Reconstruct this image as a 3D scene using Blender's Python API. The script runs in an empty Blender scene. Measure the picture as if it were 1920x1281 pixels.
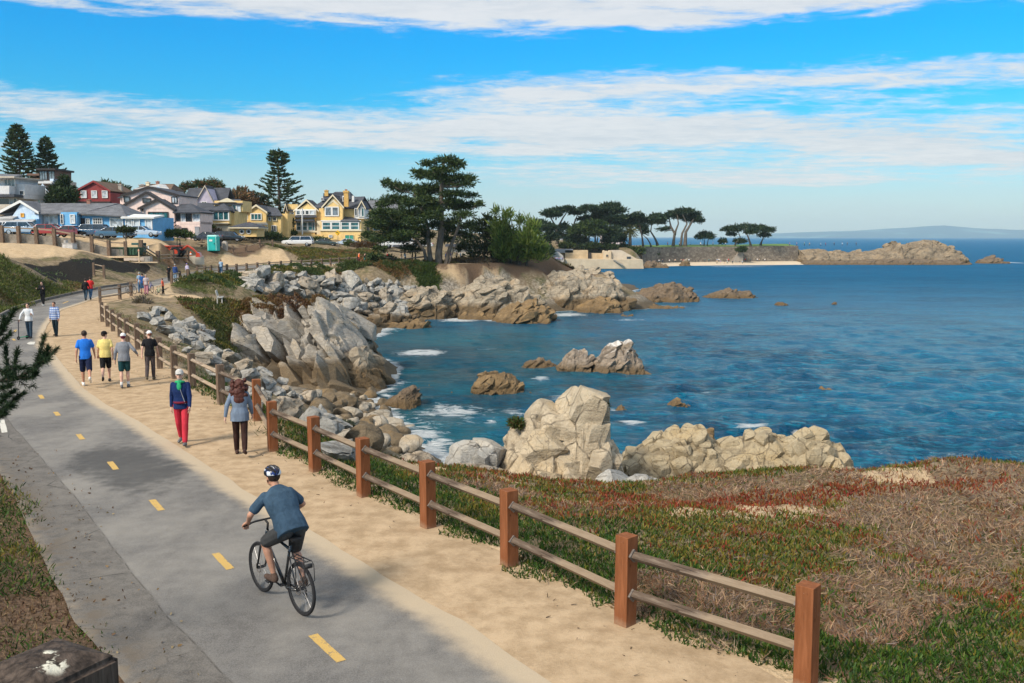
import bpy, bmesh, math, random
import numpy as np
from math import radians as R, sin, cos, pi, sqrt, atan2
from mathutils import Vector, Matrix, Euler
SC = bpy.context.scene
COL = SC.collection
rnd = random.Random(7)
# ---------------------------------------------------------------- camera
F, CX, CY, HV = 1700.0, 960.0, 640.5, 444.0       # focal length, centre and horizon row of the 1920x1281 photograph
CAMZ, SEA = 4.85, -6.5
PITCH = math.atan((CY-HV)/F)
cam = bpy.data.objects.new('camera', bpy.data.cameras.new('camera')); COL.objects.link(cam)
cam.location = (0, 0, CAMZ); cam.rotation_euler = (R(90)-PITCH, 0, 0)
cam.data.sensor_width = 36; cam.data.lens = 36*F/1920; cam.data.clip_start = .2; cam.data.clip_end = 40000
SC.camera = cam
# ---------------------------------------------------------------- light
SUN_EL = R(40); SUN_DIR = Vector((-.68, -.73, 0)).normalized()*cos(SUN_EL) + Vector((0, 0, sin(SUN_EL)))
sun = bpy.data.objects.new('sun', bpy.data.lights.new('sun', 'SUN')); COL.objects.link(sun)
sun.data.energy = 3.9; sun.data.angle = R(13); sun.data.color = (1, .90, .76)
sun.rotation_euler = (-SUN_DIR).to_track_quat('-Z', 'Y').to_euler()
SC.view_settings.view_transform = 'Standard'; SC.view_settings.look = 'None'
SC.view_settings.exposure = 0.29; SC.view_settings.gamma = 1
SC.render.engine = 'CYCLES'
cy = SC.cycles
cy.max_bounces = 5; cy.diffuse_bounces = 2; cy.glossy_bounces = 2; cy.transmission_bounces = 3
cy.volume_bounces = 0; cy.transparent_max_bounces = 6; cy.use_denoising = True
cy.sample_clamp_indirect = 4; cy.caustics_reflective = False; cy.caustics_refractive = False
cy.volume_step_rate = 10; cy.use_adaptive_sampling = True; cy.adaptive_threshold = .015

# ---------------------------------------------------------------- node expressions
class X:
    "a shader socket that does arithmetic"
    def __init__(s, nt, k): s.nt, s.k = nt, k
    def _m(s, op, *a):
        n = s.nt.nodes.new('ShaderNodeMath'); n.operation = op
        for i, v in enumerate((s,)+a):
            if isinstance(v, X): s.nt.links.new(v.k, n.inputs[i])
            else: n.inputs[i].default_value = v
        return X(s.nt, n.outputs[0])
    def __add__(s, o): return s._m('ADD', o)
    def __sub__(s, o): return s._m('SUBTRACT', o)
    def __mul__(s, o): return s._m('MULTIPLY', o)
    def __truediv__(s, o): return s._m('DIVIDE', o)
    __radd__ = __add__; __rmul__ = __mul__
    def __rsub__(s, o): return (s*-1.0)+o
    def clamp(s): n = s._m('ADD', 0.0); n.k.node.use_clamp = True; return n
    def pow(s, e): return s._m('POWER', e)
    def mx(s, o): return s._m('MAXIMUM', o)
    def mn(s, o): return s._m('MINIMUM', o)
    def gauss(s, c, w): d = (s-c)/w; return (d*d*-1.0)._m('EXPONENT')
    def smooth(s, a, b):
        n = s.nt.nodes.new('ShaderNodeMapRange'); n.interpolation_type = 'SMOOTHSTEP'
        for i, v in enumerate((s, a, b, 0.0, 1.0)):
            if isinstance(v, X): s.nt.links.new(v.k, n.inputs[i])
            else: n.inputs[i].default_value = v
        return X(s.nt, n.outputs[0])

class G:
    "one material's node graph"
    def __init__(s, nt): s.nt = nt
    def node(s, t, **kw):
        n = s.nt.nodes.new(t)
        for k, v in kw.items(): setattr(n, k, v)
        return n
    def put(s, sock, v):
        if isinstance(v, X): s.nt.links.new(v.k, sock)
        elif isinstance(v, (tuple, list)) and len(sock.default_value) == 4: sock.default_value = (*v[:3], 1)
        else: sock.default_value = v
    def pos(s): return X(s.nt, s.node('ShaderNodeNewGeometry').outputs['Position'])
    def obj(s): return X(s.nt, s.node('ShaderNodeTexCoord').outputs['Object'])
    def normal(s): return X(s.nt, s.node('ShaderNodeNewGeometry').outputs['Normal'])
    def xyz(s, v):
        n = s.node('ShaderNodeSeparateXYZ'); s.put(n.inputs[0], v); return [X(s.nt, o) for o in n.outputs]
    def vec(s, a, b, c):
        n = s.node('ShaderNodeCombineXYZ')
        for i, v in enumerate((a, b, c)): s.put(n.inputs[i], v)
        return X(s.nt, n.outputs[0])
    def scale(s, v, sc, loc=(0, 0, 0), rot=(0, 0, 0)):
        n = s.node('ShaderNodeMapping'); s.put(n.inputs[0], v); n.inputs['Scale'].default_value = sc
        n.inputs['Location'].default_value = loc; n.inputs['Rotation'].default_value = rot
        return X(s.nt, n.outputs[0])
    def noise(s, v, sc, det=4, rough=.55, dist=0, col=False):
        n = s.node('ShaderNodeTexNoise'); s.put(n.inputs['Vector'], v); n.inputs['Scale'].default_value = sc
        n.inputs['Detail'].default_value = det; n.inputs['Roughness'].default_value = rough; n.inputs['Distortion'].default_value = dist
        return X(s.nt, n.outputs[1 if col else 0])
    def voro(s, v, sc, feat='F1', out='Distance', rand=1):
        n = s.node('ShaderNodeTexVoronoi'); n.feature = feat; s.put(n.inputs['Vector'], v); n.inputs['Scale'].default_value = sc
        n.inputs['Randomness'].default_value = rand
        return X(s.nt, n.outputs[out])
    def mix(s, f, a, b, blend='MIX'):
        n = s.node('ShaderNodeMix', data_type='RGBA', blend_type=blend); s.put(n.inputs[0], f); s.put(n.inputs[6], a); s.put(n.inputs[7], b)
        return X(s.nt, n.outputs[2])
    def ramp(s, f, stops):
        n = s.node('ShaderNodeValToRGB'); s.put(n.inputs[0], f); e = n.color_ramp.elements
        while len(e) < len(stops): e.new(.5)
        for q, (p, c) in zip(e, stops): q.position = p; q.color = (*c, 1)
        return X(s.nt, n.outputs[0])
    def attr(s, name, out='Fac'): return X(s.nt, s.node('ShaderNodeAttribute', attribute_name=name).outputs[out])
    def rand(s): return X(s.nt, s.node('ShaderNodeObjectInfo').outputs['Random'])
    def bump(s, h, st=.5, dist=.05, nrm=None):
        n = s.node('ShaderNodeBump'); s.put(n.inputs['Height'], h); n.inputs['Strength'].default_value = st; n.inputs['Distance'].default_value = dist
        if nrm is not None: s.put(n.inputs['Normal'], nrm)
        return X(s.nt, n.outputs[0])
    def bsdf(s, color, rough=.8, nrm=None, spec=.3, metal=0, **kw):
        n = s.node('ShaderNodeBsdfPrincipled'); s.put(n.inputs['Base Color'], color); s.put(n.inputs['Roughness'], rough)
        s.put(n.inputs['Specular IOR Level'], spec); s.put(n.inputs['Metallic'], metal)
        if nrm is not None: s.put(n.inputs['Normal'], nrm)
        for k, v in kw.items(): s.put(n.inputs[k.replace('_', ' ')], v)
        return n
    def out(s, n, sock='Surface'):
        o = next((q for q in s.nt.nodes if q.type == 'OUTPUT_MATERIAL'), None) or s.node('ShaderNodeOutputMaterial')
        s.nt.links.new(n.outputs[0], o.inputs[sock])
MATS = {}
def newmat(name):
    m = bpy.data.materials.new(name); m.use_nodes = True; m.node_tree.nodes.clear(); return m, G(m.node_tree)
def M(name, c, rough=.75, var=.18, scale=3., bump=.15, bscale=40., spec=.3, metal=0, stretch=(1, 1, 1), dist=.01):
    "paint, wood, cloth ...: a colour that varies a little, with a fine relief"
    if name in MATS: return MATS[name]
    m, g = newmat(name); o = g.scale(g.obj(), stretch)
    n = g.noise(o, scale, 5); n2 = g.noise(o, bscale, 3)
    f = (n*.7+n2*.3)
    col = g.mix(f.smooth(.3, .7), [x*(1-var) for x in c], [min(1, x*(1+var)) for x in c])
    g.out(g.bsdf(col, rough, g.bump(n2, bump, dist) if bump else None, spec, metal)); MATS[name] = m
    return m

# ---------------------------------------------------------------- sky
W = bpy.data.worlds.new('World'); SC.world = W; W.use_nodes = True
def make_sky():
    nt = W.node_tree; nt.nodes.clear(); g = G(nt)
    sky = g.node('ShaderNodeTexSky', sky_type='NISHITA', sun_disc=False)
    sky.sun_elevation = SUN_EL; sky.sun_rotation = atan2(SUN_DIR.x, SUN_DIR.y); sky.altitude = 0
    sky.air_density = 1.0; sky.dust_density = .6; sky.ozone_density = 2.5
    d = X(nt, g.node('ShaderNodeTexCoord').outputs['Generated']); x, y, z = g.xyz(d)
    el = z._m('ARCSINE'); az = x._m('ARCTAN2', y)
    tint = g.ramp(el.smooth(0., .30), [(0, (.84, 1.04, 1.16)), (.2, (.34, .98, 1.22)), (.45, (.085, .98, 1.34)), (.75, (.012, .98, 1.52)), (1, (.02, 1.0, 1.6))])
    base = g.mix(1.0, X(nt, sky.outputs[0]), tint, 'MULTIPLY')
    zz = z.mx(0.0)+.075
    p = g.vec(x/zz, y/zz, 0.0)
    warp = g.noise(g.scale(p, (.5, .5, 1)), 1.2, 3, col=True)
    p2 = g.mix(.12, p, warp, 'ADD')
    n1 = g.noise(g.scale(p2, (.42, .9, 1), (3.1, 1.7, 0), (0, 0, .18)), 1.3, 10, .66, .5)
    n2 = g.noise(g.scale(p2, (1.5, 2.4, 1), (9, 4, 0), (0, 0, .35)), 3.4, 8, .68, .4)
    n3 = g.noise(g.vec(az*3., el*26., 0.0), 2.0, 5, .55, .4)
    wob = (n3-.5)*.045
    e = el+wob
    cov = e.gauss(.242-az.gauss(.05, .3)*.006, .027)*1.15 + e.gauss(.29, .03)*.8 \
        + e.gauss(.104-az*.034, .028)*(az*-1.+.9).smooth(.3, .9)*1.0 \
        + e.gauss(.155+az*.005, .025)*(az+.05).smooth(-.22, .1)*.92 \
        + e.gauss(.113, .015)*(az+.05).smooth(-.1, .12)*.72 \
        + e.gauss(.062+az*.004, .017)*(az+.05).smooth(-.16, .1)*.72 + e.gauss(.093, .013)*az.gauss(.42, .13)*.8 + e.gauss(.075, .010)*az.gauss(.50, .10)*.7 \
        + e.gauss(.086, .012)*az.gauss(-.5, .2)*.5 + el.smooth(.32, .5)*1.35
    cl = ((n1*.60+n2*.58+n3*.20)+cov*.50-.925).smooth(0., .31)
    low = el.smooth(.115, .0)*.72
    white = g.mix((n2*.6+n1*.5).smooth(.35, .7), (5.6, 6.0, 6.4), (7.0, 7.1, 7.2))
    c = g.mix((low*(n3*.8+.55)).mx(el.smooth(.03, -.01)*.8), base, (5.0, 6.1, 6.6))
    c = g.mix(cl*.94, c, white)
    bg = g.node('ShaderNodeBackground'); g.put(bg.inputs[0], c); bg.inputs[1].default_value = .097
    o = g.node('ShaderNodeOutputWorld'); nt.links.new(bg.outputs[0], o.inputs[0])
make_sky()

# ---------------------------------------------------------------- pixel -> world
CP, SP = cos(PITCH), sin(PITCH)
def ray(u, v):
    a, b = (u-CX)/F, (CY-v)/F
    return np.array([a, CP+b*SP, -SP+b*CP])
def gz(u, v, z=0.):
    r = ray(u, v); return np.array([0, 0, CAMZ])+r*((z-CAMZ)/r[2])
def gy(u, v, Y):
    r = ray(u, v); return np.array([0, 0, CAMZ])+r*(Y/r[1])
def sst(a, b, x):
    t = np.clip((np.asarray(x, float)-a)/(b-a), 0, 1); return t*t*(3-2*t)
def zpath(Y): return .8*sst(60, 150, Y)
def gp(u, v, dz=0.):
    z = 0.
    for _ in range(25): p = gz(u, v, z); z = .5*z+.5*(float(zpath(p[1]))+dz)
    return gz(u, v, z)

# ---------------------------------------------------------------- numpy noise
def _h(ix, iy, iz, seed):
    n = (ix*374761393+iy*668265263+iz*2147483647+seed*1274126177).astype(np.int64) & 0xffffffff
    n = ((n ^ (n >> 13))*1274126177) & 0xffffffff
    return ((n ^ (n >> 16)) & 0xffff)/65535.
def vnoise(p, seed=0):
    p = np.asarray(p, float)
    if p.shape[1] == 2: p = np.c_[p, np.zeros(len(p))]
    i = np.floor(p).astype(np.int64); f = p-i; f = f*f*(3-2*f)
    o = np.zeros(len(p))
    for a in (0, 1):
        for b in (0, 1):
            for c in (0, 1):
                w = (f[:, 0] if a else 1-f[:, 0])*(f[:, 1] if b else 1-f[:, 1])*(f[:, 2] if c else 1-f[:, 2])
                o += w*_h(i[:, 0]+a, i[:, 1]+b, i[:, 2]+c, seed)
    return o
def fbm(p, oct=4, seed=0, gain=.5):
    p = np.asarray(p, float); o = np.zeros(len(p)); a, t = 1., 0.
    for k in range(oct): o += a*(vnoise(p*2.03**k+k*17.3, seed+k)-.5); t += a; a *= gain
    return o/t*2
def inpoly(pts, poly):
    x, y = pts[:, 0], pts[:, 1]; r = np.zeros(len(pts), bool); n = len(poly)
    for i in range(n):
        x0, y0 = poly[i][:2]; x1, y1 = poly[(i+1) % n][:2]
        if y0 == y1: continue
        c = ((y0 > y) != (y1 > y)) & (x < (x1-x0)*(y-y0)/(y1-y0)+x0); r ^= c
    return r
def dline(pts, line):
    d = np.full(len(pts), 1e9)
    for a, b in zip(line[:-1], line[1:]):
        a, b = np.array(a[:2]), np.array(b[:2]); ab = b-a
        t = np.clip(((pts[:, :2]-a)@ab)/(ab@ab+1e-12), 0, 1)
        d = np.minimum(d, np.hypot(*(pts[:, :2]-a-t[:, None]*ab).T))
    return d

# ---------------------------------------------------------------- objects
def link(o, parent=None):
    COL.objects.link(o)
    if parent is not None: o.parent = parent
    return o
def mesh(name, V, Fc, mat=None, parent=None, smooth=False, loc=None, attrs=None):
    V = np.asarray(V, np.float32).reshape(-1, 3); me = bpy.data.meshes.new(name)
    if isinstance(Fc, np.ndarray):
        k = Fc.shape[1]; me.vertices.add(len(V)); me.vertices.foreach_set('co', V.ravel())
        me.loops.add(Fc.size); me.loops.foreach_set('vertex_index', Fc.astype(np.int32).ravel())
        me.polygons.add(len(Fc)); me.polygons.foreach_set('loop_start', np.arange(0, Fc.size, k, dtype=np.int32))
        me.update(calc_edges=True)
    else: me.from_pydata(V.tolist(), [], [list(map(int, f)) for f in Fc])
    if smooth: me.polygons.foreach_set('use_smooth', np.ones(len(me.polygons), bool))
    for k, a in (attrs or {}).items():
        a = np.asarray(a, np.float32)
        if a.ndim == 1: me.attributes.new(k, 'FLOAT', 'POINT').data.foreach_set('value', a)
        else: me.attributes.new(k, 'FLOAT_COLOR', 'POINT').data.foreach_set('color', np.c_[a, np.ones(len(a))].astype(np.float32).ravel())
    if mat: me.materials.append(mat)
    o = link(bpy.data.objects.new(name, me), parent)
    if loc is not None: o.location = [float(q) for q in loc]
    return o
def tag(o, label=None, cat=None, group=None, kind=None):
    for k, v in (('label', label), ('category', cat), ('group', group), ('kind', kind)):
        if v: o[k] = v
    return o
def thing(name, label, cat, loc=(0, 0, 0), rz=0., group=None):
    o = link(bpy.data.objects.new(name, None)); o.location = [float(q) for q in loc]; o.rotation_euler = (0, 0, rz); o.empty_display_size = .3
    return tag(o, label, cat, group)
def dup(o, parent=None):
    c = o.copy(); link(c); c.parent = parent
    for ch in o.children: dup(ch, c)
    return c
class MB:
    "collects shapes and links them as one mesh"
    def __init__(s): s.v, s.f = [], []
    def add(s, V, Fc):
        b = len(s.v); s.v += [tuple(map(float, p)) for p in V]; s.f += [[b+int(i) for i in f] for f in Fc]; return s
    def box(s, c, d, rot=(0, 0, 0), taper=1.):
        m = Euler(rot).to_matrix(); V = []
        for z in (-.5, .5):
            k = taper if z > 0 else 1
            for x, y in ((-.5, -.5), (.5, -.5), (.5, .5), (-.5, .5)): V.append(Vector(c)+m@Vector((x*d[0]*k, y*d[1]*k, z*d[2])))
        return s.add(V, [(3, 2, 1, 0), (4, 5, 6, 7), (0, 1, 5, 4), (1, 2, 6, 5), (2, 3, 7, 6), (3, 0, 4, 7)])
    def tube(s, pts, rad, n=8, cap=True):
        pts = [Vector(p) for p in pts]; rad = rad if hasattr(rad, '__len__') else [rad]*len(pts)
        b = len(s.v); up = Vector((.13, .29, .95)); prev = None
        for i, p in enumerate(pts):
            t = (pts[min(i+1, len(pts)-1)]-pts[max(i-1, 0)]).normalized()
            a = (prev-t*prev.dot(t)) if prev is not None else (t.cross(up) if abs(t.dot(up)) < .95 else t.cross(Vector((1, 0, 0))))
            a.normalize(); prev = a; c = t.cross(a)
            for k in range(n): q = p+(a*cos(2*pi*k/n)+c*sin(2*pi*k/n))*rad[i]; s.v.append(tuple(q))
        for i in range(len(pts)-1):
            for k in range(n):
                a0, a1 = b+i*n+k, b+i*n+(k+1) % n; s.f.append([a0, a1, a1+n, a0+n])
        if cap: s.f.append([b+k for k in reversed(range(n))]); s.f.append([b+(len(pts)-1)*n+k for k in range(n)])
        return s
    def prism(s, poly, axis='y', a=0., b=1.):
        "polygon in the plane across the axis, pushed from a to b"
        n = len(poly); V = []
        for t in (a, b):
            for p, q in poly: V.append({'y': (p, t, q), 'x': (t, p, q), 'z': (p, q, t)}[axis])
        ar = sum(poly[i][0]*poly[(i+1) % n][1]-poly[(i+1) % n][0]*poly[i][1] for i in range(n))
        flip = (ar > 0) == (axis in ('x', 'z')); flip = flip == (b > a)
        f0 = list(range(n)); Fc = [f0[::-1] if flip else f0, [i+n for i in (f0 if flip else f0[::-1])]]
        for i in range(n):
            q = [i, (i+1) % n, (i+1) % n+n, i+n]; Fc.append(q if flip else q[::-1])
        return s.add(V, Fc)
    def ball(s, c, r, n=10, m=6, rot=None):
        r = r if hasattr(r, '__len__') else (r, r, r); V, Fc = [], []
        mt = Euler(rot).to_matrix() if rot else None
        for j in range(m+1):
            th = pi*j/m
            for i in range(n):
                q = Vector((r[0]*sin(th)*cos(2*pi*i/n), r[1]*sin(th)*sin(2*pi*i/n), r[2]*cos(th)))
                V.append(Vector(c)+(mt@q if mt else q))
        for j in range(m):
            for i in range(n):
                a, b = j*n+i, j*n+(i+1) % n
                Fc.append([a, a+n, b+n] if j == 0 else ([a, a+n, b] if j == m-1 else [a, a+n, b+n, b]))
        return s.add(V, Fc)
    def torus(s, c, R0, r, axis, n=32, m=8):
        ax = Vector(axis).normalized(); u = ax.orthogonal().normalized(); w = ax.cross(u); V, Fc = [], []
        for i in range(n):
            d = u*cos(2*pi*i/n)+w*sin(2*pi*i/n)
            for j in range(m): V.append(Vector(c)+d*(R0+r*cos(2*pi*j/m))+ax*r*sin(2*pi*j/m))
        for i in range(n):
            for j in range(m):
                a, b = i*m+j, i*m+(j+1) % m; a2, b2 = ((i+1) % n)*m+j, ((i+1) % n)*m+(j+1) % m
                Fc.append([a, b, b2, a2])
        return s.add(V, Fc)
    def build(s, name, mat, parent=None, smooth=False, bevel=0, loc=None):
        o = mesh(name, s.v, s.f, mat, parent, smooth, loc)
        if bevel:
            bm = bmesh.new(); bm.from_mesh(o.data)
            bmesh.ops.bevel(bm, geom=[e for e in bm.edges if e.is_manifold and e.calc_face_angle(0) > .5], offset=bevel, segments=2, affect='EDGES', profile=.6)
            bm.to_mesh(o.data); bm.free()
        return o
# ================================================================ terrain
NEAR_FENCE = [(1510,1290),(1172,1172),(955,1062),(803,990),(682,932),(591,885),(512,847),(482,790),(415,759),(361,728),(328,711),(300,692),(277,672),(258,656),(239,643),(225,632),(212,622),(202,613),(192,604),(188,568),(225,562),(246,556)]
FAR_FENCE = [(322,533),(338,529),(353,524),(370,519),(385,517),(396,515.5),(411,514.5),(426,514),(444,513),(463,511),(483,509),(505,506.5),(527,505),(546,504),(565,502.5),(584,501.5),(604,500),(620,498.5),(636,497),(654,496),(670,495.5)]
P_RIGHT = [(1290,1500),(1008,1266),(880,1177),(744,1097),(659,1047),(577,993),(448,915),(420,894),(306,822),(247,785),(201,761),(162,735),(122,691),(105,669),(83,654),(80,635),(88,612),(97,599),(116,582),(150,571),(188,557),(226,551),(262,545),(300,536),(322,531)]
P_LEFT = [(400,1500),(230,1281),(135,1160),(75,1040),(40,960),(0,890),(-60,800),(-90,740),(-90,680),(-60,635),(0,596),(28,581),(75,567),(122,556),(160,548),(195,540),(244,534),(281,528),(307,521)]
# the path beyond the bend: its sea side follows the far fence, the other side the planted slope
P_RIGHT2 = [(322,531),(353,523),(385,516),(411,513),(444,511.5),(483,507),(527,503),(584,499),(636,495.5),(670,494),(740,493),(800,492),(860,492),(930,490)]
P_LEFT2 = [(307,521),(340,514),(372,508),(398,503),(430,501),(475,497.5),(522,494.5),(580,492),(632,490),(668,489.5),(740,489),(800,488.5),(860,488),(930,487)]
def W2(px, dz=0.): return np.array([gp(u, v, dz) for u, v in px])
PR, PL = W2(P_RIGHT+P_RIGHT2[1:]), W2(P_LEFT+P_LEFT2[1:])
FN, FF = W2(NEAR_FENCE), W2(FAR_FENCE)
def resample(line, n):
    line = np.asarray(line, float); s = np.r_[0, np.cumsum(np.hypot(*np.diff(line[:, :2], axis=0).T))]
    t = np.linspace(0, s[-1], n); return np.c_[[np.interp(t, s, line[:, k]) for k in range(line.shape[1])]].T
ctl = []
def cz(u, v, z): ctl.append(tuple(gz(u, v, z)))
def cyy(u, v, Y): ctl.append(tuple(gy(u, v, Y)))
for L, n in ((PR, 46), (PL, 46), (FN, 26), (FF, 16)):
    for p in resample(L, n): ctl.append((p[0], p[1], float(zpath(p[1]))))
for q in [(1600,1281,-.1),(1900,1281,-.25),(2300,1281,-.4),(1900,1100,-.6),(2300,1100,-.8),(1600,1100,-.3),(1700,1000,-.55),(1400,1020,-.25),(1150,960,-.5),
          (1920,930,-1.0),(1500,930,-1.0),(1250,940,-1.1),(1000,930,-.8),(870,905,-.6),(780,900,-.4),(1600,881,-1.25),(1920,879,-1.2),(1750,873,-1.2),(2400,880,-1.3),
          (1440,886,-1.5),(1250,905,-1.7),(1000,905,-1.7),(850,880,-1.5),(740,880,-1.0),(640,850,-2.3),(700,835,-3.4),(560,790,-2.5),(620,800,-4.5),(620,760,-5.4),(700,790,-6.0),(760,835,-5.9),(690,740,-6.3),
          (540,740,-3.2),(480,700,-2.0),(430,690,-1.2),(400,710,-.8),(340,640,-.6),(400,600,-1.1),(440,660,-2.5),(350,560,-.1),(300,565,-.1),(255,585,-.1),(250,610,-.2),(300,640,-.4),
          (330,548,.0),(410,556,-.1),(470,560,-.3),(450,540,-.4),(380,530,.1),(450,522,-.1),(330,540,.05),
          (740,612,-6.4),(800,612,-6.5),(830,592,-6.4),(930,598,-6.5),(1040,584,-6.5),(1120,580,-6.5),(1060,598,-8.5),(900,620,-9),(760,640,-9),(860,660,-10),(1170,590,-9),(1300,590,-11),
          (720,700,-8.5),(800,760,-9.),(850,820,-9),(900,760,-10),(1100,700,-11),(1700,700,-13),(1400,640,-13),(1900,560,-14)]: cz(*q)
for q in [(560,520,117),(560,560,115),(640,505,128),(640,585,117),(700,505,129),(700,600,114),(760,510,138),(760,590,117),(830,512,136),(830,550,131),(930,505,141),(930,550,130),
          (1040,495,151),(1040,530,146),(1120,512,149),(1165,530,150),(960,490,160),(880,486,170),(1000,484,185),
          (0,480,75),(155,530,88),(60,520,72),(0,540,62),(0,455,100),(100,460,105),(300,462,116),(290,480,108),(150,495,92),(240,500,100),(262,512,101),(300,505,112),(350,490,128),(400,485,135),(420,470,140),(500,462,150),
          (0,447,120),(150,447,122),(300,449,126),(400,456,140),(480,460,155),(560,462,172),(700,466,186),(800,470,205),(560,485,150),(650,480,158),(740,478,165),(500,480,148)]: cyy(*q)
ctl += [(-6.0,8.5,.25),(-8,12,.8),(-12,15,1.3),(-9,6,1.2),(-16,24,1.0),(-24,30,1.6),(-30,40,1.8),(-40,52,2.3),(-55,66,3.8),(-60,90,4.4),(-90,110,5.2),(-5,4,.6),(-1,1,2.2),(1,1,1.4),(3,4,0),(5,2,-.2),(-10,0,2),(-30,10,3),(-70,40,5),(8,-6,0),(-8,-8,2.5),
        (-90,130,5.6),(-60,140,5.2),(-30,190,4.0),(-10,215,2.0),(-80,200,8),(-150,200,11),(-120,300,13),(-40,300,6),(-10,260,3.5),(0,250,1.2),(8,200,-2),(8,175,-1),(15,240,-7.5),(0,220,.8),(12,290,-7.2),(8,312,-5),(0,300,1.6),(22,260,-8),(36,200,-8),(44,240,-8),(34,172,-8.5),(45,280,-8),
        (20,300,-8),(0,325,2.0),(50,395,1.1),(120,400,.6),(85,410,.4),(50,425,.5),(10,420,2),(70,440,-6),(110,425,-7),(20,460,-5),(-20,480,3),
        (60,330,-8.5),(90,340,-9.),(120,350,-9.5),(150,380,-8),(190,390,-8),(150,430,-12),(200,300,-14),(100,250,-13),(60,180,-12),(60,100,-13),(30,70,-12),(20,50,-11),(40,40,-12),(300,500,-18),(0,520,-12),(100,600,-20),(-80,450,12),(-200,400,20),(-300,250,22),(-200,120,12),(-250,600,30)]
# the seaward edge of the low bluff: a drop to the water behind it
BLUFF = np.array([gz(u, v, z) for u, v, z in [(2400,880,-1.3),(1920,879,-1.2),(1750,873,-1.2),(1600,881,-1.25),(1440,886,-1.5),(1250,905,-1.7)]])
for p in resample(BLUFF, 12):
    ctl += [(p[0]+.4, p[1]+3.0, -4.0), (p[0]+1.2, p[1]+6.5, -7.2), (p[0]+3, p[1]+14, -10)]
for u in (500, 560, 620, 670):
    for Yq, zq in ((56, -5.0), (62, -5.2), (68, -4.6), (74, -3.0), (81, -4.0), (88, -5.5)): ctl.append(((u-CX)/F*Yq, Yq, zq-(u-500)*.006))
for X_, Y_ in ((50.5,352),(59.6,362),(72,371),(85,377),(95,379),(108,383),(122,387)): ctl += [(X_, Y_-14, -8.4), (X_, Y_+1.5, -7.4), (X_, Y_+10, .1), (X_, Y_+24, .8)]
for X_ in (17, 26, 36, 46): ctl += [(X_, 317, -8.2), (X_, 327, -7.2), (X_, 337, -1.5), (X_, 346, .7)]
for q in [(238,474,106),(267,472,110),(131,464,100),(228,489,104),(261,494,103),(300,495,117),(325,485,117),(358,486,122),(366,501,122),(401,474,138),(422,472,141),(382,462,140)]: cyy(*q)
ctl = np.array(ctl); CC = 1.2
_A = np.sqrt(((ctl[:, None, :2]-ctl[None, :, :2])**2).sum(-1)+CC*CC)
_n = len(ctl); _P = np.c_[np.ones(_n), ctl[:, :2]/100]
_w = np.linalg.solve(np.block([[_A+np.eye(_n)*-.02, _P], [_P.T, np.zeros((3, 3))]]), np.r_[ctl[:, 2], 0, 0, 0])
def rbf(x, y):
    o = np.empty(len(x))
    for a in range(0, len(x), 20000):
        s = slice(a, a+20000); d = np.sqrt((x[s, None]-ctl[None, :, 0])**2+(y[s, None]-ctl[None, :, 1])**2+CC*CC)
        o[s] = d@_w[:_n]+_w[_n]+_w[_n+1]*x[s]/100+_w[_n+2]*y[s]/100
    return o
PATHPOLY = np.r_[PL[:, :2], PR[::-1, :2]]
_far = W2([(740,497),(800,496),(860,496),(930,494)])
CORR = [tuple(p[:2]) for p in PL]+[tuple(p[:2]) for p in _far[::-1]]+[tuple(p[:2]) for p in FF[::-1]]+[tuple(p[:2]) for p in FN[::-1]]      # path and dirt shoulder together
def height(x, y):
    h = np.clip(rbf(x, y), -22, 40); p = np.c_[x, y]
    d = np.where(inpoly(p, CORR), 0, np.minimum(dline(p, CORR), 1e3)); k = sst(0., 2.5, d)
    r = np.hypot(x, y)
    h = zpath(y)*(1-k)+h*k if True else h
    h = h+k*(fbm(p*.22, 3, 5)*.45*sst(10, 60, r)+fbm(p*.8, 4, 9)*.16+fbm(p*3.1, 2, 3)*.045)*sst(.0, 1.2, d)
    return h
NR, NT = 430, 620
TH = np.linspace(R(-88), R(80), NT); TH = np.sort(np.r_[TH[::2], np.linspace(R(-33), R(33), NT-len(TH[::2]))])
RR = np.geomspace(1.2, 950, NR)
_t, _r = np.meshgrid(TH, RR); GX, GY = (_r*np.sin(_t)).ravel(), (_r*np.cos(_t)).ravel()
GZ = height(GX, GY)
_gz = GZ.reshape(NR, NT)
def tz(x, y):
    "height of the terrain sheet, read off the sheet itself"
    x, y = np.atleast_1d(np.asarray(x, float)), np.atleast_1d(np.asarray(y, float))
    t = np.interp(np.arctan2(x, y), TH, np.arange(NT)); r = np.interp(np.log(np.maximum(np.hypot(x, y), 1.3)), np.log(RR), np.arange(NR))
    i, j = np.clip(r.astype(int), 0, NR-2), np.clip(t.astype(int), 0, NT-2); a, b = r-i, t-j
    return (_gz[i, j]*(1-a)+_gz[i+1, j]*a)*(1-b)+(_gz[i, j+1]*(1-a)+_gz[i+1, j+1]*a)*b
def tz1(x, y): return float(tz(x, y)[0])
def on(u, v, it=60):
    "the point where the ray of a pixel meets the terrain sheet"
    r = ray(u, v); lo = None; o = np.array([0, 0, CAMZ]); Y = np.geomspace(4, 700, 900)/r[1]
    P = o+Y[:, None]*r; k = np.argmax(P[:, 2] < np.maximum(tz(P[:, 0], P[:, 1]), -50))
    if k == 0: return P[-1]
    a, b = P[k-1], P[k]
    for _ in range(12):
        m = (a+b)/2
        if m[2] < tz1(m[0], m[1]): b = m
        else: a = m
    return (a+b)/2
def quads(nr, nt):
    i = np.arange(nr-1)[:, None]*nt+np.arange(nt-1)[None, :]; return np.stack([i, i+nt, i+nt+1, i+1], -1).reshape(-1, 4)
GP = np.c_[GX, GY]
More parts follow.
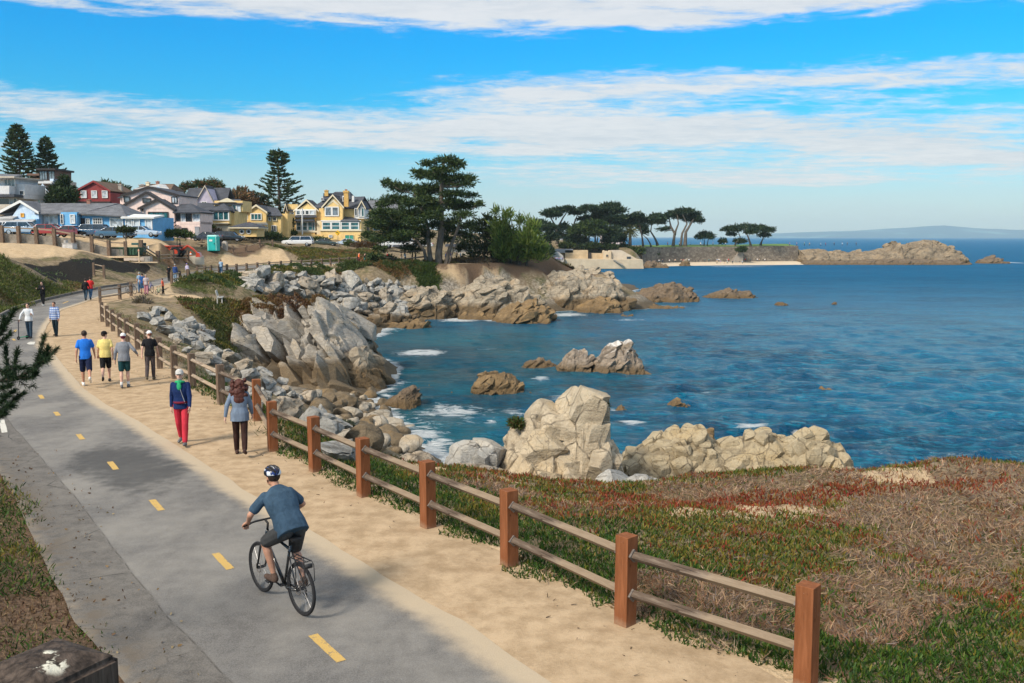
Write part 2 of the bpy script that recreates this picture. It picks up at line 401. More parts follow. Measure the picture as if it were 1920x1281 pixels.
def zone(px, z=None, Y=None, soft=2., seed=1, wob=1.):
    "soft 0..1 mask of a region of the ground (corners given where they were read off the photograph)"
    pol = [gp(u, v) if z is None and Y is None else (gz(u, v, z) if Y is None else gy(u, v, Y)) for u, v in px]
    return pol
def mask(P, poly, soft=1.5, seed=1, wob=1.2, fs=.35):
    d = dline(P, list(poly)+[poly[0]]); s = np.where(inpoly(P, poly), d, -d)
    return sst(-soft, soft, s+fbm(P*fs, 4, seed)*wob)
Q = lambda L: [gy(u, v, Y) for u, v, Y in L]
Z_MULCH = Q([(-200,455,80),(0,478,76),(60,496,75),(110,513,79),(160,531,88),(195,536,94),(240,531,96),(290,522,103),(262,508,104),(240,498,102),(160,494,95),(100,484,90),(0,466,84),(-200,440,90)])
Z_SAND = Q([(-300,455,86),(0,466,86),(100,485,92),(160,494,97),(205,490,101),(300,470,114),(345,455,128),(200,450,122),(0,450,119),(-300,440,115)])
Z_BROWN = Q([(262,508,104),(290,521,104),(350,512,118),(372,500,124),(370,485,132),(470,470,146),(560,464,168),(430,458,148),(330,455,130),(300,470,114),(205,491,101),(240,498,103)])
Z_PLANT = Q([(416,499,128),(414,482,137),(440,473,143),(500,466,150),(530,468,152),(575,489,140),(520,494,128),(440,500,126)])
Z_POINT = Q([(820,497,140),(1000,488,168),(1050,492,160),(1130,512,152),(1100,520,146),(1000,512,144),(880,515,136),(815,515,134)])
Z_TRAIL = W2([(262,545),(300,535),(320,533),(322,541),(370,551),(430,555),(520,557),(560,566),(470,566),(400,560),(330,553),(290,556)])
def ground_attrs(P):
    a = {}
    a['mulch'] = mask(P, Z_MULCH, .8, 2, 1.0); a['sand'] = np.maximum(mask(P, Z_SAND, 1.0, 3, 1.0), mask(P, Z_PLANT, .6, 4, .5))
    a['brown'] = mask(P, Z_BROWN, 1.0, 5, 1.5); r = np.hypot(P[:, 0], P[:, 1])
    a['brown'] = np.maximum(a['brown'], mask(P, Z_POINT, 1.5, 7, 2.5))
    a['sand'] = np.maximum(a['sand'], mask(P, Z_TRAIL, .4, 8, .7))
    # trodden bare earth at the two path edges
    d = np.where(inpoly(P, CORR), 0, dline(P, CORR)); dl = dline(P, [tuple(q[:2]) for q in PL]); a['sand'] = np.maximum(a['sand'], sst(1., .0, d+fbm(P*.9, 3, 6)*.5)*(dl > 2.5))
    a['brown'] = np.maximum(a['brown'], sst(6., 2., dl)*(r < 45)*.9)
    bare = sst(.2, .42, fbm(P*.33, 4, 44))*(r < 40)*sst(1., 4., d); a['sand'] = np.maximum(a['sand'], bare*.8)
    return a
def mat_ground():
    m, g = newmat('ground'); p = g.pos(); x, y, z = g.xyz(p); nz = g.xyz(g.normal())[2]
    n1, n2, n3 = g.noise(p, .35, 6, .6), g.noise(p, 2.3, 6, .65), g.noise(p, 14, 4, .6)
    soil = g.mix(n2.smooth(.35, .65), (.17, .125, .08), (.30, .235, .155))
    veg = g.ramp((n1*.5+n2*.6).smooth(.3, .8), [(0, (.030, .050, .012)), (.35, (.085, .095, .028)), (.6, (.19, .135, .055)), (.8, (.22, .17, .10)), (1, (.07, .085, .02))])
    c = g.mix((n1*.6+n3*.5).smooth(.62, .4)*.85, soil, veg)
    rock = g.mix(n2.smooth(.3, .7), (.20, .17, .13), (.44, .39, .32)); rock = g.mix(g.voro(p, 1.4, 'DISTANCE_TO_EDGE').smooth(.09, .0)*.7, rock, (.08, .065, .05))
    rock = g.mix(z.smooth(-4.6, -5.9)*.85, rock, (.085, .062, .035))
    c = g.mix(((1.0-nz)*1.6+n2*.35-.15).smooth(.36, .62)*z.smooth(.6, -1.0), c, rock)
    c = g.mix(z.smooth(-4.2, -5.2), c, rock)
    sand = g.mix((n2*.6+n3*.5).smooth(.35, .75), (.40, .285, .165), (.60, .455, .29))
    c = g.mix((g.attr('sand')+(n3-.5)*.5).smooth(.3, .7), c, sand)
    br = g.mix(n3.smooth(.3, .7), (.085, .055, .035), (.18, .12, .078)); c = g.mix((g.attr('brown')+(n2-.5)*.6).smooth(.3, .7), c, br)
    mu = g.mix(n3.smooth(.4, .75), (.012, .011, .010), (.045, .04, .034)); c = g.mix((g.attr('mulch')+(n3-.5)*.4).smooth(.4, .6), c, mu)
    h = n2*.7+n3*.5
    g.out(g.bsdf(c, .95, g.bump(h, .8, .12), .12)); return m
ga = ground_attrs(GP)
tag(mesh('ground', np.c_[GX, GY, GZ], quads(NR, NT)[:, ::-1], mat_ground(), smooth=True, attrs=ga), 'ice plant bank, sandy soil and cliffs along the shore', kind='structure')

# ---------------------------------------------------------------- the bike path, its dirt shoulder and markings
def strip(name, A, B, n, m, mat, lift, kind='structure', edge=.0, parent=None, seed=0):
    A, B = resample(A, n), resample(B, n); t = np.linspace(0, 1, m); V = []
    w = fbm(np.c_[A[:, :2]*1.1], 3, seed)*edge; w2 = fbm(np.c_[B[:, :2]*1.3+50], 3, seed)*edge
    D = (B-A)[:, :2]; D /= np.hypot(*D.T)[:, None]+1e-9
    A[:, :2] += D*w[:, None]; B[:, :2] += D*w2[:, None]
    P = A[:, None, :2]*(1-t)[None, :, None]+B[:, None, :2]*t[None, :, None]; P = P.reshape(-1, 2)
    z = zpath(P[:, 1])+lift; s = np.repeat(np.r_[0, np.cumsum(np.hypot(*np.diff((A+B)[:, :2]/2, axis=0).T))], m)
    o = mesh(name, np.c_[P, z], quads(n, m), mat, parent, True, attrs={'across': np.tile(t, n), 'along': s}); return tag(o, kind=kind)
def mat_asphalt():
    m, g = newmat('asphalt'); p = g.pos(); t = g.attr('across'); n1, n2, n3 = g.noise(p, .5, 4), g.noise(p, 4, 5, .6), g.noise(p, 70, 3, .7)
    n0 = g.noise(g.scale(p, (1, .35, 1), rot=(0, 0, .62)), 1.1, 5)
    c = g.mix((n3*.8+n2*.3).smooth(.35, .75), (.098, .093, .088), (.208, .199, .187))
    c = g.mix((n1*.55+n0*.5).smooth(.4, .68)*.5, c, (.32, .30, .265))
    old = g.mix((n3*.6+n2*.5).smooth(.35, .7), (.068, .062, .056), (.175, .16, .142)); old = g.mix((n2*.6+n0*.5).smooth(.52, .66)*t.smooth(.2, .02), old, (.10, .075, .05))
    seam = t+(n2-.5)*.012
    c = g.mix(seam.smooth(.262, .240)*.75, c, old)
    c = g.mix(g.voro(g.mix(.25, g.scale(p, (1, 1, 0)), g.noise(p, 1.7, 4, col=True), 'ADD'), .55, 'DISTANCE_TO_EDGE').smooth(.011, .0)*t.smooth(.27, .2)*n1.smooth(.45, .6)*.8, c, (.03, .03, .03))
    c = g.mix(seam.gauss(.250, .003)*.7*n2.smooth(.4, .6), c, (.04, .035, .03))
    dust = (t.smooth(.80, 1.0)*.95+(n2-.5)*.55*t.smooth(.6, .9)+t.smooth(.10, 0.)*.6*n2).clamp()
    c = g.mix(dust.smooth(.12, .85)*.92, c, g.mix(n3, (.42, .335, .235), (.52, .42, .29)))
    c = g.mix(g.noise(p, 2.6, 3).smooth(.70, .78)*t.smooth(.3, .1)*.6, c, (.12, .055, .03))
    x, y, z = g.xyz(p); sx, sy = x+8.1, y-18.6; ca, sa = .58, .81      # cast shadow of a tree at left, painted into the asphalt colour
    wet = (((sx*ca*-1.+sy*sa)/2.6).pow(2)+((sx*sa+sy*ca)/1.15).pow(2)+(n1-.5)*2.2+(n2-.5)*.9)  # ragged outline of the painted tree shadow; the asphalt is dry
    c = g.mix(wet.smooth(1.0, .1)*.7, c, (.06, .06, .06))  # darkens the dry asphalt inside the painted tree shadow
    g.out(g.bsdf(c, .9, g.bump(n3*.7+n2*.4, .6, .012), .2)); return m
def mat_dirt():
    m, g = newmat('sandy dirt'); p = g.pos(); n1, n2, n3, n4 = g.noise(p, .6, 5), g.noise(p, 3.0, 4, .55), g.noise(p, 26, 5, .7), g.noise(p, 120, 2, .7)
    c = g.mix((n2*.55+n3*.35+n1*.25).smooth(.4, .72), (.31, .218, .128), (.51, .378, .242))
    c = g.mix((n1*.7+n3*.4).smooth(.62, .74)*.5, c, (.30, .19, .10))
    c = g.mix((n4*.6+n3*.45).smooth(.60, .70)*.5, c, (.20, .13, .07)); c = g.mix((n4*.6+n3*.4).smooth(.42, .34)*.4, c, (.72, .58, .40))
    g.out(g.bsdf(c, .96, g.bump(n2*.8+n3*.35+n4*.12, .8, .03), .1)); return m
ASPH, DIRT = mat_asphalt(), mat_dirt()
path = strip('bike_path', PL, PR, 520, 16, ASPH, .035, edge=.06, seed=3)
FNX = np.r_[FN[:19], W2([(189,580)]), FN[19:], W2([(285,549),(322,535)]), FF[1:], W2([(740,497),(800,496),(860,496),(930,494)])]
SHA = np.r_[PR]
# shoulder: from the asphalt edge to a little past the fence
def outward(L, d):
    T = np.gradient(L[:, :2], axis=0); N = np.c_[T[:, 1], -T[:, 0]]; N /= np.hypot(*N.T)[:, None]; Q2 = L.copy(); Q2[:, :2] += N*d; return Q2
_fx = resample(FNX, 200); _fx = np.where(_fx[:, 1:2] < 118, outward(_fx, .25), outward(_fx, -1.3))
def shoulder():
    "matches every point of the asphalt edge with the nearest fence point so the strip does not fold"
    A = resample(np.r_[[PR[0]+[0, 0, 0]], PR], 500); B = []; last = 0
    ext = np.r_[[np.array([3.6, 6.5, 0])], _fx]; D = resample(ext, 900)
    s = np.linspace(0, 1, len(A))
    for i, a in enumerate(A):
        lo = last; hi = min(len(D), last+14); k = lo+int(np.argmin(np.hypot(*(D[lo:hi, :2]-a[:2]).T))); last = k; B.append(D[k])
    return A, np.array(B)
sa, sb = shoulder()
def strip_raw(name, A, B, m, mat, lift):
    n = len(A); t = np.linspace(-.03, 1, m); P = (A[:, None, :2]*(1-t)[None, :, None]+B[:, None, :2]*t[None, :, None]).reshape(-1, 2)
    z = zpath(P[:, 1])+lift+np.tile(-.02*np.abs(t), n)*0
    return tag(mesh(name, np.c_[P, z], quads(n, m), mat, None, True), kind='structure')
strip_raw('dirt_path', sa, sb, 14, DIRT, .018)
def mat_worn(name, c):
    m, g = newmat(name); p = g.pos(); n, f = g.noise(p, 9, 5, .7), g.noise(p, 70, 3, .7)
    g.out(g.bsdf(g.mix((n*.7+f*.5).smooth(.64, .74)*.85, g.mix(n, [v*.85 for v in c], [v*1.1 for v in c]), (.16, .15, .135)), .88, g.bump(f, .4, .008), .15)); return m
YEL, WHT = mat_worn('yellow road paint', (.56, .37, .12)), mat_worn('white road paint', (.62, .60, .54))
def dash(c0, c1, w, mat):
    a, b = gp(*c0), gp(*c1); d = (b-a)[:2]; L = np.hypot(*d); d /= L; n = np.array([-d[1], d[0]])*w/2; k = 8; V = []
    for i in range(k+1):
        q = a[:2]+d*L*i/k
        for s in (-1, 1): r = q+s*n*(1+rnd.uniform(-.06, .06)); V.append((r[0], r[1], float(zpath(r[1]))+.040))
    o = mesh('lane_dash', V, [(2*i, 2*i+1, 2*i+3, 2*i+2) for i in range(k)], mat, path)
    return o
for a, b in [((640,1246),(587,1196)),((432,1072),(404,1042)),((303,961),(285,941)),((218,884),(206,869)),((155,827),(147,817)),((110,782),(104,775)),((80,750),(75,743)),((28,640),(24,637)),((27,624),(30,620)),((118,570),(128,566))]: dash(a, b, .12, YEL)
dash((9,814), (3,790), .13, WHT)
mk = mesh('arrow_mark', [tuple(gz(u, v, .04)) for u, v in [(50,644),(56,641),(66,641),(64,646),(54,646)]], [(0, 1, 2, 3, 4)], WHT, path)
# low timber edging along the planted bank
E = resample(PL[10:17], 60); kb = MB()
for a, b in zip(E[:-1], E[1:]):
    d = b-a; kb.box(((a+b)/2+[-.06, .03, .09]), (float(np.hypot(d[0], d[1]))+.01, .14, .24), (0, 0, atan2(d[1], d[0])))
tag(kb.build('path_edging', M('grey edging', (.17, .15, .13))), 'low dark edging between the bike path and green bank', kind='structure')

# ---------------------------------------------------------------- the sea
FOAM = []                                     # (x, y, radius along x, radius along y, strength)
def foam(u, v, ru, rv, s=1.):
    p = gz(u, v, SEA); q = gz(u+ru, v, SEA); a = gz(u, v-rv, SEA); b = gz(u, v+rv, SEA)
    FOAM.append((p[0], p[1], abs(q[0]-p[0]), abs(a[1]-b[1])/2, s))
for f in [(790,662,60,9,.9),(760,668,30,6,.5),(900,655,90,4,.5),(700,770,60,25,.3),(850,775,110,16,.75),(800,790,60,14,.6),(830,800,60,10,.6),(780,820,60,20,.95),(760,835,50,12,1.),(820,835,40,8,.9),
          (1060,748,36,9,.8),(1015,712,22,7,.9),(1180,797,34,7,1.),(1150,772,16,6,.8),(1410,802,40,7,.9),(1240,820,25,6,.8),(1500,812,24,4,.7),(1265,763,30,5,.6),(860,600,50,5,.95),(930,600,34,5,.9),(1060,590,50,5,.9),(1000,592,40,4,.8),
          (1180,600,40,4,.7),(1300,545,40,3,.6),(1250,575,60,4,.7),(1320,742,60,6,.5),(1380,727,40,7,.4),(1890,492,24,2.5,.8),(1700,496,160,1.6,.5),(1800,858,120,10,.5),(1650,860,80,8,.5),(960,765,70,10,.35),(730,700,30,14,.5),
          (1040,590,90,4,.5),(1330,552,20,2,.6),(1400,545,30,2,.5),(980,745,40,6,.3),(720,745,40,10,.7),(1120,690,90,4,.35),(1380,500,110,1.4,.7),(900,790,70,8,.6),(770,700,60,8,.5),(860,690,70,6,.45),(980,660,60,4,.4),(830,760,50,8,.6),(1130,742,60,8,.45),(1240,700,80,6,.4),(1420,770,70,7,.42),(1560,820,70,7,.45),(960,775,40,9,.7),(1480,660,120,6,.36),(1700,720,140,8,.38),(1620,600,160,4,.33),(750,720,34,10,.6)]: foam(*f)
def make_sea():
    nr, ntt = 820, 560; th = np.linspace(R(-24), R(48), ntt); rr = np.geomspace(38, 15000, nr)
    t, r = np.meshgrid(th, rr); x, y = (r*np.sin(t)).ravel(), (r*np.cos(t)).ravel(); r = r.ravel(); z = np.zeros_like(x)
    rg = random.Random(3)
    for k in range(14):
        wl = rg.choice([.9, 1.1, 1.3, 1.6, 1.9, 2.3, 2.8, 3.6]); a = rg.gauss(2.3, .55); ph = rg.uniform(0, 6)
        arg = (x*cos(a)+y*sin(a))*2*pi/wl+ph+fbm(np.c_[x, y]/(wl*3.2), 2, k)*4.
        z += (1-np.abs(np.sin(arg/2)))*wl*.036*sst(.55, .15, r*.011/wl)
    cove = sst(18, -8, x-(y-60)*.18)*sst(130, 95, y); z *= 1-.35*cove
    f = np.zeros_like(x)
    for (a, b, c, d, s) in FOAM: f = np.maximum(f, s*np.exp(-(((x-a)/c)**2+((y-b)/d)**2)*.8))
    depth = np.full_like(x, -15.); near = (r < 430)&(t.ravel() < TH[-1]); depth[near] = tz(x[near], y[near])
    sh = sst(-9.2, -6.6, depth); f = np.maximum(f, sst(-7.6, -6.5, depth)*.80*(r < 200))
    m, g = newmat('sea water'); p = g.pos(); px, py, pz = g.xyz(p); q = g.vec(px, py, 0.0)
    w0 = g.scale(q, (.55, 1.25, 1), rot=(0, 0, .5))
    n1, n2, n3 = g.noise(w0, .55, 6, .62, .6), g.noise(g.scale(q, (.7, 1.5, 1), rot=(0, 0, -.25)), 2.0, 5, .62, .4), g.noise(q, .035, 4)
    n4 = g.noise(w0, .09, 6, .65, .5)
    deep = g.mix((n4*.6+n3*.5).smooth(.4, .68), (.0006, .042, .095), (.001, .135, .275))
    c = g.mix((n1*.5+n2*.55).smooth(.49, .64)*.65, deep, (.008, .28, .42))
    c = g.mix(g.attr('shallow')*.75, c, g.mix(n3.smooth(.4, .6), (.004, .062, .085), (.010, .15, .165)))
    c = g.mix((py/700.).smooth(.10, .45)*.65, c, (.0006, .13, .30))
    fz = g.noise(w0, .9, 8, .7, 1.6); fa = g.attr('foam')
    fm = (fz+fa*.62-.84).smooth(.0, .18)*fa.smooth(.05, .3)
    cap = (n2*.5+fz*.5+n1*.25).smooth(.80, .86)*n4.smooth(.5, .62)*.5
    fm = fm.mx(cap)
    c = g.mix(fm*.92, c, (.80, .84, .85))
    b = g.bump(n1*1.2+n2*1.3+fz*.5, 1.0, .85); rr = (py/900.).smooth(.03, .30)
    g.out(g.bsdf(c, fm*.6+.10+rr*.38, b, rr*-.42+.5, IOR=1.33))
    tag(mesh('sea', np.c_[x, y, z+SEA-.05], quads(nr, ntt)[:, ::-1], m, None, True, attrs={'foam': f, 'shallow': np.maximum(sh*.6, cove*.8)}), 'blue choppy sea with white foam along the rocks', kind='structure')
make_sea()
# ---------------------------------------------------------------- hills across the bay, and the air in between
def hills():
    n, k = 300, 14; u = np.linspace(1380, 2500, n)
    top = np.interp(u, [1380,1430,1500,1560,1600,1650,1700,1740,1765,1790,1830,1900,2000,2200,2500], [443,438,434.5,432,431,427,424,420.5,419.5,422,426,429,428,424,430])
    V = []
    for j in range(k):
        t = j/(k-1)
        for i in range(n):
            Yd = 9200+1500*t; b = gy(u[i], top[i], 9200); h = (b[2]+11.)*(sin(t*pi/2)**.8)*(1+.0*t)
            V.append(((u[i]-CX)/F*Yd*1.0, Yd, SEA-4+h*(1+.10*fbm(np.array([[i*.06, j*.7]]), 4, 8)[0]*sin(pi*t))))
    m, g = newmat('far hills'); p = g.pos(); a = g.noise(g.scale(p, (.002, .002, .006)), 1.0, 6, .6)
    g.out(g.bsdf(g.mix(a.smooth(.5, .66), (.02, .12, .22), (.10, .24, .32)), .95))  # part of the distant haze's blue is put into this base colour
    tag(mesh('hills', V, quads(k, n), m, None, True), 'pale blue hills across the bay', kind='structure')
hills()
hz = MB(); hz.box((1500, 5600, 83.5), (14000, 11600, 215)); 
def mat_haze():
    m, g = newmat('haze'); n = g.node('ShaderNodeVolumePrincipled'); n.inputs['Color'].default_value = (.74, .93, 1, 1); n.inputs['Density'].default_value = .00008
    n.inputs['Anisotropy'].default_value = 0; g.out(n, 'Volume'); return m
tag(hz.build('haze', mat_haze()), 'thin blue sea haze over the bay', kind='stuff')
# ================================================================ fences
def mat_wood(name, a, b, streak=26., worn=(.34, .29, .25), wornk=.35):
    m, g = newmat(name); o = g.obj(); n = g.noise(g.scale(o, (1, 1, .12)), streak, 5, .6, .3); k = g.noise(o, 7, 5, .6); f = g.noise(o, 60, 3)
    c = g.mix(n.smooth(.35, .7), a, b); c = g.mix(k.smooth(.60, .75)*wornk, c, worn); zz = g.xyz(o)[2]; kn = g.voro(g.scale(o, (1, 1, .5)), 5.5).smooth(.10, .04); c = g.mix(kn*.75, c, [v*.3 for v in a]); c = g.mix(g.noise(g.scale(o, (1, 1, .04)), 38, 3, .5).smooth(.66, .70)*.7, c, [v*.35 for v in a]); c = g.mix((k*.5-zz*1.6).smooth(.0, .30)*.45, c, (.36, .27, .18)); c = g.mix(f.smooth(.68, .75)*.3, c, (.55, .5, .42))
    g.out(g.bsdf(c, .85, g.bump(n*.8+f*.3, .5, .01), .15)); return m
POSTRED = mat_wood('red stained post wood', (.185, .066, .026), (.265, .100, .043), 18., (.30, .19, .12), .25)
POSTOLD = mat_wood('weathered post wood', (.115, .075, .052), (.22, .16, .115))
RAILW = mat_wood('weathered rail wood', (.095, .068, .050), (.20, .155, .118), 30., (.34, .285, .235), .4)
RAILOLD = mat_wood('sun bleached rail wood', (.22, .165, .12), (.40, .32, .24), 30., (.5, .44, .38), .4)
IRON = M('galvanised bracket metal', (.15, .13, .115), .6, .3, 30)
def fence(name, label, pts, h, sz, pm, rm, rails, red_to=0, bracket=True, w=.092, loose=None, group=None):
    root = thing(name, label, 'fence', (pts[0][0], pts[0][1], pts[0][2]), group=group); L = Vector(root.location)
    n = len(pts)
    for i, p in enumerate(pts):
        p = Vector(p)-L; a = Vector(pts[max(i-1, 0)]); b = Vector(pts[min(i+1, n-1)]); rz = atan2(b.y-a.y, b.x-a.x)+rnd.uniform(-.04, .04)
        mb = MB(); mb.box((0, 0, (h-.5)/2), (sz, sz, h+.5))
        mb.v = [(x, y, z*(1+hv) if z > 1 else z) for x, y, z in mb.v] if (hv := rnd.uniform(-.025, .025)) else mb.v; po = mb.build('post', pm[0] if i < red_to else pm[1], root, bevel=.008 if i < red_to else 0, loc=p)
        po.rotation_euler = (rnd.uniform(-.012, .012), rnd.uniform(-.012, .012), rz)
        if bracket:
            for s in (-1, 1):
                if (i == 0 and s == -1) or (i == n-1 and s == 1): continue
                for z in rails:
                    q = MB(); q.box((s*(sz/2+.012), 0, z), (.03, .118, .118), (R(45), 0, 0)); q.build('bracket', IRON, po)
    for i in range(n-1):
        a, b = Vector(pts[i])-L, Vector(pts[i+1])-L; d = b-a; l = Vector((d.x, d.y)).length
        if l > 4.6: continue
        for z in rails:
            mb = MB(); k = 6; dr = rnd.uniform(-.012, .012)
            ln = l-sz-.02
            mb.box((0, 0, 0), (w, w, ln))
            ro = mb.build('rail', rm[0] if i < red_to else rm[1], root, bevel=.006 if i < red_to else 0)
            ro.location = (a+b)/2+Vector((0, 0, z+dr))
            ro.rotation_euler = (Matrix.Rotation(0, 3, 'Z') @ d.to_track_quat('Z', 'Y').to_matrix() @ Matrix.Rotation(R(45), 3, 'Z')).to_euler()
    return root
nf = [Vector((p[0], p[1], float(zpath(p[1])))) for p in FN]
ex = nf[0]+(nf[0]-nf[1])
fence('timber_fence', 'two rail timber fence along the sandy path edge, its nearest posts red brown', nf, 1.15, .20, (POSTRED, POSTOLD), (RAILW, RAILOLD), (.42, .93), 8)
ff = [Vector((p[0], p[1], float(zpath(p[1])))) for p in FF]
fence('timber_fence', 'long weathered post and rail fence curving along the far path above the riprap', ff, 1.15, .22, (POSTOLD, POSTOLD), (RAILW, RAILOLD), (.45, .95), 0, False)
# the short barrier in front of the dark mulch
bp = [on(200,536), on(160+36,538)]
p0, p1 = gy(177, 533, 90), gy(196, 532, 90)
for p in (p0, p1): p[2] = tz1(p[0], p[1])
fence('timber_barrier', 'short grey timber barrier of two posts in front of the dark mulch bed', [Vector(p0), Vector(p1)], 1.3, .2, (POSTOLD, POSTOLD), (RAILOLD, RAILOLD), (.6, 1.15), 0, False)
# ================================================================ rock
def mat_rock(name, lo, hi, crack=(.07, .058, .045), tide=-5.2, stain=(.30, .22, .12), guano=0., stretch=(1, 1, 1), rot=(0, 0, 0), sc=1., tidec=(.075, .05, .025)):
    m, g = newmat(name); p = g.pos(); z = g.xyz(p)[2]; nz = g.xyz(g.normal())[2]; q = g.scale(p, stretch, rot=rot)
    n1, n2, n3 = g.noise(q, .55*sc, 6, .62), g.noise(q, 2.6*sc, 6, .65), g.noise(p, 16*sc, 5, .65)
    st = g.noise(g.scale(p, (.5, .5, 5), rot=rot), 1.1*sc, 5, .6, .4)
    c = g.mix((n1*.45+n2*.4+n3*.3).smooth(.40, .74), lo, hi); c = g.mix(n1.smooth(.5, .66)*.6, c, stain)
    c = g.mix(st.smooth(.55, .72)*.5, c, [v*.5 for v in lo]); c = g.mix(n3.smooth(.56, .70)*.4, c, [v*.55 for v in lo]); cr = g.attr('crack'); c = g.mix(cr*.72, c, crack)
    v = g.voro(g.mix(.3, q, g.noise(q, 1.3*sc, 4, col=True), 'ADD'), .9*sc, 'DISTANCE_TO_EDGE'); c = g.mix(v.smooth(.04, .0)*n2.smooth(.35, .6)*.75, c, crack); v2 = g.voro(g.mix(.3, g.scale(p, (1, 1, .6), rot=rot), g.noise(q, 3*sc, 3, col=True), 'ADD'), 2.6*sc, 'DISTANCE_TO_EDGE'); c = g.mix(v2.smooth(.035, .0)*n1.smooth(.4, .6)*.55, c, crack)
    if guano: c = g.mix(((nz-.15)*1.2+(z+5.2)*.24+n2*.6-.9).smooth(.3, .75)*guano, c, (.74, .72, .68))
    if tide is not None: c = g.mix((z+n1*1.0-.5).smooth(tide+.5, tide-.35)*.9, c, g.mix(n3.smooth(.35, .65), tidec, [min(1, x*2.3) for x in tidec]))
    rg_ = g.node('ShaderNodeTexNoise', noise_type='RIDGED_MULTIFRACTAL'); g.put(rg_.inputs['Vector'], q); rg_.inputs['Scale'].default_value = 1.5*sc; rg_.inputs['Detail'].default_value = 7; rg_.inputs['Roughness'].default_value = .55; rv = X(g.nt, rg_.outputs[0])
    c = g.mix(rv.smooth(1.35, 2.1)*.45, c, crack); h = n2*.5+n3*.45+st*.4-rv*.30
    g.out(g.bsdf(c, .88, g.bump(h, .85, .16/sc, None), .18)); return m
RK_TAN = mat_rock('pale tan granite', (.34, .275, .19), (.60, .51, .375), stain=(.46, .34, .19), tide=-6.0)
RK_GREY = mat_rock('grey layered rock', (.21, .19, .165), (.50, .455, .385), stain=(.42, .33, .22), stretch=(1, 1, 2.2), rot=(0, R(42), R(15)), tide=-4.0, tidec=(.085, .06, .033))
RK_LUMP = mat_rock('buff fractured rock', (.29, .23, .145), (.52, .44, .30), stain=(.38, .27, .13), tide=-6.0, crack=(.05, .04, .03))
RK_CLIFF = mat_rock('far cliff rock', (.19, .155, .11), (.50, .43, .33), stain=(.38, .27, .16), tide=-4.7, stretch=(1, 1, 2.4), rot=(0, R(-32), 0), sc=.55)
RK_BROWN = mat_rock('brown weed covered rock', (.13, .085, .042), (.32, .22, .115), stain=(.24, .15, .06), tide=-6.1, sc=.8)
RK_DARK = mat_rock('dark wet rock', (.09, .065, .045), (.25, .185, .125), stain=(.15, .10, .05), tide=-6.0, sc=.9)
RK_GUANO = mat_rock('rock whitened by birds', (.17, .13, .095), (.42, .35, .28), stain=(.25, .18, .11), guano=.95, tide=-5.9, stretch=(1, 1, 2), rot=(0, R(-35), 0))
RK_PALE = mat_rock('pale grey riprap stone', (.24, .235, .22), (.54, .52, .475), stain=(.42, .37, .29), tide=-4.9)
RK_WARM = mat_rock('warm grey riprap stone', (.26, .22, .17), (.52, .45, .36), stain=(.42, .32, .21), tide=-4.8)
RK_BEACH = mat_rock('brown beach stone', (.085, .066, .042), (.26, .20, .13), stain=(.22, .14, .06), tide=-7.5)
RK_POINT = mat_rock('brown craggy rock', (.13, .10, .068), (.40, .315, .215), stain=(.30, .21, .12), tide=-4.9, stretch=(1, 1, 2), rot=(0, R(-32), 0), sc=.5)
RK_LIGHTB = mat_rock('buff beach stone', (.26, .225, .175), (.50, .45, .37), stain=(.36, .27, .16), tide=-7.5)
def vnormals(V, Fq):
    n = np.cross(V[Fq[:, 2]]-V[Fq[:, 0]], V[Fq[:, 3 if Fq.shape[1] == 4 else 1]]-V[Fq[:, 1 if Fq.shape[1] == 4 else 0]])
    if Fq.shape[1] == 3: n = np.cross(V[Fq[:, 1]]-V[Fq[:, 0]], V[Fq[:, 2]]-V[Fq[:, 0]])
    o = np.zeros_like(V)
    for k in range(Fq.shape[1]): np.add.at(o, Fq[:, k], n)
    return o/(np.linalg.norm(o, axis=1)[:, None]+1e-9)
def jointed(P, seed, size, amp, rot=(0, 0, 0), asp=(1, 1, 1), crackw=.05):
    "flat tilted faces between three sets of joints, a thin groove along every joint"
    m = np.array(Euler(rot).to_matrix()); q = P@m/(size*np.array(asp)); q = q+np.c_[fbm(q*.4, 2, seed), fbm(q*.4+9, 2, seed+1), fbm(q*.4+19, 2, seed+2)]*.45
    i = np.floor(q).astype(np.int64); q[:, 0] += _h(i[:, 1], i[:, 2], i[:, 2]*0, seed+5); i = np.floor(q).astype(np.int64); q[:, 2] += .7*_h(i[:, 0], i[:, 1], i[:, 1]*0, seed+6); i = np.floor(q).astype(np.int64); f = q-i
    r = _h(i[:, 0], i[:, 1], i[:, 2], seed); e = np.minimum(f, 1-f).min(1); c = np.exp(-(e/crackw)**2)
    til = sum((f[:, k]-.5)*(_h(i[:, 0], i[:, 1], i[:, 2], seed+11+k)-.5) for k in range(3))
    return amp*.9*(r-.5)+amp*1.7*til-amp*.22*c, c
def lumpy(P, seed, size, amp):
    "rounded lumps with grooves between them"
    rg = np.random.default_rng(seed); lo, hi = P.min(0)-size, P.max(0)+size; n = int(min(900, max(12, np.prod((hi-lo)/size)*1.1)))
    S = rg.uniform(lo, hi, (n, 3)); d1 = np.full(len(P), 1e9); d2 = d1.copy(); Pj = P+np.c_[fbm(P/size, 3, seed), fbm(P/size+7, 3, seed), fbm(P/size+13, 3, seed)]*size*.3
    for s in S:
        d = ((Pj-s)**2).sum(1); m = d < d1; d2 = np.where(m, d1, np.minimum(d2, d)); d1 = np.minimum(d1, d)
    d1, d2 = np.sqrt(d1), np.sqrt(d2); e = (d2-d1)/size; return amp*(1-np.exp(-e*5.))*.8-amp*.6+amp*.5*np.sin(d1/size*2.), np.exp(-(e/.07)**2)
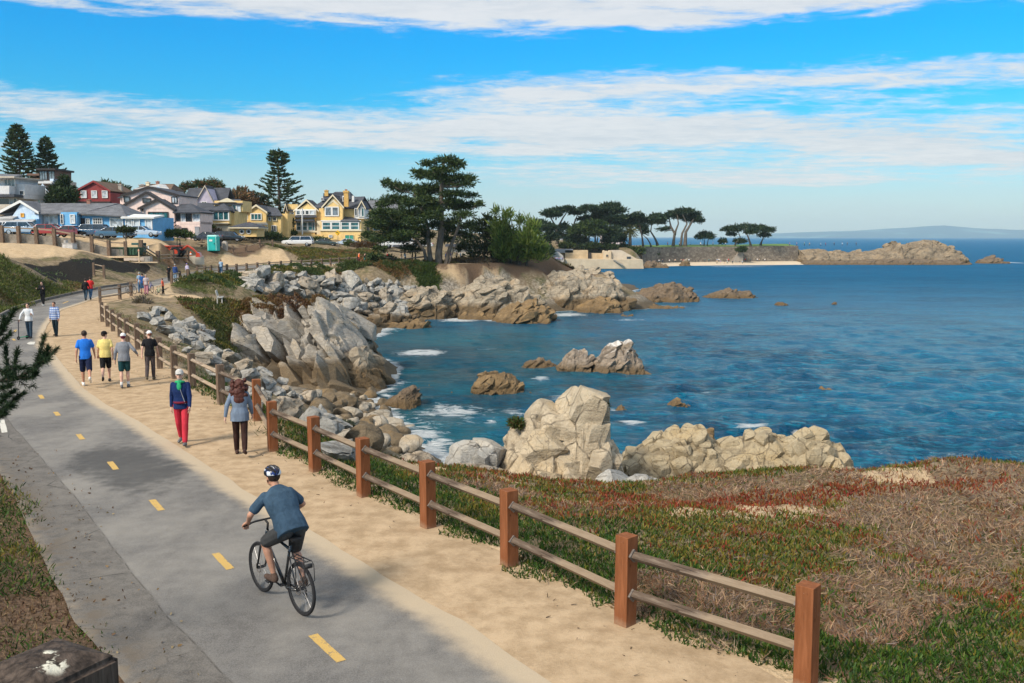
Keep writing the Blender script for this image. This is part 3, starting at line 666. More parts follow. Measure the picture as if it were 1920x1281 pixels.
def outcrop(name, label, sil, Y0, D, zb, mat, mode='joint', seed=1, size=1., amp=.3, rot=(0, 0, 0), asp=(1, 1, 1), ns=150, nt=90, power=2.2, lean=0., front=1.0, cat='rock', group=None, round_=.55, blocks=0, bs=1., rnd_=0., inset=.2):
    "a rock from its skyline: every skyline point is carried down to the base in front and behind"
    T = np.array([gy(u, v, Y0) for u, v in sil]); s = np.r_[0, np.cumsum(np.hypot(T[1:, 0]-T[:-1, 0], T[1:, 2]-T[:-1, 2]))]; s /= s[-1]
    a = np.linspace(0, 1, ns); X_ = np.interp(a, s, T[:, 0]); Z_ = np.interp(a, s, T[:, 2])
    e = np.minimum(a, 1-a)/.16; Dd = D*(.45+.55*np.clip(e, 0, 1)**.6)*(1+.25*fbm(np.c_[a*6, a*0+seed], 3, seed))
    t = np.linspace(-1, 1, nt); t = np.sign(t)*np.abs(t)**1.25
    h = (1-np.abs(t)**power)**round_; hh = zb+(Z_[:, None]-zb)*h[None, :]
    yy = Y0+Dd[:, None]*np.where(t < 0, t*front, t)[None, :]+lean*(hh-zb)
    V = np.stack([np.repeat(X_[:, None], nt, 1)+0*hh, yy, hh], -1).reshape(-1, 3)
    Fq = quads(ns, nt); N = vnormals(V, Fq)
    if N[:, 2].mean() < 0: Fq = Fq[:, ::-1]; N = -N
    if mode == 'joint':
        d, c = jointed(V, seed, size, amp, rot, asp); d2, c2 = jointed(V+3.3, seed+31, size*.33, amp*.30, rot, asp, .07); d += d2; c = np.maximum(c, c2*.5)
    else:
        d, c = lumpy(V, seed, size, amp); d2, c2 = lumpy(V, seed+5, size*.42, amp*.3); d += d2; c = np.maximum(c, c2*.5)
    if blocks: d *= .35
    d += fbm(V*.7/size, 3, seed)*amp*.5+(np.abs(fbm(V*3.1/size, 3, seed+3))-.2)*amp*-.22
    d *= np.clip((V[:, 2]-zb)/1.0, .15, 1)
    V = V+N*(d-(.16*bs*size if blocks else 0))[:, None]
    if blocks:
        rg = np.random.default_rng(seed); E1, E2 = V[Fq[:, 1]]-V[Fq[:, 0]], V[Fq[:, 3]]-V[Fq[:, 0]]; ar = np.linalg.norm(np.cross(E1, E2), axis=1); fc = V[Fq].mean(1)
        ar *= (fc[:, 2] > zb+.25*(V[:, 2].max()-zb)*.3)*(fc[:, 1] < Y0+D*.6); pk = rg.choice(len(Fq), blocks, p=ar/ar.sum()); Vs, Fs, Cs = [V], [np.c_[Fq[:, :3]], np.c_[Fq[:, 0], Fq[:, 2:4]]], [c*.6]; nn = len(V)
        for j in pk:
            bv, bf = cutblock(rg, rnd_); sc_ = size*bs*np.array(asp)*rg.uniform(.55, 1.25)*rg.uniform(.8, 1.2, 3)*.62; m = np.array((Euler(rot).to_matrix() @ Euler(tuple(rg.normal(0, .16, 3))).to_matrix())); n = N[Fq[j, 0]]
            w = (bv*sc_)@m.T+fc[j]-n*size*bs*inset; w += (fbm(w*2.2/size, 3, seed)*.035*size)[:, None]*n; Vs.append(w); Fs.append(bf+nn); Cs.append(np.zeros(len(w))); nn += len(w)
        V, Fq, c = np.concatenate(Vs), np.concatenate(Fs), np.concatenate(Cs)
    ctr = V.mean(0); ctr[2] = max(zb, SEA) if zb < SEA else zb
    o = mesh(name, V-ctr, Fq, mat, None, False, ctr, {'crack': c}); sharpen(o, 24 if blocks else 32); return tag(o, label, cat, group)
_bm = bmesh.new(); bmesh.ops.create_icosphere(_bm, subdivisions=4, radius=1); ICO_V = np.array([v.co[:] for v in _bm.verts]); ICO_F = np.array([[v.index for v in f.verts] for f in _bm.faces]); _bm.free()
def cutblock(rg, rnd_=0.):
    "a stone cut by flat faces: six roughly square to each other, some more across its corners"
    V = ICO_V*1.25
    for k in range(6):
        n = np.zeros(3); n[k//2] = 1 if k % 2 else -1; n += rg.normal(0, .22, 3); n /= np.linalg.norm(n); V = V-np.maximum(0, V@n-rg.uniform(.62, .9))[:, None]*n
    for k in range(7):
        n = rg.normal(size=3); n /= np.linalg.norm(n); V = V-np.maximum(0, V@n-rg.uniform(.72, 1.0))[:, None]*n
    if rnd_: V = V*(1-rnd_)+V/np.linalg.norm(V, axis=1)[:, None]*rnd_*.85
    return V, ICO_F
def sharpen(o, ang=32):
    o.data.polygons.foreach_set('use_smooth', np.ones(len(o.data.polygons), bool)); o.data.set_sharp_from_angle(angle=R(ang))
OC = outcrop
OC('rock_outcrop', 'tall pale tan rock with two rounded tops beyond the ice plant by the water', [(918,888),(932,855),(948,828),(972,806),(985,792),(1002,782),(1020,768),(1035,762),(1048,776),(1060,762),(1070,744),(1085,728),(1102,727),(1114,736),(1122,757),(1128,795),(1142,836),(1158,862),(1170,900)], 29.5, 2.3, -4.2, RK_TAN, seed=4, size=1.25, amp=.30, blocks=70, bs=.62, inset=.34, rot=(.25, .35, .3), asp=(1.35, 1.1, 1.0), ns=210, nt=140, power=1.9, front=1.1)
OC('rock_outcrop', 'smooth shaded rock buttress beside the tall pale rock', [(1068,880),(1075,800),(1085,748),(1100,731),(1118,738),(1130,775),(1150,830),(1164,852),(1178,905)], 28.6, 1.3, -4.2, RK_TAN, 'joint', seed=14, size=1.2, amp=.22, blocks=18, bs=.7, inset=.3, rot=(.1, .25, .1), asp=(.8, 1, 1.7), ns=90, nt=90, power=2.2)
OC('rock_outcrop', 'low whitish knobbly rock left of the tall pale rock', [(822,880),(832,855),(850,841),(872,838),(888,838),(905,826),(920,826),(935,850),(945,890)], 28.6, 1.0, -3.6, RK_PALE, 'lump', seed=6, size=.8, amp=.18, blocks=12, rnd_=.2, ns=90, nt=60)
OC('rock_outcrop', 'flat pale slab lying at the edge of the ice plant below the knobbly rock', [(812,905),(822,880),(860,872),(905,870),(930,880),(945,905)], 26.4, .8, -2.8, RK_WARM, 'lump', seed=9, size=.9, amp=.10, ns=70, nt=50)
OC('rock_outcrop', 'low rounded pale rock seen through the fence above the foam', [(744,885),(752,862),(775,852),(800,853),(815,866),(826,890)], 27.5, .9, -3.0, RK_WARM, 'lump', seed=10, size=.8, amp=.12, ns=60, nt=50)
OC('rock_outcrop', 'smooth grey slab rock at the foot of the tall pale rock', [(1118,938),(1140,905),(1165,890),(1190,880),(1215,880),(1235,892),(1240,925)], 24.6, 1.0, -2.9, RK_PALE, 'joint', seed=12, size=1.2, amp=.14, blocks=7, asp=(1.3, 1.2, .5), rot=(.2, .4, .2), ns=80, nt=60)
OC('rock_outcrop', 'long buff rock broken into rounded lumps at the edge of the right hand bluff', [(1152,905),(1162,868),(1182,846),(1212,828),(1242,822),(1278,806),(1310,804),(1328,814),(1345,826),(1372,824),(1400,814),(1440,811),(1462,818),(1490,817),(1524,813),(1545,822),(1562,834),(1580,852),(1592,890)], 33, 2.4, -7.2, RK_LUMP, 'lump', seed=21, size=.95, amp=.30, blocks=240, bs=.60, inset=.14, rnd_=.18, rot=(.2, -.35, .2), ns=260, nt=110, power=2.4)
OC('rock_outcrop', 'dark topped buff rock rising behind the long lumpy rock', [(1250,850),(1268,815),(1285,800),(1310,802),(1335,806),(1348,825),(1352,850)], 35, 1.5, -7.2, RK_BROWN, 'lump', seed=23, size=.8, amp=.28, blocks=30, bs=.7, rnd_=.15, ns=80, nt=60)
OC('white_rock_tip', 'small white pointed stone on top of the long lumpy rock', [(1516,822),(1523,812),(1529,806),(1533,815),(1536,824)], 33, .22, -3.0, RK_PALE, 'lump', seed=24, size=.3, amp=.05, ns=30, nt=24)
# the headland in the middle distance
HEAD = OC('rock_headland', 'big grey headland of slanting rock slabs in front of the cove', [(425,690),(440,650),(466,612),(492,592),(518,572),(545,578),(580,584),(604,578),(640,573),(668,590),(688,618),(698,650),(705,690),(712,722),(716,745)], 74, 8.0, -8.0, RK_GREY, seed=33, size=2.7, amp=1.0, blocks=210, bs=.80, rot=(.25, R(48), R(18)), asp=(1.6, 1.25, .42), ns=300, nt=170, power=1.6, round_=.66, front=1.6)
OC('rock_headland', 'dark undercut rock at the seaward end of the grey headland', [(600,735),(630,690),(660,660),(682,640),(698,655),(708,690),(714,722),(716,740)], 68.5, 3.2, -8.5, RK_CLIFF, 'lump', seed=35, size=2.0, amp=.7, blocks=40, bs=.7, rot=(.2, .5, .3), asp=(1.3, 1, .6), ns=120, nt=80)
for i, (sil, Y, D, zb, mt, mode, sz, am, lab) in enumerate([
    ([(800,600),(818,562),(845,548),(872,535),(900,520),(940,524),(975,534),(1005,560),(1030,595)], 133, 7, -8, RK_CLIFF, 'joint', 3.0, 1.5, 'pale slabby cliff rock below the big cypress'),
    ([(940,575),(965,535),(1000,517),(1040,510),(1082,506),(1120,515),(1150,522),(1172,545),(1184,572),(1188,590)], 147, 8, -8.5, RK_CLIFF, 'joint', 3.4, 1.7, 'slabby pale cliff at the tip of the cypress point'),
    ([(720,600),(740,560),(770,540),(800,535),(830,548),(850,590)], 128, 4, -8, RK_CLIFF, 'joint', 2.6, 1.2, 'broken cliff rock below the trunk of the big cypress'),
    ([(600,600),(690,604),(760,602),(800,606),(822,625)], 114.5, 4, -8, RK_BROWN, 'lump', 2.0, .9, 'low brown tidal rock ledge at the foot of the far riprap'),
    ([(845,610),(862,590),(900,586),(935,590),(960,596)], 126, 3, -8, RK_BROWN, 'lump', 1.8, .8, 'low weedy rock ledge at the waterline below the slabby cliff'),
    ([(925,600),(945,585),(965,575),(1000,572),(1024,582),(1031,602)], 122, 4, -8, RK_BROWN, 'joint', 2.2, 1.0, 'ochre brown shelving rock at the cliff foot'),
    ([(1064,597),(1080,578),(1100,568),(1125,562),(1150,571),(1170,592)], 139, 5, -8, RK_BROWN, 'joint', 2.4, .9, 'broad ochre brown domed rock in the water off the point'),
    ([(1130,596),(1150,575),(1175,572),(1190,590)], 146, 3, -8, RK_DARK, 'lump', 2, .7, 'small dark rock between the point and the domed brown rock'),
    ([(1160,580),(1178,556),(1205,545),(1232,537),(1255,528),(1280,541),(1298,550),(1304,560)], 163, 6, -8, RK_DARK, 'lump', 2.2, 1.1, 'dark jagged rock ridge running out from the point'),
    ([(1190,590),(1200,577),(1230,573),(1262,574),(1288,582),(1298,590)], 145, 3, -8, RK_BROWN, 'lump', 2, .6, 'flat ochre rock awash beside the dark jagged ridge'),
    ([(1318,560),(1332,549),(1355,544),(1368,539),(1382,547),(1405,546),(1416,560)], 171, 3.4, -8, RK_DARK, 'lump', 2, .7, 'lone dark rock with a peak, open water right of the jagged ridge'),
    ([(1158,602),(1168,591),(1182,591),(1192,603)], 130, 1.6, -8, RK_BROWN, 'lump', 1.2, .4, 'small brown rock awash below the domed brown rock'),
    ([(1448,580),(1458,567),(1468,565),(1480,580)], 151, 1.5, -8, RK_DARK, 'lump', 1, .3, 'small dark rock alone in open water, left of a smaller one'),
    ([(1556,576),(1565,568),(1574,576)], 153, 1, -8, RK_DARK, 'lump', 1, .3, 'smallest dark rock, alone in open water far out'),
    ([(1038,705),(1050,682),(1062,662),(1076,651),(1090,655),(1104,666),(1114,705)], 76.5, 1.6, -8, RK_GUANO, 'joint', 1.1, .5, 'smaller white capped sea rock, left of its big twin'),
    ([(1100,705),(1116,672),(1128,654),(1142,643),(1166,640),(1186,650),(1196,664),(1208,678),(1214,705)], 76, 2.5, -8, RK_GUANO, 'joint', 1.4, .65, 'largest white capped rock standing in the cove'),
    ([(972,700),(985,682),(1002,672),(1020,674),(1036,685),(1050,700)], 78.5, 1.4, -8, RK_DARK, 'joint', .9, .4, 'low dark rock left of the white capped rocks'),
    ([(878,748),(890,718),(905,700),(930,697),(948,703),(964,706),(980,722),(986,748)], 66, 2.0, -8, RK_BROWN, 'joint', 1.0, .5, 'brown ridged rock in the middle of the cove'),
    ([(985,745),(994,733),(1004,745)], 64.5, .5, -7.5, RK_BROWN, 'lump', .5, .15, 'little brown rock beside the ridged rock in the cove'),
    ([(704,775),(722,752),(745,736),(764,723),(782,730),(792,742)], 60.5, 1.8, -8, RK_DARK, 'joint', .8, .4, 'dark slanting rock in foam off the headland'),
    ([(722,731),(732,718),(744,731)], 69, .7, -7.5, RK_DARK, 'lump', .6, .2, 'tiny dark rock awash right under the headland'),
    ([(838,744),(847,734),(858,744)], 65.5, .7, -7.5, RK_DARK, 'lump', .6, .2, 'tiny black rock awash left of the ridged brown rock'),
    ([(792,731),(805,720),(816,731)], 68.5, .8, -7.5, RK_BROWN, 'lump', .6, .2, 'half sunk reddish rock in the cove below the headland'),
    ([(1246,772),(1258,754),(1268,748),(1280,757),(1290,772)], 59.5, 1.0, -7.5, RK_BROWN, 'lump', .8, .3, 'pointed brown rock with foam behind the long lumpy rock'),
    ([(1150,778),(1158,762),(1166,757),(1176,778)], 58.3, .6, -7.5, RK_BROWN, 'lump', .6, .2, 'small orange brown rock right of the tall pale rock'),
    ([(1522,745),(1535,730),(1546,727),(1558,734),(1566,745)], 65.5, 1.0, -7.5, RK_BROWN, 'lump', .8, .25, 'low reddish rock alone in the blue water'),
    ([(1446,812),(1458,801),(1470,800),(1478,812)], 53.2, .7, -7.5, RK_DARK, 'lump', .6, .2, 'dark half sunk rock in white foam beyond the lumpy rock'),
    ([(1480,510),(1492,488),(1498,471),(1520,466),(1560,469),(1600,472),(1640,467),(1662,462),(1670,460),(1674,450),(1680,459),(1692,458),(1712,455),(1730,450),(1745,452),(1762,457),(1775,462),(1790,471),(1806,482),(1822,497)], 388, 14, -9, RK_POINT, 'joint', 5.0, 2.2, 'long craggy rock promontory at the end of the beach wall'),
    ([(1480,505),(1510,489),(1560,487),(1640,488),(1720,486),(1790,486),(1828,503)], 376, 7, -8.5, RK_DARK, 'lump', 4.5, 1.8, 'dark tidal rock foot of the craggy promontory'),
    ([(1824,503),(1836,487),(1855,481),(1872,485),(1884,492),(1892,503)], 392, 5, -9, RK_DARK, 'lump', 4, 1.5, 'dark rock islet off the end of the promontory'),
    ([(1270,502),(1280,489),(1287,486),(1298,502)], 358, 3, -7.5, RK_CLIFF, 'lump', 2, .6, 'single buff rock standing on the far beach'),
    ([(1200,508),(1212,491),(1230,492),(1246,496),(1264,505)], 338, 5, -8, RK_DARK, 'lump', 2.4, 1.0, 'dark rocks at the corner of the sandstone sea wall'),
    ([(1085,520),(1098,505),(1112,503),(1124,510),(1140,512),(1150,524)], 158, 3, -8, RK_CLIFF, 'joint', 2.4, 1.0, 'pale rock at the back of the cypress point'),
    ]):
    far = Y > 300
    OC('sea_rock' if 'cliff' not in lab and 'promontory' not in lab else 'rock_cliff', lab, sil, Y, D, zb, mt, mode, seed=50+i, size=sz, amp=am, rot=(.2, R(-32), R(12)), asp=(1.4, 1.2, .5), ns=150 if far or sz > 2.5 else 90, nt=70 if sz > 2.5 else 56, blocks=(110 if far else 90) if sz > 2.1 else (26 if sz > .75 else 6), bs=(.5 if sz > 2.5 else .58) if mode == 'joint' else .5, rnd_=0. if mode == 'joint' else .12, inset=.42 if far else .22)
# ---------------------------------------------------------------- boulders
def boulder_mesh(name, seed, mat, round_=0.):
    rg = np.random.default_rng(seed); bm = bmesh.new(); bmesh.ops.create_icosphere(bm, subdivisions=4, radius=1)
    V = np.array([v.co[:] for v in bm.verts]); Fc = np.array([[v.index for v in f.verts] for f in bm.faces]); bm.free()
    V *= rg.uniform(.72, 1.2, 3)
    for _ in range(20 if not round_ else 9):
        n = rg.normal(size=3); n /= np.linalg.norm(n); d = rg.uniform(.42, .78)+round_*.25; k = np.maximum(0, V@n-d); V -= k[:, None]*n
    c = np.zeros(len(V))
    if not round_:
        dd, c = jointed(V, seed, .9, .13, tuple(rg.uniform(-1, 1, 3)), (1.3, 1, .6)); V += V/np.linalg.norm(V, axis=1)[:, None]*dd[:, None]
    V += V*(fbm(V*1.6, 3, seed)*(.06 if not round_ else .12)+fbm(V*6, 3, seed)*.03)[:, None]
    me = mesh(name, V, Fc, mat, None, True, None, {'crack': c*.7}); sharpen(me, 26)
    d = me.data; bpy.data.objects.remove(me); return d
ANG = [boulder_mesh('boulder', 100+i, RK_PALE if i % 3 else RK_WARM) for i in range(12)]
RND = [boulder_mesh('beach_stone', 130+i, RK_BEACH if i % 3 else RK_LIGHTB, 1.) for i in range(6)]
nb = 0
def boulder(name, label, group, p, size, data, flat=.75, sink=.18):
    o = link(bpy.data.objects.new(name, data)); o.rotation_euler = (rnd.uniform(-.5, .5), rnd.uniform(-.5, .5), rnd.uniform(0, 6.3))
    sx, sy, szz = (s*size/2*1.25 for s in (rnd.uniform(.85, 1.2), rnd.uniform(.85, 1.2), flat*rnd.uniform(.8, 1.15))); o.scale = (sx, sy, szz)
    o.location = (p[0], p[1], p[2]+szz*(1-2*sink)*.75); return tag(o, label, 'boulder', group)
def px_size(p, w): return w*p[1]/F
hand = [(268,600,26),(292,610,30),(298,586,28),(318,602,26),(312,628,34),(332,640,28),(352,624,48),(372,622,26),(380,640,32),(394,632,22),(350,662,26),(372,655,28),(398,672,40),(424,668,22),(382,680,40),(405,684,28),(418,690,24),(434,680,18),(457,696,32),(440,712,32),(468,716,42),(490,706,30),(500,728,36),(470,738,30),(520,742,32),(400,706,34),(430,738,30),(540,760,30),(512,768,28),(560,752,26),(455,765,34),(486,770,22),(530,722,26),(580,745,22)]
for u, v, w in hand:
    p = on(u, v); boulder('boulder', 'pale angular boulder tipped on the bank between the near fence and the headland', 'riprap boulders beside the near fence', p, px_size(p, w)*1.12, rnd.choice(ANG))
p = on(606, 812); o = boulder('standing_stone', 'tall pointed pale stone standing upright behind the red brown fence', None, p, px_size(p, 38), ANG[1], 1.7, .1); o.rotation_euler = (.1, -.12, .4)
p = on(640, 862); o = boulder('boulder', 'broad pale slab of rock directly behind the red brown fence posts', None, p, px_size(p, 95), ANG[4], .55, .2); o.rotation_euler = (.25, .3, .6)
def scatter(poly, n, lab, grp, data, s0, s1, rel=.62, flat=.75, name='boulder', pw=2.):
    xs, ys = [q[0] for q in poly], [q[1] for q in poly]; done = []; tries = 0
    while len(done) < n and tries < n*60:
        tries += 1; u, v = rnd.uniform(min(xs), max(xs)), rnd.uniform(min(ys), max(ys))
        if not inpoly(np.array([[u, v]]), poly)[0]: continue
        p = on(u, v); s = s0+(s1-s0)*rnd.random()**pw
        if any((p[0]-q[0])**2+(p[1]-q[1])**2+(p[2]-q[2])**2 < (rel*(s+t)/2)**2 for q, t in done): continue
        done.append((p, s)); boulder(name, lab, grp, p, s, rnd.choice(data), flat)
scatter([(262,590),(400,640),(450,680),(560,735),(640,790),(600,830),(540,790),(430,730),(330,650)], 34, 'pale angular boulder tipped on the bank between the near fence and the headland', 'riprap boulders beside the near fence', ANG, .5, 1.4)
scatter([(560,738),(700,735),(770,800),(775,848),(700,856),(640,830),(600,790)], 115, 'wet brown stone on the little beach at the foot of the fence bank', 'stones on the little beach', RND, .35, 1.15, .5, .75, 'beach_stone')
scatter([(434,527),(520,518),(560,522),(620,520),(640,530),(720,530),(780,540),(830,560),(835,588),(790,606),(700,618),(690,596),(620,572),(560,556),(480,556)], 132, 'grey angular boulder in the riprap slope behind the headland', 'riprap boulders below the far fence', ANG, 1.1, 3.4, .5, .8)
# ================================================================ low plants
def mat_leaf(name='leaf', trans=.25, rough=.55):
    if name in MATS: return MATS[name]
    m, g = newmat(name); c = g.attr('col', 'Color'); b = g.bsdf(c, rough, None, .25)
    if trans:
        t = g.node('ShaderNodeBsdfTranslucent'); g.put(t.inputs[0], c); mx = g.node('ShaderNodeMixShader'); mx.inputs[0].default_value = trans
        m.node_tree.links.new(b.outputs[0], mx.inputs[1]); m.node_tree.links.new(t.outputs[0], mx.inputs[2]); b = mx
    g.out(b); MATS[name] = m; return m
LEAF = mat_leaf()
def blades(P, D, L, Wd, C, bend=.0, seed=0, N=None):
    "thin blades: root P, direction D, length L, width Wd, colour C; two faces each"
    n = len(P); rg = np.random.default_rng(seed); D = D/np.linalg.norm(D, axis=1)[:, None]
    A = rg.normal(size=(n, 3)); A -= D*(A*D).sum(1)[:, None]; A /= np.linalg.norm(A, axis=1)[:, None]+1e-9; B = np.cross(D, A)
    L, Wd = L[:, None], Wd[:, None]; mid = P+D*L*.55+B*L*bend*.3; tip = P+D*L*.93+B*L*bend*1.0
    V = np.stack([P-A*Wd*.5, P+A*Wd*.5, mid+A*Wd*.5, mid-A*Wd*.5, tip+A*Wd*.14, tip-A*Wd*.14], 1).reshape(-1, 3)
    i = np.arange(n)[:, None]*6; Fq = np.concatenate([i+[0, 1, 2, 3], i+[3, 2, 4, 5]]); return V, Fq, np.repeat(C, 6, 0)
def polar(n, r0, r1, t0, t1, seed, pw=1.):
    rg = np.random.default_rng(seed); r = r0*(r1/r0)**(rg.random(n)**pw); t = rg.uniform(R(t0), R(t1), n); return np.c_[r*np.sin(t), r*np.cos(t)]
def pick(n, cols, seed):
    rg = np.random.default_rng(seed); cols = np.array(cols); k = rg.integers(0, len(cols), n); return cols[k]*rg.uniform(.7, 1.3, (n, 1))
GREEN = [(.020, .060, .008), (.035, .085, .010), (.055, .115, .014), (.085, .115, .016), (.028, .050, .012)]
OLIVE = [(.17, .15, .022), (.12, .12, .02), (.21, .145, .03), (.09, .11, .02)]
RED = [(.19, .028, .016), (.26, .045, .022), (.17, .04, .016), (.24, .095, .025), (.18, .07, .02)]
DRY = [(.34, .225, .125), (.26, .165, .095), (.41, .295, .19), (.20, .125, .08), (.31, .205, .145)]
TWIG = [(.16, .12, .10), (.24, .19, .17), (.12, .09, .08)]
Zb = lambda L, z=-.9: [gz(u, v, z) for u, v in L]
def near_bluff():
    P = polar(330000, 7.5, 33, -24, 56, 1, .8)
    d = np.where(inpoly(P, CORR), 0, dline(P, CORR)); fs = dline(P, [tuple(q[:2]) for q in np.r_[[nf[0]+(nf[0]-nf[1])*3], nf]])
    right = ~inpoly(P, CORR)
    # side of the fence away from the path
    lx = np.interp(P[:, 1], [q[1] for q in nf[:18]], [q[0] for q in nf[:18]]); lx = np.where(P[:, 1] < nf[0].y, nf[0].x+(nf[0].y-P[:, 1])*.86, lx)
    e = P[:, 0]-lx+fbm(P*.8, 3, 71)*.55+fbm(P*3., 2, 72)*.25
    keep = (e > .1) & (tz(P[:, 0], P[:, 1]) > -2.6)
    P = P[keep]; e = e[keep]; h = tz(P[:, 0], P[:, 1]); n = len(P); rg = np.random.default_rng(5); r = np.hypot(*P.T)
    red = np.maximum(mask(P, Zb([(1150,960),(1330,922),(1560,893),(1740,888),(1920,893),(1980,915),(1800,945),(1500,945),(1350,965),(1200,975)]), .5, 61, 1.0, .8), mask(P, Zb([(1100,935),(1250,905),(1330,905),(1240,935),(1150,960)]), .3, 62, .7, .8)*.7)
    dryz = np.maximum.reduce([mask(P, Zb(q), .45, 63+i, 1.1, .9) for i, q in enumerate([[(1240,885),(1600,882),(2000,880),(2000,893),(1700,890),(1440,905),(1260,925)], [(1560,960),(1740,920),(1960,905),(2000,1060),(1840,1075),(1700,1040),(1600,1010)], [(1630,1100),(1800,1040),(1900,1050),(1800,1110),(1660,1150)], [(1540,1180),(1680,1130),(1690,1180),(1570,1215)], [(1200,1200),(1420,1230),(1500,1290),(1300,1330),(1150,1260)], [(1540,1240),(1760,1200),(1730,1300),(1560,1330)],[(800,960),(930,930),(1050,950),(900,975)]])])
    v = fbm(P*.55, 4, 81); v2 = fbm(P*1.7, 4, 83); v3 = fbm(P*5., 2, 85)
    green = sst(-.1, .3, v*.6+v2*.5+.02-.085*(e-2)+.28*sst(3.5, 0., e)+.55*sst(15., 9.5, P[:, 1])*(P[:, 0] > 3))
    pd = np.clip(dryz*.70+sst(.12, .5, v2-v*.3)*.36+(1-green)*.20, 0, .9)
    u = rg.random(n); isd = u < sst(.18, .62, pd)*.86
    bare = (sst(.30, .48, fbm(P*.33, 4, 44))*sst(1., 4., e)*.75 > rg.random(n)); isd &= ~bare
    # succulent fingers
    I = np.where(~isd & ~bare)[0]; C = pick(len(I), GREEN, 2); ol = rg.random(len(I)) < np.clip(.66-green[I]*.62, .06, .7); C[ol] = pick(ol.sum(), OLIVE, 3)
    rd = rg.random(len(I)) < np.clip(red[I]*.95+(sst(-.1, .3, v2[I]*.6-v[I]*.5)*.55+.10)*sst(1.5, 4., e[I])*sst(.75, .2, green[I]+.2), 0, .95); C[rd] = pick(rd.sum(), RED, 4)
    D = np.c_[rg.normal(size=(len(I), 2))*.55, np.abs(rg.normal(.9, .25, len(I)))]; L = rg.uniform(.05, .11, len(I))*(1+.025*(r[I]-10)); base = np.c_[P[I], h[I]-.01+np.maximum(0, v2[I]+.15)*.12*sst(.2, .8, e[I])]
    V1, F1, C1 = blades(base, D, L, L*.20, C, .15, 6)
    tag(mesh('ice_plant', V1, F1, LEAF, attrs={'col': C1}), 'green and red ice plant covering the bluff beside the fence', kind='stuff')
    J = np.where(isd)[0]; J = np.r_[J, J[rg.random(len(J)) < .3]]; fl = np.c_[np.cos(v[J]*9), np.sin(v[J]*9)]
    D = np.c_[rg.normal(size=(len(J), 2))*.75+fl*.6, np.abs(rg.normal(.35, .35, len(J)))]; L = rg.uniform(.07, .20, len(J))
    C = pick(len(J), DRY, 8); ru_ = rg.random(len(J)) < sst(-.1, .3, v2[J]+v[J]*.5)*.45; C[ru_] = pick(ru_.sum(), [(.26, .13, .07), (.20, .09, .05), (.30, .17, .09)], 12); tw = rg.random(len(J)) < .16; C[tw] = pick(tw.sum(), TWIG, 9)
    V2, F2, C2 = blades(np.c_[P[J], h[J]+rg.uniform(-.02, .07, len(J))], D, L, rg.uniform(.005, .011, len(J))*(1+.05*(r[J]-9)), C, .35, 10)
    tag(mesh('dry_grass', V2, F2, LEAF, attrs={'col': C2}), 'matted dry grass and dead stems on the bluff', kind='stuff')
near_bluff()
from mathutils.bvhtree import BVHTree
def rock_top(o, P):
    t = BVHTree.FromPolygons([v.co[:] for v in o.data.vertices], [p.vertices[:] for p in o.data.polygons]); z = []
    for x, y in P:
        h = t.ray_cast(Vector((x, y, 50))-o.location, Vector((0, 0, -1)))[0]; z.append(h.z+o.location.z if h else -99)
    return np.maximum(np.array(z), tz(P[:, 0], P[:, 1]))
def cover(name, label, poly, n, cols, L0, L1, wk, up=.8, seed=0, soft=1., wob=1., patch=None, bend=.2, lift=.0, fs=.35, rock=None, raise_=0.):
    "leaves over a region of the ground; thins out at the ragged edge"
    rg = np.random.default_rng(seed); a = np.array(poly)[:, :2]; lo, hi = a.min(0)-1, a.max(0)+1; P = rg.uniform(lo, hi, (n*3, 2)); k = mask(P, poly, soft, seed, wob, fs)
    if patch is not None: k = k*sst(patch[0], patch[1], fbm(P*patch[2], 4, seed+7))
    P = P[rg.random(len(P)) < k][:n]; n = len(P); h = tz(P[:, 0], P[:, 1]) if rock is None else rock_top(rock, P); v = fbm(P*.5, 3, seed+3); mound = np.maximum(0, fbm(P*.7, 3, seed+4)+.2)*lift
    C = pick(n, cols[0], seed+1)
    for i, cc in enumerate(cols[1:]):
        s = rg.random(n) < sst(.0, .4, fbm(P*.45+31*i, 3, seed+20+i))*.9; C[s] = pick(s.sum(), cc, seed+2+i)
    D = np.c_[rg.normal(size=(n, 2))*.6, np.abs(rg.normal(up, .25, n))]; L = rg.uniform(L0, L1, n)
    V, Fq, C = blades(np.c_[P, h-.02+raise_+mound+rg.random(n)*mound*.3], D, L, L*wk, C, bend, seed+5); return tag(mesh(name, V, Fq, LEAF, attrs={'col': C}), label, kind='stuff')
BROWN = [(.17, .10, .04), (.22, .13, .05), (.13, .075, .03)]
cover('bank_ground_cover', 'green and brown ground cover on the bank left of the bike path', Q([(-260,440,75),(0,482,74),(60,500,73),(110,517,77),(155,533,87),(157,544,82),(75,564,68),(0,590,56),(-120,600,52)]), 60000, [[(.06, .085, .018), (.09, .12, .025), (.12, .13, .03)], [(.17, .14, .045), (.20, .13, .055)]], .10, .28, .22, seed=201, soft=.6, wob=.8, lift=.25)
cover('verge_grass', 'rough grass and dead leaves on the verge left of the asphalt', [(-4.2,8.6),(-5.0,10.5),(-6.3,12.2),(-9.0,16.),(-11.8,19),(-22,24),(-20,10),(-6,4)], 110000, [GREEN, [(.16, .10, .05), (.11, .06, .04), (.19, .13, .07)], GREEN, OLIVE], .04, .12, .16, seed=202, soft=.15, wob=.5, lift=.10, fs=1.2)
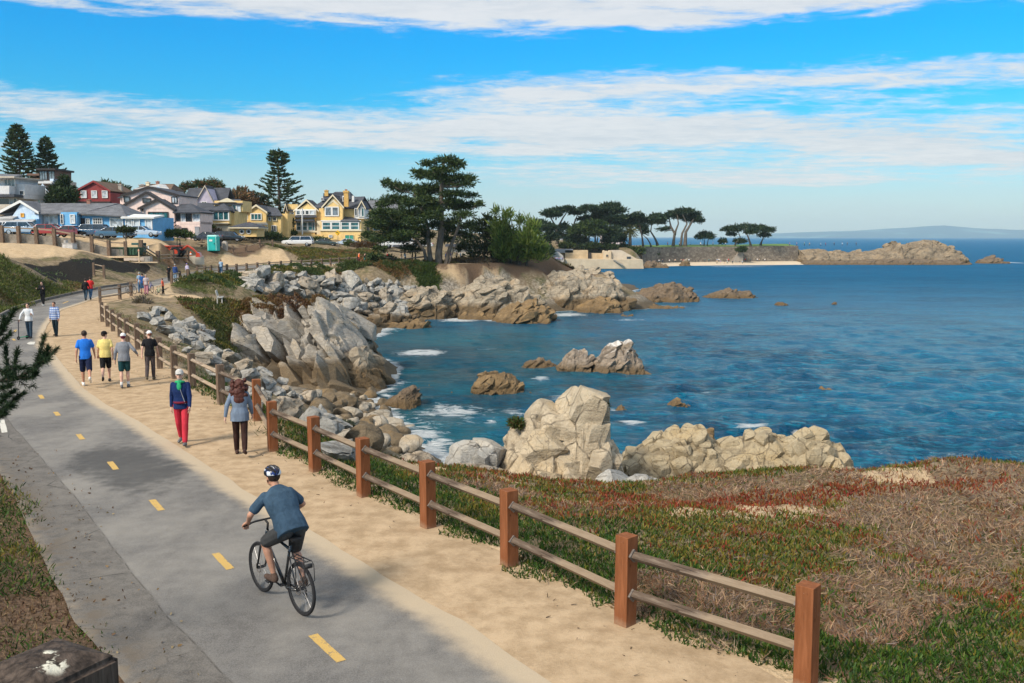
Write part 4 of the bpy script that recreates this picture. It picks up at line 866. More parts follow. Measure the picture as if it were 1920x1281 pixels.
cover('slope_plants', 'low weeds along the fence foot above the boulders', [tuple(p[:2]) for p in [on(u, v) for u, v in [(190,600),(240,625),(300,668),(360,712),(420,745),(480,782),(520,836),(600,872),(690,915),(720,890),(640,868),(560,806),(470,752),(420,720),(370,690),(320,648),(270,612),(215,580)]]], 42000, [[(.07, .09, .025), (.11, .12, .035), (.05, .075, .02)], DRY, BROWN], .05, .2, .10, seed=203, soft=.4, wob=.6, lift=.05)
cover('slope_ground_cover', 'olive and rust ground cover on the slope between the trail and the headland', [tuple(p[:2]) for p in [on(u, v) for u, v in [(338,560),(400,566),(460,568),(500,575),(470,610),(455,650),(430,668),(412,650),(395,620),(365,596)]]], 52000, [[(.045, .07, .015), (.075, .095, .02), (.10, .10, .025)], [(.14, .075, .03), (.11, .05, .03)], OLIVE], .10, .26, .25, seed=204, soft=.6, wob=.8, lift=.35)
cover('headland_ground_cover', 'rust and yellow ground cover draped over the top of the headland', [tuple(p[:2]) for p in [gy(u, v, Y) for u, v, Y in [(470,562,77),(540,562,79),(580,570,79),(612,580,77),(600,600,74),(560,590,72.5),(530,600,71),(500,600,72),(480,610,71),(462,590,74)]]], 16000, [BROWN, OLIVE, [(.12, .06, .03)]], .12, .30, .25, seed=205, soft=.4, wob=1.2, lift=.35, rock=HEAD)
cover('far_fence_plants', 'dark green ground cover below the far fence', [tuple(p[:2]) for p in FF[4:17]]+[tuple(p[:2]) for p in [on(640,512), on(600,520), on(540,522), on(470,528), on(440,540), on(400,534), on(340,534)]], 36000, [[(.045, .075, .018), (.06, .095, .02)], OLIVE], .12, .34, .22, seed=206, soft=.5, wob=.9, lift=.8)
cover('trail_grass', 'strip of short grass between the far fence and the sandy trail', [tuple(p[:2]) for p in [on(u, v) for u, v in [(318,532),(352,526),(400,536),(440,545),(520,552),(430,553),(372,549),(330,541)]]], 14000, [[(.09, .12, .03), (.12, .14, .035)], OLIVE], .08, .2, .2, seed=207, soft=.3, wob=.6, lift=.2)
cover('cliff_top_plants', 'green hanging plants on the cliff left of the big cypress', [tuple(p[:2]) for p in [gy(u, v, Y) for u, v, Y in [(752,497,140),(800,494,140),(815,520,134),(825,545,131),(815,565,128),(790,545,131),(765,520,135)]]], 16000, [[(.045, .075, .015), (.07, .10, .02)], BROWN], .2, .5, .25, seed=208, soft=.6, wob=1.2, lift=.6)
cover('cliff_top_plants', 'rust coloured plants on the cliff top above the riprap', [tuple(p[:2]) for p in [gy(u, v, Y) for u, v, Y in [(640,500,133),(700,497,138),(750,497,140),(770,520,134),(745,535,131),(700,515,131),(640,512,126)]]], 16000, [[(.06, .085, .02)], BROWN, [(.16, .09, .03)]], .2, .45, .25, seed=209, soft=.6, wob=1.6, lift=.7)
cover('point_plants', 'dark brown and olive plants on the cypress point', [tuple(p[:2]) for p in [gy(u, v, Y) for u, v, Y in [(830,505,139),(900,512,140),(960,500,150),(1040,497,154),(1090,502,156),(1060,490,165),(980,486,170),(900,490,160)]]], 34000, [[(.085, .06, .035), (.06, .045, .03)], [(.09, .085, .025)], BROWN], .25, .6, .2, seed=210, soft=1., wob=2., lift=.5, patch=(-.35, .15, .12))
cover('mulch_plants', 'small green seedlings in the dark mulch bed', Z_MULCH, 5200, [[(.05, .085, .03), (.09, .13, .05)]], .1, .3, .25, seed=211, soft=.4, wob=.8, lift=.3, patch=(.28, .36, .55))
cover('road_verge_grass', 'grass slope between the road and the far path', Q([(500,466,152),(560,463,165),(640,465,172),(700,472,172),(730,486,156),(660,488,147),(590,489,143),(560,478,150),(530,470,152)]), 30000, [[(.07, .09, .022), (.10, .11, .03)], BROWN, OLIVE], .15, .4, .25, seed=212, soft=.6, wob=1.2, lift=.4)
cover('building_site_grass', 'thin grass on the brown ground around the tractor', Z_BROWN, 9000, [[(.09, .10, .03), (.12, .11, .04)], BROWN], .12, .3, .2, seed=213, soft=.5, wob=1.5, patch=(.05, .3, .18))
cover('leaf_litter', 'fallen leaves and grit along the broken left edge of the asphalt', [(-3.0,9.0),(-3.9,10.2),(-5.2,12.2),(-7.6,16.),(-10.4,19.5),(-12,19),(-9.2,15.6),(-6.4,11.8),(-5.0,9.6),(-4.4,8.6)], 800, [[(.14, .075, .035), (.20, .13, .06), (.10, .055, .03), (.26, .2, .11)]], .02, .06, .5, up=.15, seed=221, soft=.3, wob=.9, lift=0, fs=1.1, raise_=.07)
cover('path_litter', 'dark twigs and leaf bits on the sand by the fence foot', [tuple(p[:2]) for p in outward(resample(FN[:12], 60), -.9)]+[tuple(p[:2]) for p in resample(FN[:12], 60)[::-1]], 900, [[(.10, .07, .045), (.06, .05, .03), (.17, .12, .07)]], .02, .09, .2, up=.1, seed=222, soft=.2, wob=.8, fs=1.3, raise_=.045)
# ================================================================ trees
BARK = mat_wood('grey bark', (.075, .06, .048), (.20, .17, .14), 9.); BARKD = mat_wood('dark bark', (.045, .035, .028), (.12, .095, .075), 9.)
PINEBARK = mat_wood('pine bark', (.06, .045, .035), (.15, .11, .08), 12.)
CYP = [(.028, .055, .018), (.042, .075, .022), (.065, .10, .028), (.09, .12, .034), (.02, .038, .015)]
CYPF = [(.020, .045, .022), (.032, .060, .026), (.045, .07, .028), (.015, .032, .017)]
DGREEN = [(.02, .04, .014), (.03, .055, .018), (.045, .07, .02)]
MGREEN = [(.05, .085, .02), (.075, .11, .025), (.035, .06, .016), (.09, .115, .03)]
def padleaves(pads, Y, dens, lf, cols, seed, up=.5, flat=1., spread=3.5, wk=.3, bl=3):
    "leaf sprays through flattened clumps; a clump is (u, v, half width, half height) in the photograph, at depth Y"
    rg = np.random.default_rng(seed); P, D, C, ctr = [], [], [], []
    for (u, v, ru, rv, *e) in pads:
        yo = e[0] if e else rg.uniform(-spread, spread); c = gy(u, v, Y+yo); k = (Y+yo)/F; rx, rz = ru*k, rv*k; ry = rx*.8; ctr.append((c, rx, rz))
        n = int(10+dens*ru*rv); q = rg.normal(size=(n, 3)); q /= np.linalg.norm(q, axis=1)[:, None]; q *= (rg.random(n)**.45)[:, None]
        q = q*(1+.35*fbm(q*2.1+c, 2, seed)[:, None]); pos = c+q*[rx, ry, rz*flat*.8]+np.c_[np.zeros((n, 2)), -.22*rz*(q[:, 0]**2+q[:, 1]**2)]
        for _ in range(bl):
            P.append(pos+rg.normal(size=(n, 3))*lf*.3); D.append(q*[1, 1, .5]+rg.normal(size=(n, 3))*.55+[0, 0, up]); C.append(pick(n, cols, rg.integers(1e6)))
    P, D, C = np.concatenate(P), np.concatenate(D), np.concatenate(C); L = lf*rg.uniform(.6, 1.3, len(P))
    V, Fq, C = blades(P, D, L, L*wk, C, .25, seed+1); return V, Fq, C, ctr
def tree(name, label, Y, pads, trunks, cols=CYP, dens=1.2, lf=.55, bark=None, tw=5., seed=1, up=.5, group=None, cat='tree', limbs=True, spread=3.5, wk=.3, bl=3, base=None):
    "trunks: polylines in the photograph at depth Y; limbs run from the nearest trunk point to each clump"
    b = gy(*trunks[0][0][:2], Y) if trunks else gy(pads[0][0], pads[0][1]+pads[0][3], Y); root = thing(name, label, cat, b, 0, group); L0 = Vector(root.location)
    V, Fq, C, ctr = padleaves(pads, Y, dens, lf, cols, seed, up, spread=spread, wk=wk, bl=bl)
    mesh('crown', V-np.array(L0), Fq, LEAF, root, attrs={'col': C})
    if trunks:
        mb = MB(); pts = []; rg = random.Random(seed)
        for t in trunks:
            w = t[0][2] if len(t[0]) > 2 else tw; q = []
            for i, e in enumerate(t): q.append(Vector(gy(e[0], e[1], Y+(e[3] if len(e) > 3 else 0)))-L0)
            n = len(q); f = []; rr = []
            for i in range(n-1):
                for k in range(4): f.append(q[i].lerp(q[i+1], k/4)+Vector((rg.uniform(-1, 1), rg.uniform(-1, 1), 0))*.012*w*Y/F*(1 if i+k else 0))
            f.append(q[-1]); m = len(f)
            for i in range(m): rr.append(w/2*Y/F*(1-.68*i/(m-1))*(1.35 if i == 0 else 1))
            f[0] = f[0]-Vector((0, 0, .6)); mb.tube(f, rr, 8); pts += list(zip(f, rr))
        if limbs:
            for c, rx, rz in ctr:
                c = Vector(c)-L0; cand = [(((p-c).length+max(0, p.z-c.z)*3-.2*p.z), p, r) for p, r in pts if p.z < c.z+.2*abs(c.x-p.x)]
                if not cand: continue
                _, p, r = min(cand, key=lambda e: e[0]); r = min(r*.55, .35)
                m = p.lerp(c, .5)+Vector((0, 0, -.06*(c-p).length)); e = c+Vector((0, 0, rz*.1)); mb.tube([p, m, e], [r, r*.6, r*.2], 5)
                for s in (-.6, .6): mb.tube([m, e+Vector((s*rx, rg.uniform(-.4, .4)*rx, 0))], [r*.4, r*.12], 4)
        mb.build('trunk', bark or BARK, root, True)
    return root
# the big cypress on the point
tree('cypress_tree', 'big dark wind shaped cypress standing at the cliff edge', 138,
     [(838,300,26,7),(858,308,18,7),(803,307,18,5),(830,318,28,7),(864,333,27,7),(880,337,14,4),(800,328,24,8),(785,322,14,4),(868,346,22,5),(838,345,22,7),(758,352,26,10),(734,346,18,5),(724,340,10,3),(800,352,24,8),(850,363,28,7),(882,366,16,4),(742,374,30,10),(800,374,22,8),(718,384,12,6),(720,398,24,10),(760,400,30,11),(798,402,18,7),(862,388,22,7),(886,384,14,6),(898,382,7,5),(868,402,22,6),(738,424,36,11),(706,418,20,9),(780,430,22,8),(848,416,18,7),(714,448,24,7),(752,448,22,8),(770,380,22,9),(826,332,18,8),(702,402,10,8),(712,466,14,6),(735,438,24,8),(790,455,14,6),(815,392,18,6),(776,415,22,8),(812,385,22,10),(790,395,18,8),(812,405,22,9),(840,430,20,9),(800,440,16,8),(745,410,24,10),(760,440,24,10),(850,380,22,9),(812,356,20,8),(790,364,18,7),(815,422,20,8),(836,448,16,7),(770,466,18,7),(702,480,14,6),(728,484,14,5),(876,424,16,6),(866,438,16,6),(690,440,14,8),(722,412,20,9),(846,376,14,5)],
     [[(822,512,15),(823,470),(828,430),(827,380),(828,340),(832,305)], [(810,512,10),(804,462),(802,425),(790,390),(776,365)], [(832,512,9),(842,470),(858,430),(866,400)], [(806,514,7),(795,470),(778,445),(750,430)], [(838,505,4),(850,470),(862,450)]], CYP, 1.5, .46, BARK, seed=3, up=.25, spread=4.5, wk=.24)
tree('cypress_tree', 'dark dense cypress just right of the big wind shaped cypress', 150, [(895,425,24,18),(880,450,22,16),(925,440,24,24),(905,465,30,14),(935,462,24,18),(890,478,20,8),(915,412,18,10),(945,430,14,14),(868,462,14,12)],
     [[(922,492,8),(922,470),(926,440)], [(928,492,6),(935,465)], [(914,492,5),(900,465)]], [(.012, .026, .010), (.02, .038, .014), (.035, .05, .018)], .38, .62, BARKD, seed=5, up=.5)
tree('bushy_conifer', 'bright green bushy conifer with upright tips on the point', 146, [(968,455,38,28),(945,440,24,26),(990,450,26,26),(960,480,38,14),(1000,472,22,18),(1012,482,12,10),(935,425,16,14),(948,408,5,14),(955,402,3,10),(975,414,8,10),(990,416,3,12),(1000,425,10,10),(940,465,18,20),(1018,468,6,10),(930,398,4,10)],
     [[(972,500,9),(972,475),(970,450)], [(960,500,5),(950,470)], [(985,500,5),(995,470)]], [(.11, .17, .03), (.15, .21, .035), (.07, .12, .022), (.19, .23, .05)], .42, .9, BARKD, seed=7, up=1.1, wk=.16)
def tiered(name, label, Y, ub, vb, vt, prof, seed, cols=CYP, step=5.5, w=6., dens=1., group=None):
    "a Norfolk Island pine: whorls of level branches, tips turned up; prof gives half widths along its height"
    rg = random.Random(seed); b = gy(ub, vb, Y); root = thing(name, label, 'tree', b, 0, group); L0 = Vector(root.location); k = Y/F
    top = gy(ub, vt, Y)[2]-L0.z; mb = MB(); mb.tube([(0, 0, -.5), (0, 0, top*.5), (0, 0, top)], [w*k/2, w*k*.32, .05], 8); P, D = [], []; v = vb-(vb-vt)*.12
    while v > vt:
        rr = float(np.interp(v, [p[0] for p in prof], [p[1] for p in prof]))*k; z = gy(ub, v, Y)[2]-L0.z; n = rg.choice((6, 7, 8)); a0 = rg.random()*6
        for i in range(n):
            a = a0+i*2*pi/n+rg.uniform(-.2, .2); r = rr*rg.uniform(.70, 1.08); zt = z+rg.uniform(-.5, .3)*step*k
            d = Vector((cos(a), sin(a), 0)); e = d*r+Vector((0, 0, zt+r*.10)); m = d*r*.55+Vector((0, 0, zt-r*.05)); s = Vector((0, 0, zt)); mb.tube([s, m, e], [.10, .07, .03], 4, False)
            for j in range(int(4+r*2.6*dens)):
                t = rg.uniform(.22, 1)**.8; p = s.lerp(m, t/.55) if t < .55 else m.lerp(e, (t-.55)/.45)
                for sd in range(3): P.append(p+Vector((rg.gauss(0, .12), rg.gauss(0, .12), rg.gauss(0, .08)))); D.append(d*.8+Vector((-d.y, d.x, 0))*rg.uniform(-.9, .9)+Vector((0, 0, rg.uniform(.1, .7))))
        v -= step*rg.uniform(.8, 1.2)*(.75 if rr < 3 else 1)
    P, D = np.array([p[:] for p in P]), np.array([p[:] for p in D]); L = np.random.default_rng(seed).uniform(.35, .8, len(P))
    V, Fq, C = blades(P, D, L, L*.34, pick(len(P), cols, seed), .3, seed); mesh('crown', V, Fq, LEAF, root, attrs={'col': C}); mb.build('trunk', PINEBARK, root, True); return root
tiered('norfolk_pine', 'tall tiered pine with a narrow top behind the yellow houses', 235, 526, 452, 279, [(279,5),(284,14),(292,20),(300,20),(308,18),(316,12),(322,16),(328,22),(340,32),(352,40),(372,46),(390,44),(410,40),(440,34)], 4, CYP, 6.2, 7., 1.5)
tiered('norfolk_pine', 'taller of two tiered pines behind the houses at far left', 210, 39, 352, 233, [(233,5),(240,9),(252,16),(270,22),(290,26),(310,30),(330,34),(350,30)], 5, CYP, 5.0, 5., 1.1)
tiered('norfolk_pine', 'shorter of two tiered pines behind the houses at far left', 215, 90, 362, 258, [(258,4),(266,9),(276,14),(286,12),(300,22),(315,30),(330,36),(350,36)], 6, CYP, 5.4, 5., 1.1)
BRN = [(.20, .10, .045), (.16, .085, .04), (.13, .09, .04), (.24, .13, .06)]
tree('broad_tree', 'rusty brown autumn tree left of the tall tiered pine', 225, [(445,372,22,18),(425,378,20,18),(462,370,18,16),(440,392,30,14),(475,385,18,16),(452,358,14,8)], [[(445,430,5),(445,400)]], BRN+[(.06, .07, .025)], .8, .8, seed=11)
tree('broad_tree', 'brown and green tree behind the grey gabled house', 235, [(352,350,14,9),(375,346,16,9),(398,344,16,8),(412,352,12,9),(340,360,10,9)], [[(375,420,5),(375,370)]], BRN[:2]+MGREEN[:2]+DGREEN, .9, .8, seed=12)
tree('broad_tree', 'dark olive tree between the rusty tree and the tall tiered pine', 230, [(485,390,20,18),(500,400,18,14),(470,405,24,12),(490,372,14,10)], [[(485,440,5),(485,410)]], DGREEN+BRN[2:3], .8, .8, seed=13)
tree('broad_tree', 'round green tree behind the dark red house', 240, [(215,352,18,10),(200,346,12,8),(232,356,12,8),(190,352,8,6)], [[(215,400,4),(215,365)]], MGREEN+DGREEN, .9, .8, seed=14)
tree('broad_tree', 'dense dark tree between the teal house and the dark red house', 168, [(118,352,18,14),(112,370,22,16),(128,368,16,16),(120,338,9,8),(102,366,10,12)], [[(117,410,4),(117,380)]], DGREEN, 1.1, .7, seed=15)
tree('broad_tree', 'low green tree behind the roofs right of the yellow inn', 240, [(705,382,22,8),(735,390,20,10)], [[(710,430,4),(710,395)]], DGREEN, .9, .8, seed=16)
tree('topiary_tree', 'clipped dark topiary tree leaning beside the yellow inn', 186, [(534,414,8,11),(544,416,8,10),(540,428,8,10),(543,440,5,6)], [[(543,455,2.5),(542,440)]], DGREEN, 2.6, .4, seed=17, spread=.6)
tree('clipped_bush', 'small round green bush in front of the yellow inn', 184, [(551,437,5.5,6)], [[(551,452,1.5),(551,444)]], MGREEN, 4, .35, seed=18, cat='bush', spread=.2)
tree('windswept_tree', 'small flat topped dark tree in front of the blue house', 113, [(232,431,13,4),(243,432,10,4)], [[(236,452,2.5),(236,440),(238,434)]], DGREEN+[(.06, .05, .03)], 3.0, .35, seed=19, spread=1)
for i, (u, v, ru, rv, Y, lab) in enumerate([(332,437,12,6,137,'round green bush at the foot of the pink house'),(352,440,8,5,137,'small bush right of the round green bush by the pink house'),(312,438,9,5,136,'bush below the outside stair of the pink house'),(388,428,14,11,160,'large green shrub in front of the small yellow house'),(402,436,12,8,158,'reddish dark shrub beside the small yellow house'),(478,441,15,7,168,'dark hedge in front of the yellow hut'),(505,441,22,6,172,'long hedge in front of the middle yellow house'),(460,437,10,5,166,'shrub at the left end of the hedge by the yellow hut'),(520,449,20,4,178,'low clipped hedge left of the white pickup'),(685,458,24,6,176,'brown leafless bushes right of the white pickup'),(655,456,9,5,178,'small green bush below the yellow inn'),(600,450,16,6,182,'low bush hiding the foot of the yellow inn')]):
    tree('hedge' if 'hedge' in lab else 'bush', lab, Y, [(u, v, ru, rv, 0.), (u-ru*.5, v+1, ru*.6, rv*.8, .6), (u+ru*.5, v+1, ru*.6, rv*.8, -.6)], [], BRN[1:3]+[(.10, .08, .06)] if 'brown' in lab or 'reddish' in lab else (DGREEN if 'dark' in lab or 'long' in lab else MGREEN), 1.6, .45, seed=30+i, cat='bush')
# trees of the park across the cove
PK = 'cypresses in the park across the cove'
for i, (lab, Y, pads, tr) in enumerate([
    ('leftmost park cypress with a forked bare trunk and flat crown', 345, [(1034,398,18,4.5),(1024,402,10,3),(1048,394,14,3.5),(1066,391,14,4),(1040,404,12,3)], [[(1045,455,6),(1044,428),(1030,404)], [(1044,430,4),(1056,408),(1066,394)]]),
    ('leaning park cypress with a flat crown next to the forked one', 350, [(1080,398,16,4),(1092,394,14,4),(1106,390,18,4.5),(1120,394,14,5)], [[(1070,440,4),(1078,415),(1084,400)], [(1098,445,4),(1106,415),(1110,396)]]),
    ('tallest park cypress with stacked flat layers', 352, [(1145,385,20,4.5),(1152,392,22,4.5),(1138,391,14,4),(1160,396,12,3.5),(1136,402,16,4.5),(1158,408,18,5),(1145,415,16,5),(1166,420,14,6)], [[(1143,462,6),(1144,425),(1146,388)]]),
    ('broad low round park tree of lighter green', 340, [(1100,424,24,9),(1082,430,16,9),(1120,420,16,8),(1112,434,22,8),(1070,438,10,6),(1132,430,12,8)], [[(1105,462,5),(1104,440)], [(1118,462,4),(1122,440)]]),
    ('dark park cypress behind the palm', 352, [(1180,410,16,7),(1195,405,14,6),(1206,412,12,6),(1190,420,14,6),(1205,426,9,6),(1208,434,7,4)], [[(1206,462,4.5),(1204,445),(1200,425)]]),
    ('park cypress with a curved bare trunk and round top', 362, [(1226,412,14,6),(1238,414,12,6),(1217,416,10,5),(1230,405,10,4),(1238,408,8,5)], [[(1233,458,4.5),(1228,447),(1220,434),(1222,420)], [(1221,460,3),(1214,448),(1206,441)]]),
    ('wide park cypress with several bare trunks standing alone', 378, [(1264,400,18,5),(1284,395,18,4.5),(1302,403,14,6),(1311,412,9,5),(1250,405,10,4),(1276,406,16,4.5),(1294,411,12,4.5),(1242,430,10,2),(1252,428,6,2)], [[(1262,462,6),(1265,438),(1258,425),(1254,408)], [(1284,466,8),(1286,435),(1300,412)], [(1276,464,5),(1279,438),(1288,420),(1280,402)], [(1265,438,4),(1272,420),(1270,403)]]),
    ('small round grey green park tree', 386, [(1321,440,11,6),(1332,443,8,5),(1312,444,8,4)], [[(1320,460,2.5),(1321,448)], [(1326,460,2),(1328,448)]]),
    ('flat topped park cypress furthest right near the rocks', 384, [(1378,428,16,5),(1398,425,18,4.5),(1420,427,18,5),(1438,431,14,5),(1362,430,9,4),(1432,440,12,4),(1372,438,9,3.5),(1410,434,14,4)], [[(1408,460,4),(1403,445),(1396,430)], [(1378,458,3),(1388,445),(1384,434)], [(1426,458,4),(1432,444)]]),
    ('dark tree mass at the left end of the park', 330, [(1010,420,20,8),(1030,426,14,8),(1000,432,16,8),(1032,442,14,8),(1020,450,12,6)], [[(1025,462,4),(1025,445)]]),
    ('dark low tree under the tallest park cypress', 346, [(1150,440,16,10),(1140,450,12,8),(1162,446,12,9),(1156,430,12,6)], [[(1152,463,4),(1152,448)]]),
    ('dark low tree between the forked and the leaning park cypress', 343, [(1076,446,14,9),(1090,450,14,8),(1066,452,10,7)], [[(1078,463,4),(1078,450)]]),
    ('leafy dark tree behind the broad round park tree', 356, [(1118,408,16,6),(1100,410,16,6),(1130,414,14,6),(1124,402,12,4)], [[(1116,460,4),(1116,420)]]),
    ('slim dark tree left of the broad round park tree', 345, [(1058,425,10,7),(1048,440,10,8),(1066,445,8,7)], [[(1056,462,3),(1056,440)]])]):
    tree('park_cypress', lab, Y, pads, tr, CYPF if i != 3 else MGREEN[:3]+DGREEN[:1], 2.7, 1.0, BARKD if i in (2, 4) else BARK, seed=60+i, up=.3, group=PK, spread=5.5)
for i, (u, v, ru, rv, Y, lab) in enumerate([(1105,461,22,6,338,'long dark shrubs above the sandstone wall'),(1140,463,20,5,340,'dark shrubs right of the sandstone turret'),(1190,470,19,8,345,'large round bush at the end of the sandstone building'),(1168,462,8,6,347,'pointed dark bush below the palm'),(1228,478,6,6,362,'bush growing at the foot of the beach wall'),(1390,468,9,6,372,'ivy bush hanging over the beach wall'),(1388,452,12,4,384,'low dark bushes under the rightmost flat topped cypress'),(1355,452,7,5,385,'small dark bush left of the rightmost flat topped cypress'),(1062,460,14,6,340,'bushes left of the sandstone wall'),(1030,470,8,12,320,'dark shrub beside the bathhouse roof')]):
    tree('bush', lab, Y, [(u, v, ru, rv, 0.), (u-ru*.4, v+1, ru*.6, rv*.8, 1.5), (u+ru*.5, v, ru*.5, rv*.7, -1.5)], [], DGREEN if 'dark' in lab or 'ivy' in lab else MGREEN, 1.8, .9, seed=80+i, cat='bush')
def palm():
    Y = 348; b = gy(1181, 462, Y); root = thing('palm_tree', 'single palm with drooping fronds in front of the park cypresses', 'palm', b); k = Y/F; rg = random.Random(3); h = 28*k
    mb = MB(); mb.tube([(0, 0, -.5), (.1, 0, h*.5), (0, 0, h)], [.75, .55, .5], 8); mb.build('trunk', BARK, root, True); P, D = [], []
    for i in range(70):
        a = rg.random()*6.3; e = rg.uniform(-.5, 1.2); d = Vector((cos(a)*cos(e), sin(a)*cos(e), sin(e))); p = Vector((0, 0, h))
        for j in range(7): p = p+d*.45; d = (d+Vector((0, 0, -.13))).normalized(); [(P.append(p[:]), D.append((d+Vector((rg.uniform(-1, 1), rg.uniform(-1, 1), -.3))*.7)[:])) for _ in range(2)]
    P, D = np.array(P), np.array(D); L = np.full(len(P), .8); V, Fq, C = blades(P, D, L, L*.25, pick(len(P), [(.10, .11, .03), (.14, .13, .045), (.07, .085, .025)], 2), .2, 4); mesh('crown', V, Fq, LEAF, root, attrs={'col': C})
palm()
# shrubs by the near fence
TW2 = [(.17, .13, .10), (.24, .19, .15), (.12, .10, .07), (.13, .12, .06)]
for i, (u, v, ru, rv, Y, cols, lab) in enumerate([(266,572,18,16,66,TW2,'grey brown twiggy shrub behind the fence corner'),(244,578,12,7,70,[(.24,.17,.09),(.2,.15,.08)],'low tawny shrub at the fence corner'),(284,590,14,10,62,TW2,'dry bush above the pale boulders'),(360,705,20,14,37,[(.24,.19,.15),(.30,.25,.2),(.15,.13,.08)],'pale dead shrub behind the fence among boulders'),(392,732,20,14,32,[(.24,.19,.15),(.30,.25,.2),(.12,.12,.06)],'dry grassy shrub behind the weathered fence posts'),(548,800,20,18,27,[(.075,.10,.075),(.11,.14,.105),(.05,.075,.05)],'blue green shrub behind the red brown fence'),(528,818,16,12,24.5,[(.05,.075,.035),(.08,.10,.05)],'leafy dark green shrub at a red brown post'),(588,850,12,12,25,[(.15,.16,.05),(.20,.18,.07)],'yellow green grassy shrub between two red brown posts'),(676,850,22,9,30.5,[(.10,.14,.10),(.14,.18,.13),(.06,.09,.06)],'grey green shrub by the stony beach'),(648,798,14,8,42,[(.05,.065,.04),(.08,.09,.06)],'dark green weeds on the stony beach')]):
    tree('shrub', lab, Y, [(u, v, ru, rv, 0.), (u-ru*.5, v+rv*.3, ru*.55, rv*.7, .4), (u+ru*.5, v+rv*.3, ru*.55, rv*.7, -.4)], [], cols, 2.2, 6.5*Y/F, seed=120+i, cat='shrub', up=.6, wk=.16 if i < 5 else .3)
for i, (u, v, ru, rv, Y, lab) in enumerate([(1128,752,6,10,28.6,'green plant clinging to the top right of the tall pale rock'), (968,792,10,5,29.2,'small green plant on the left shoulder of the tall pale rock')]):
    tree('rock_plant', lab, Y, [(u, v, ru, rv, -.3), (u+3, v+6, ru*.7, rv*.6, -.3)], [], MGREEN+BROWN[:1], 5, .13, seed=140+i, cat='plant')
# the pine at the left edge, one branch of it in the picture
def pine():
    Y = 9.; px = lambda x, y, dy=0.: gy(x/4.925, 560+y/4.925, Y+dy); b = np.array([-6.6, 8.6, tz1(-6.6, 8.6)]); root = thing('pine_tree', 'young pine reaching a needled branch into the left edge of the view', 'tree', b); L0 = Vector(b); rg = random.Random(5)
    q = lambda x, y, dy=0.: Vector(px(x, y, dy))-L0; mb = MB(); T = [Vector((0, 0, -.3)), Vector((.1, .05, 1.2)), Vector((.05, .1, 2.6)), Vector((-.1, .1, 4.6))]; mb.tube(T, [.13, .11, .085, .03], 8)
    mb.build('trunk', PINEBARK, root, True); bm_ = MB(); P, D = [], []
    def shoot(pts, r, n, start=.0, ln=1.):
        bm_.tube(pts, [r*(1-.7*i/(len(pts)-1)) for i in range(len(pts))], 5, False); seg = [(a, b) for a, b in zip(pts[:-1], pts[1:])]
        for _ in range(n):
            t = rg.uniform(start, 1)*len(seg); i = min(int(t), len(seg)-1); a, b = seg[i]; p = a.lerp(b, t-i); d = (b-a).normalized()
            P.append(p[:]); D.append((d*.85+Vector((rg.gauss(0, .5), rg.gauss(0, .5), rg.gauss(0, .5))))[:])
    shoot([T[2], q(-160, 790), q(0, 760), q(150, 740, .1), q(330, 640, .15), q(420, 560, .1), q(530, 460)], .022, 520, .3)
    for a in [[q(330, 650, .15), q(370, 500, .1), q(412, 345)], [q(390, 585, .1), q(440, 460, .05)], [q(250, 690, .1), q(350, 600, -.1), q(450, 560, -.15)], [q(130, 745, .1), q(140, 600), q(165, 475)], [q(60, 755), q(70, 620, .1), q(48, 455, .1)], [q(180, 735), q(300, 730, -.2), q(330, 690, -.2)], [q(20, 700), q(120, 640, -.2), q(250, 640, -.2)], [q(-20, 640), q(40, 690, -.2), q(120, 720, -.2)]]: shoot(a, .010, 260)
    shoot([T[2]+Vector((0, 0, .6)), q(-180, 420), q(0, 330), q(60, 230), q(130, 105)], .016, 420, .35); shoot([q(-100, 430), q(0, 410), q(95, 325)], .010, 240); shoot([q(-60, 330), q(20, 260), q(40, 180)], .010, 200)
    shoot([T[1]+Vector((0, 0, .7)), q(-160, 1120), q(0, 1060), q(100, 960, .1), q(215, 875, .1)], .016, 420, .3); shoot([q(20, 1040), q(60, 1000, -.2), q(120, 990, -.2)], .008, 220); shoot([q(-20, 900), q(60, 900, .1), q(130, 850, .1)], .009, 240); shoot([q(-30, 800), q(30, 830, -.1), q(90, 800, -.1)], .009, 220); shoot([q(-60, 1000), q(0, 960, -.1), q(60, 900, -.1)], .009, 240); shoot([q(-60, 1160), q(10, 1080, -.1), q(40, 1060, -.1)], .009, 200); shoot([q(180, 760), q(260, 820), q(320, 805)], .004, 30)
    for k in range(9):     # the rest of the crown, left of the view
        s = T[2].lerp(T[3], rg.uniform(-.2, 1)); a = rg.uniform(2.3, 4.6); e = s+Vector((cos(a)*rg.uniform(.5, 1.1), sin(a)*rg.uniform(.5, 1.2), rg.uniform(.1, .6))); shoot([s, s.lerp(e, .5)+Vector((0, 0, -.05)), e], .014, 200, .3)
    bm_.build('branch', PINEBARK, root, True); P, D = np.array(P), np.array(D); P, D = np.r_[P, P+np.random.default_rng(8).normal(0, .008, P.shape)], np.r_[D, D+np.random.default_rng(9).normal(0, .35, D.shape)]; L = np.random.default_rng(3).uniform(.04, .08, len(P))
    V, Fq, C = blades(P, D, L, np.full(len(P), .0046), pick(len(P), [(.015, .035, .016), (.025, .055, .022), (.045, .08, .03), (.012, .025, .012)], 3), .1, 5); mesh('needles', V, Fq, LEAF, root, attrs={'col': C})
pine()
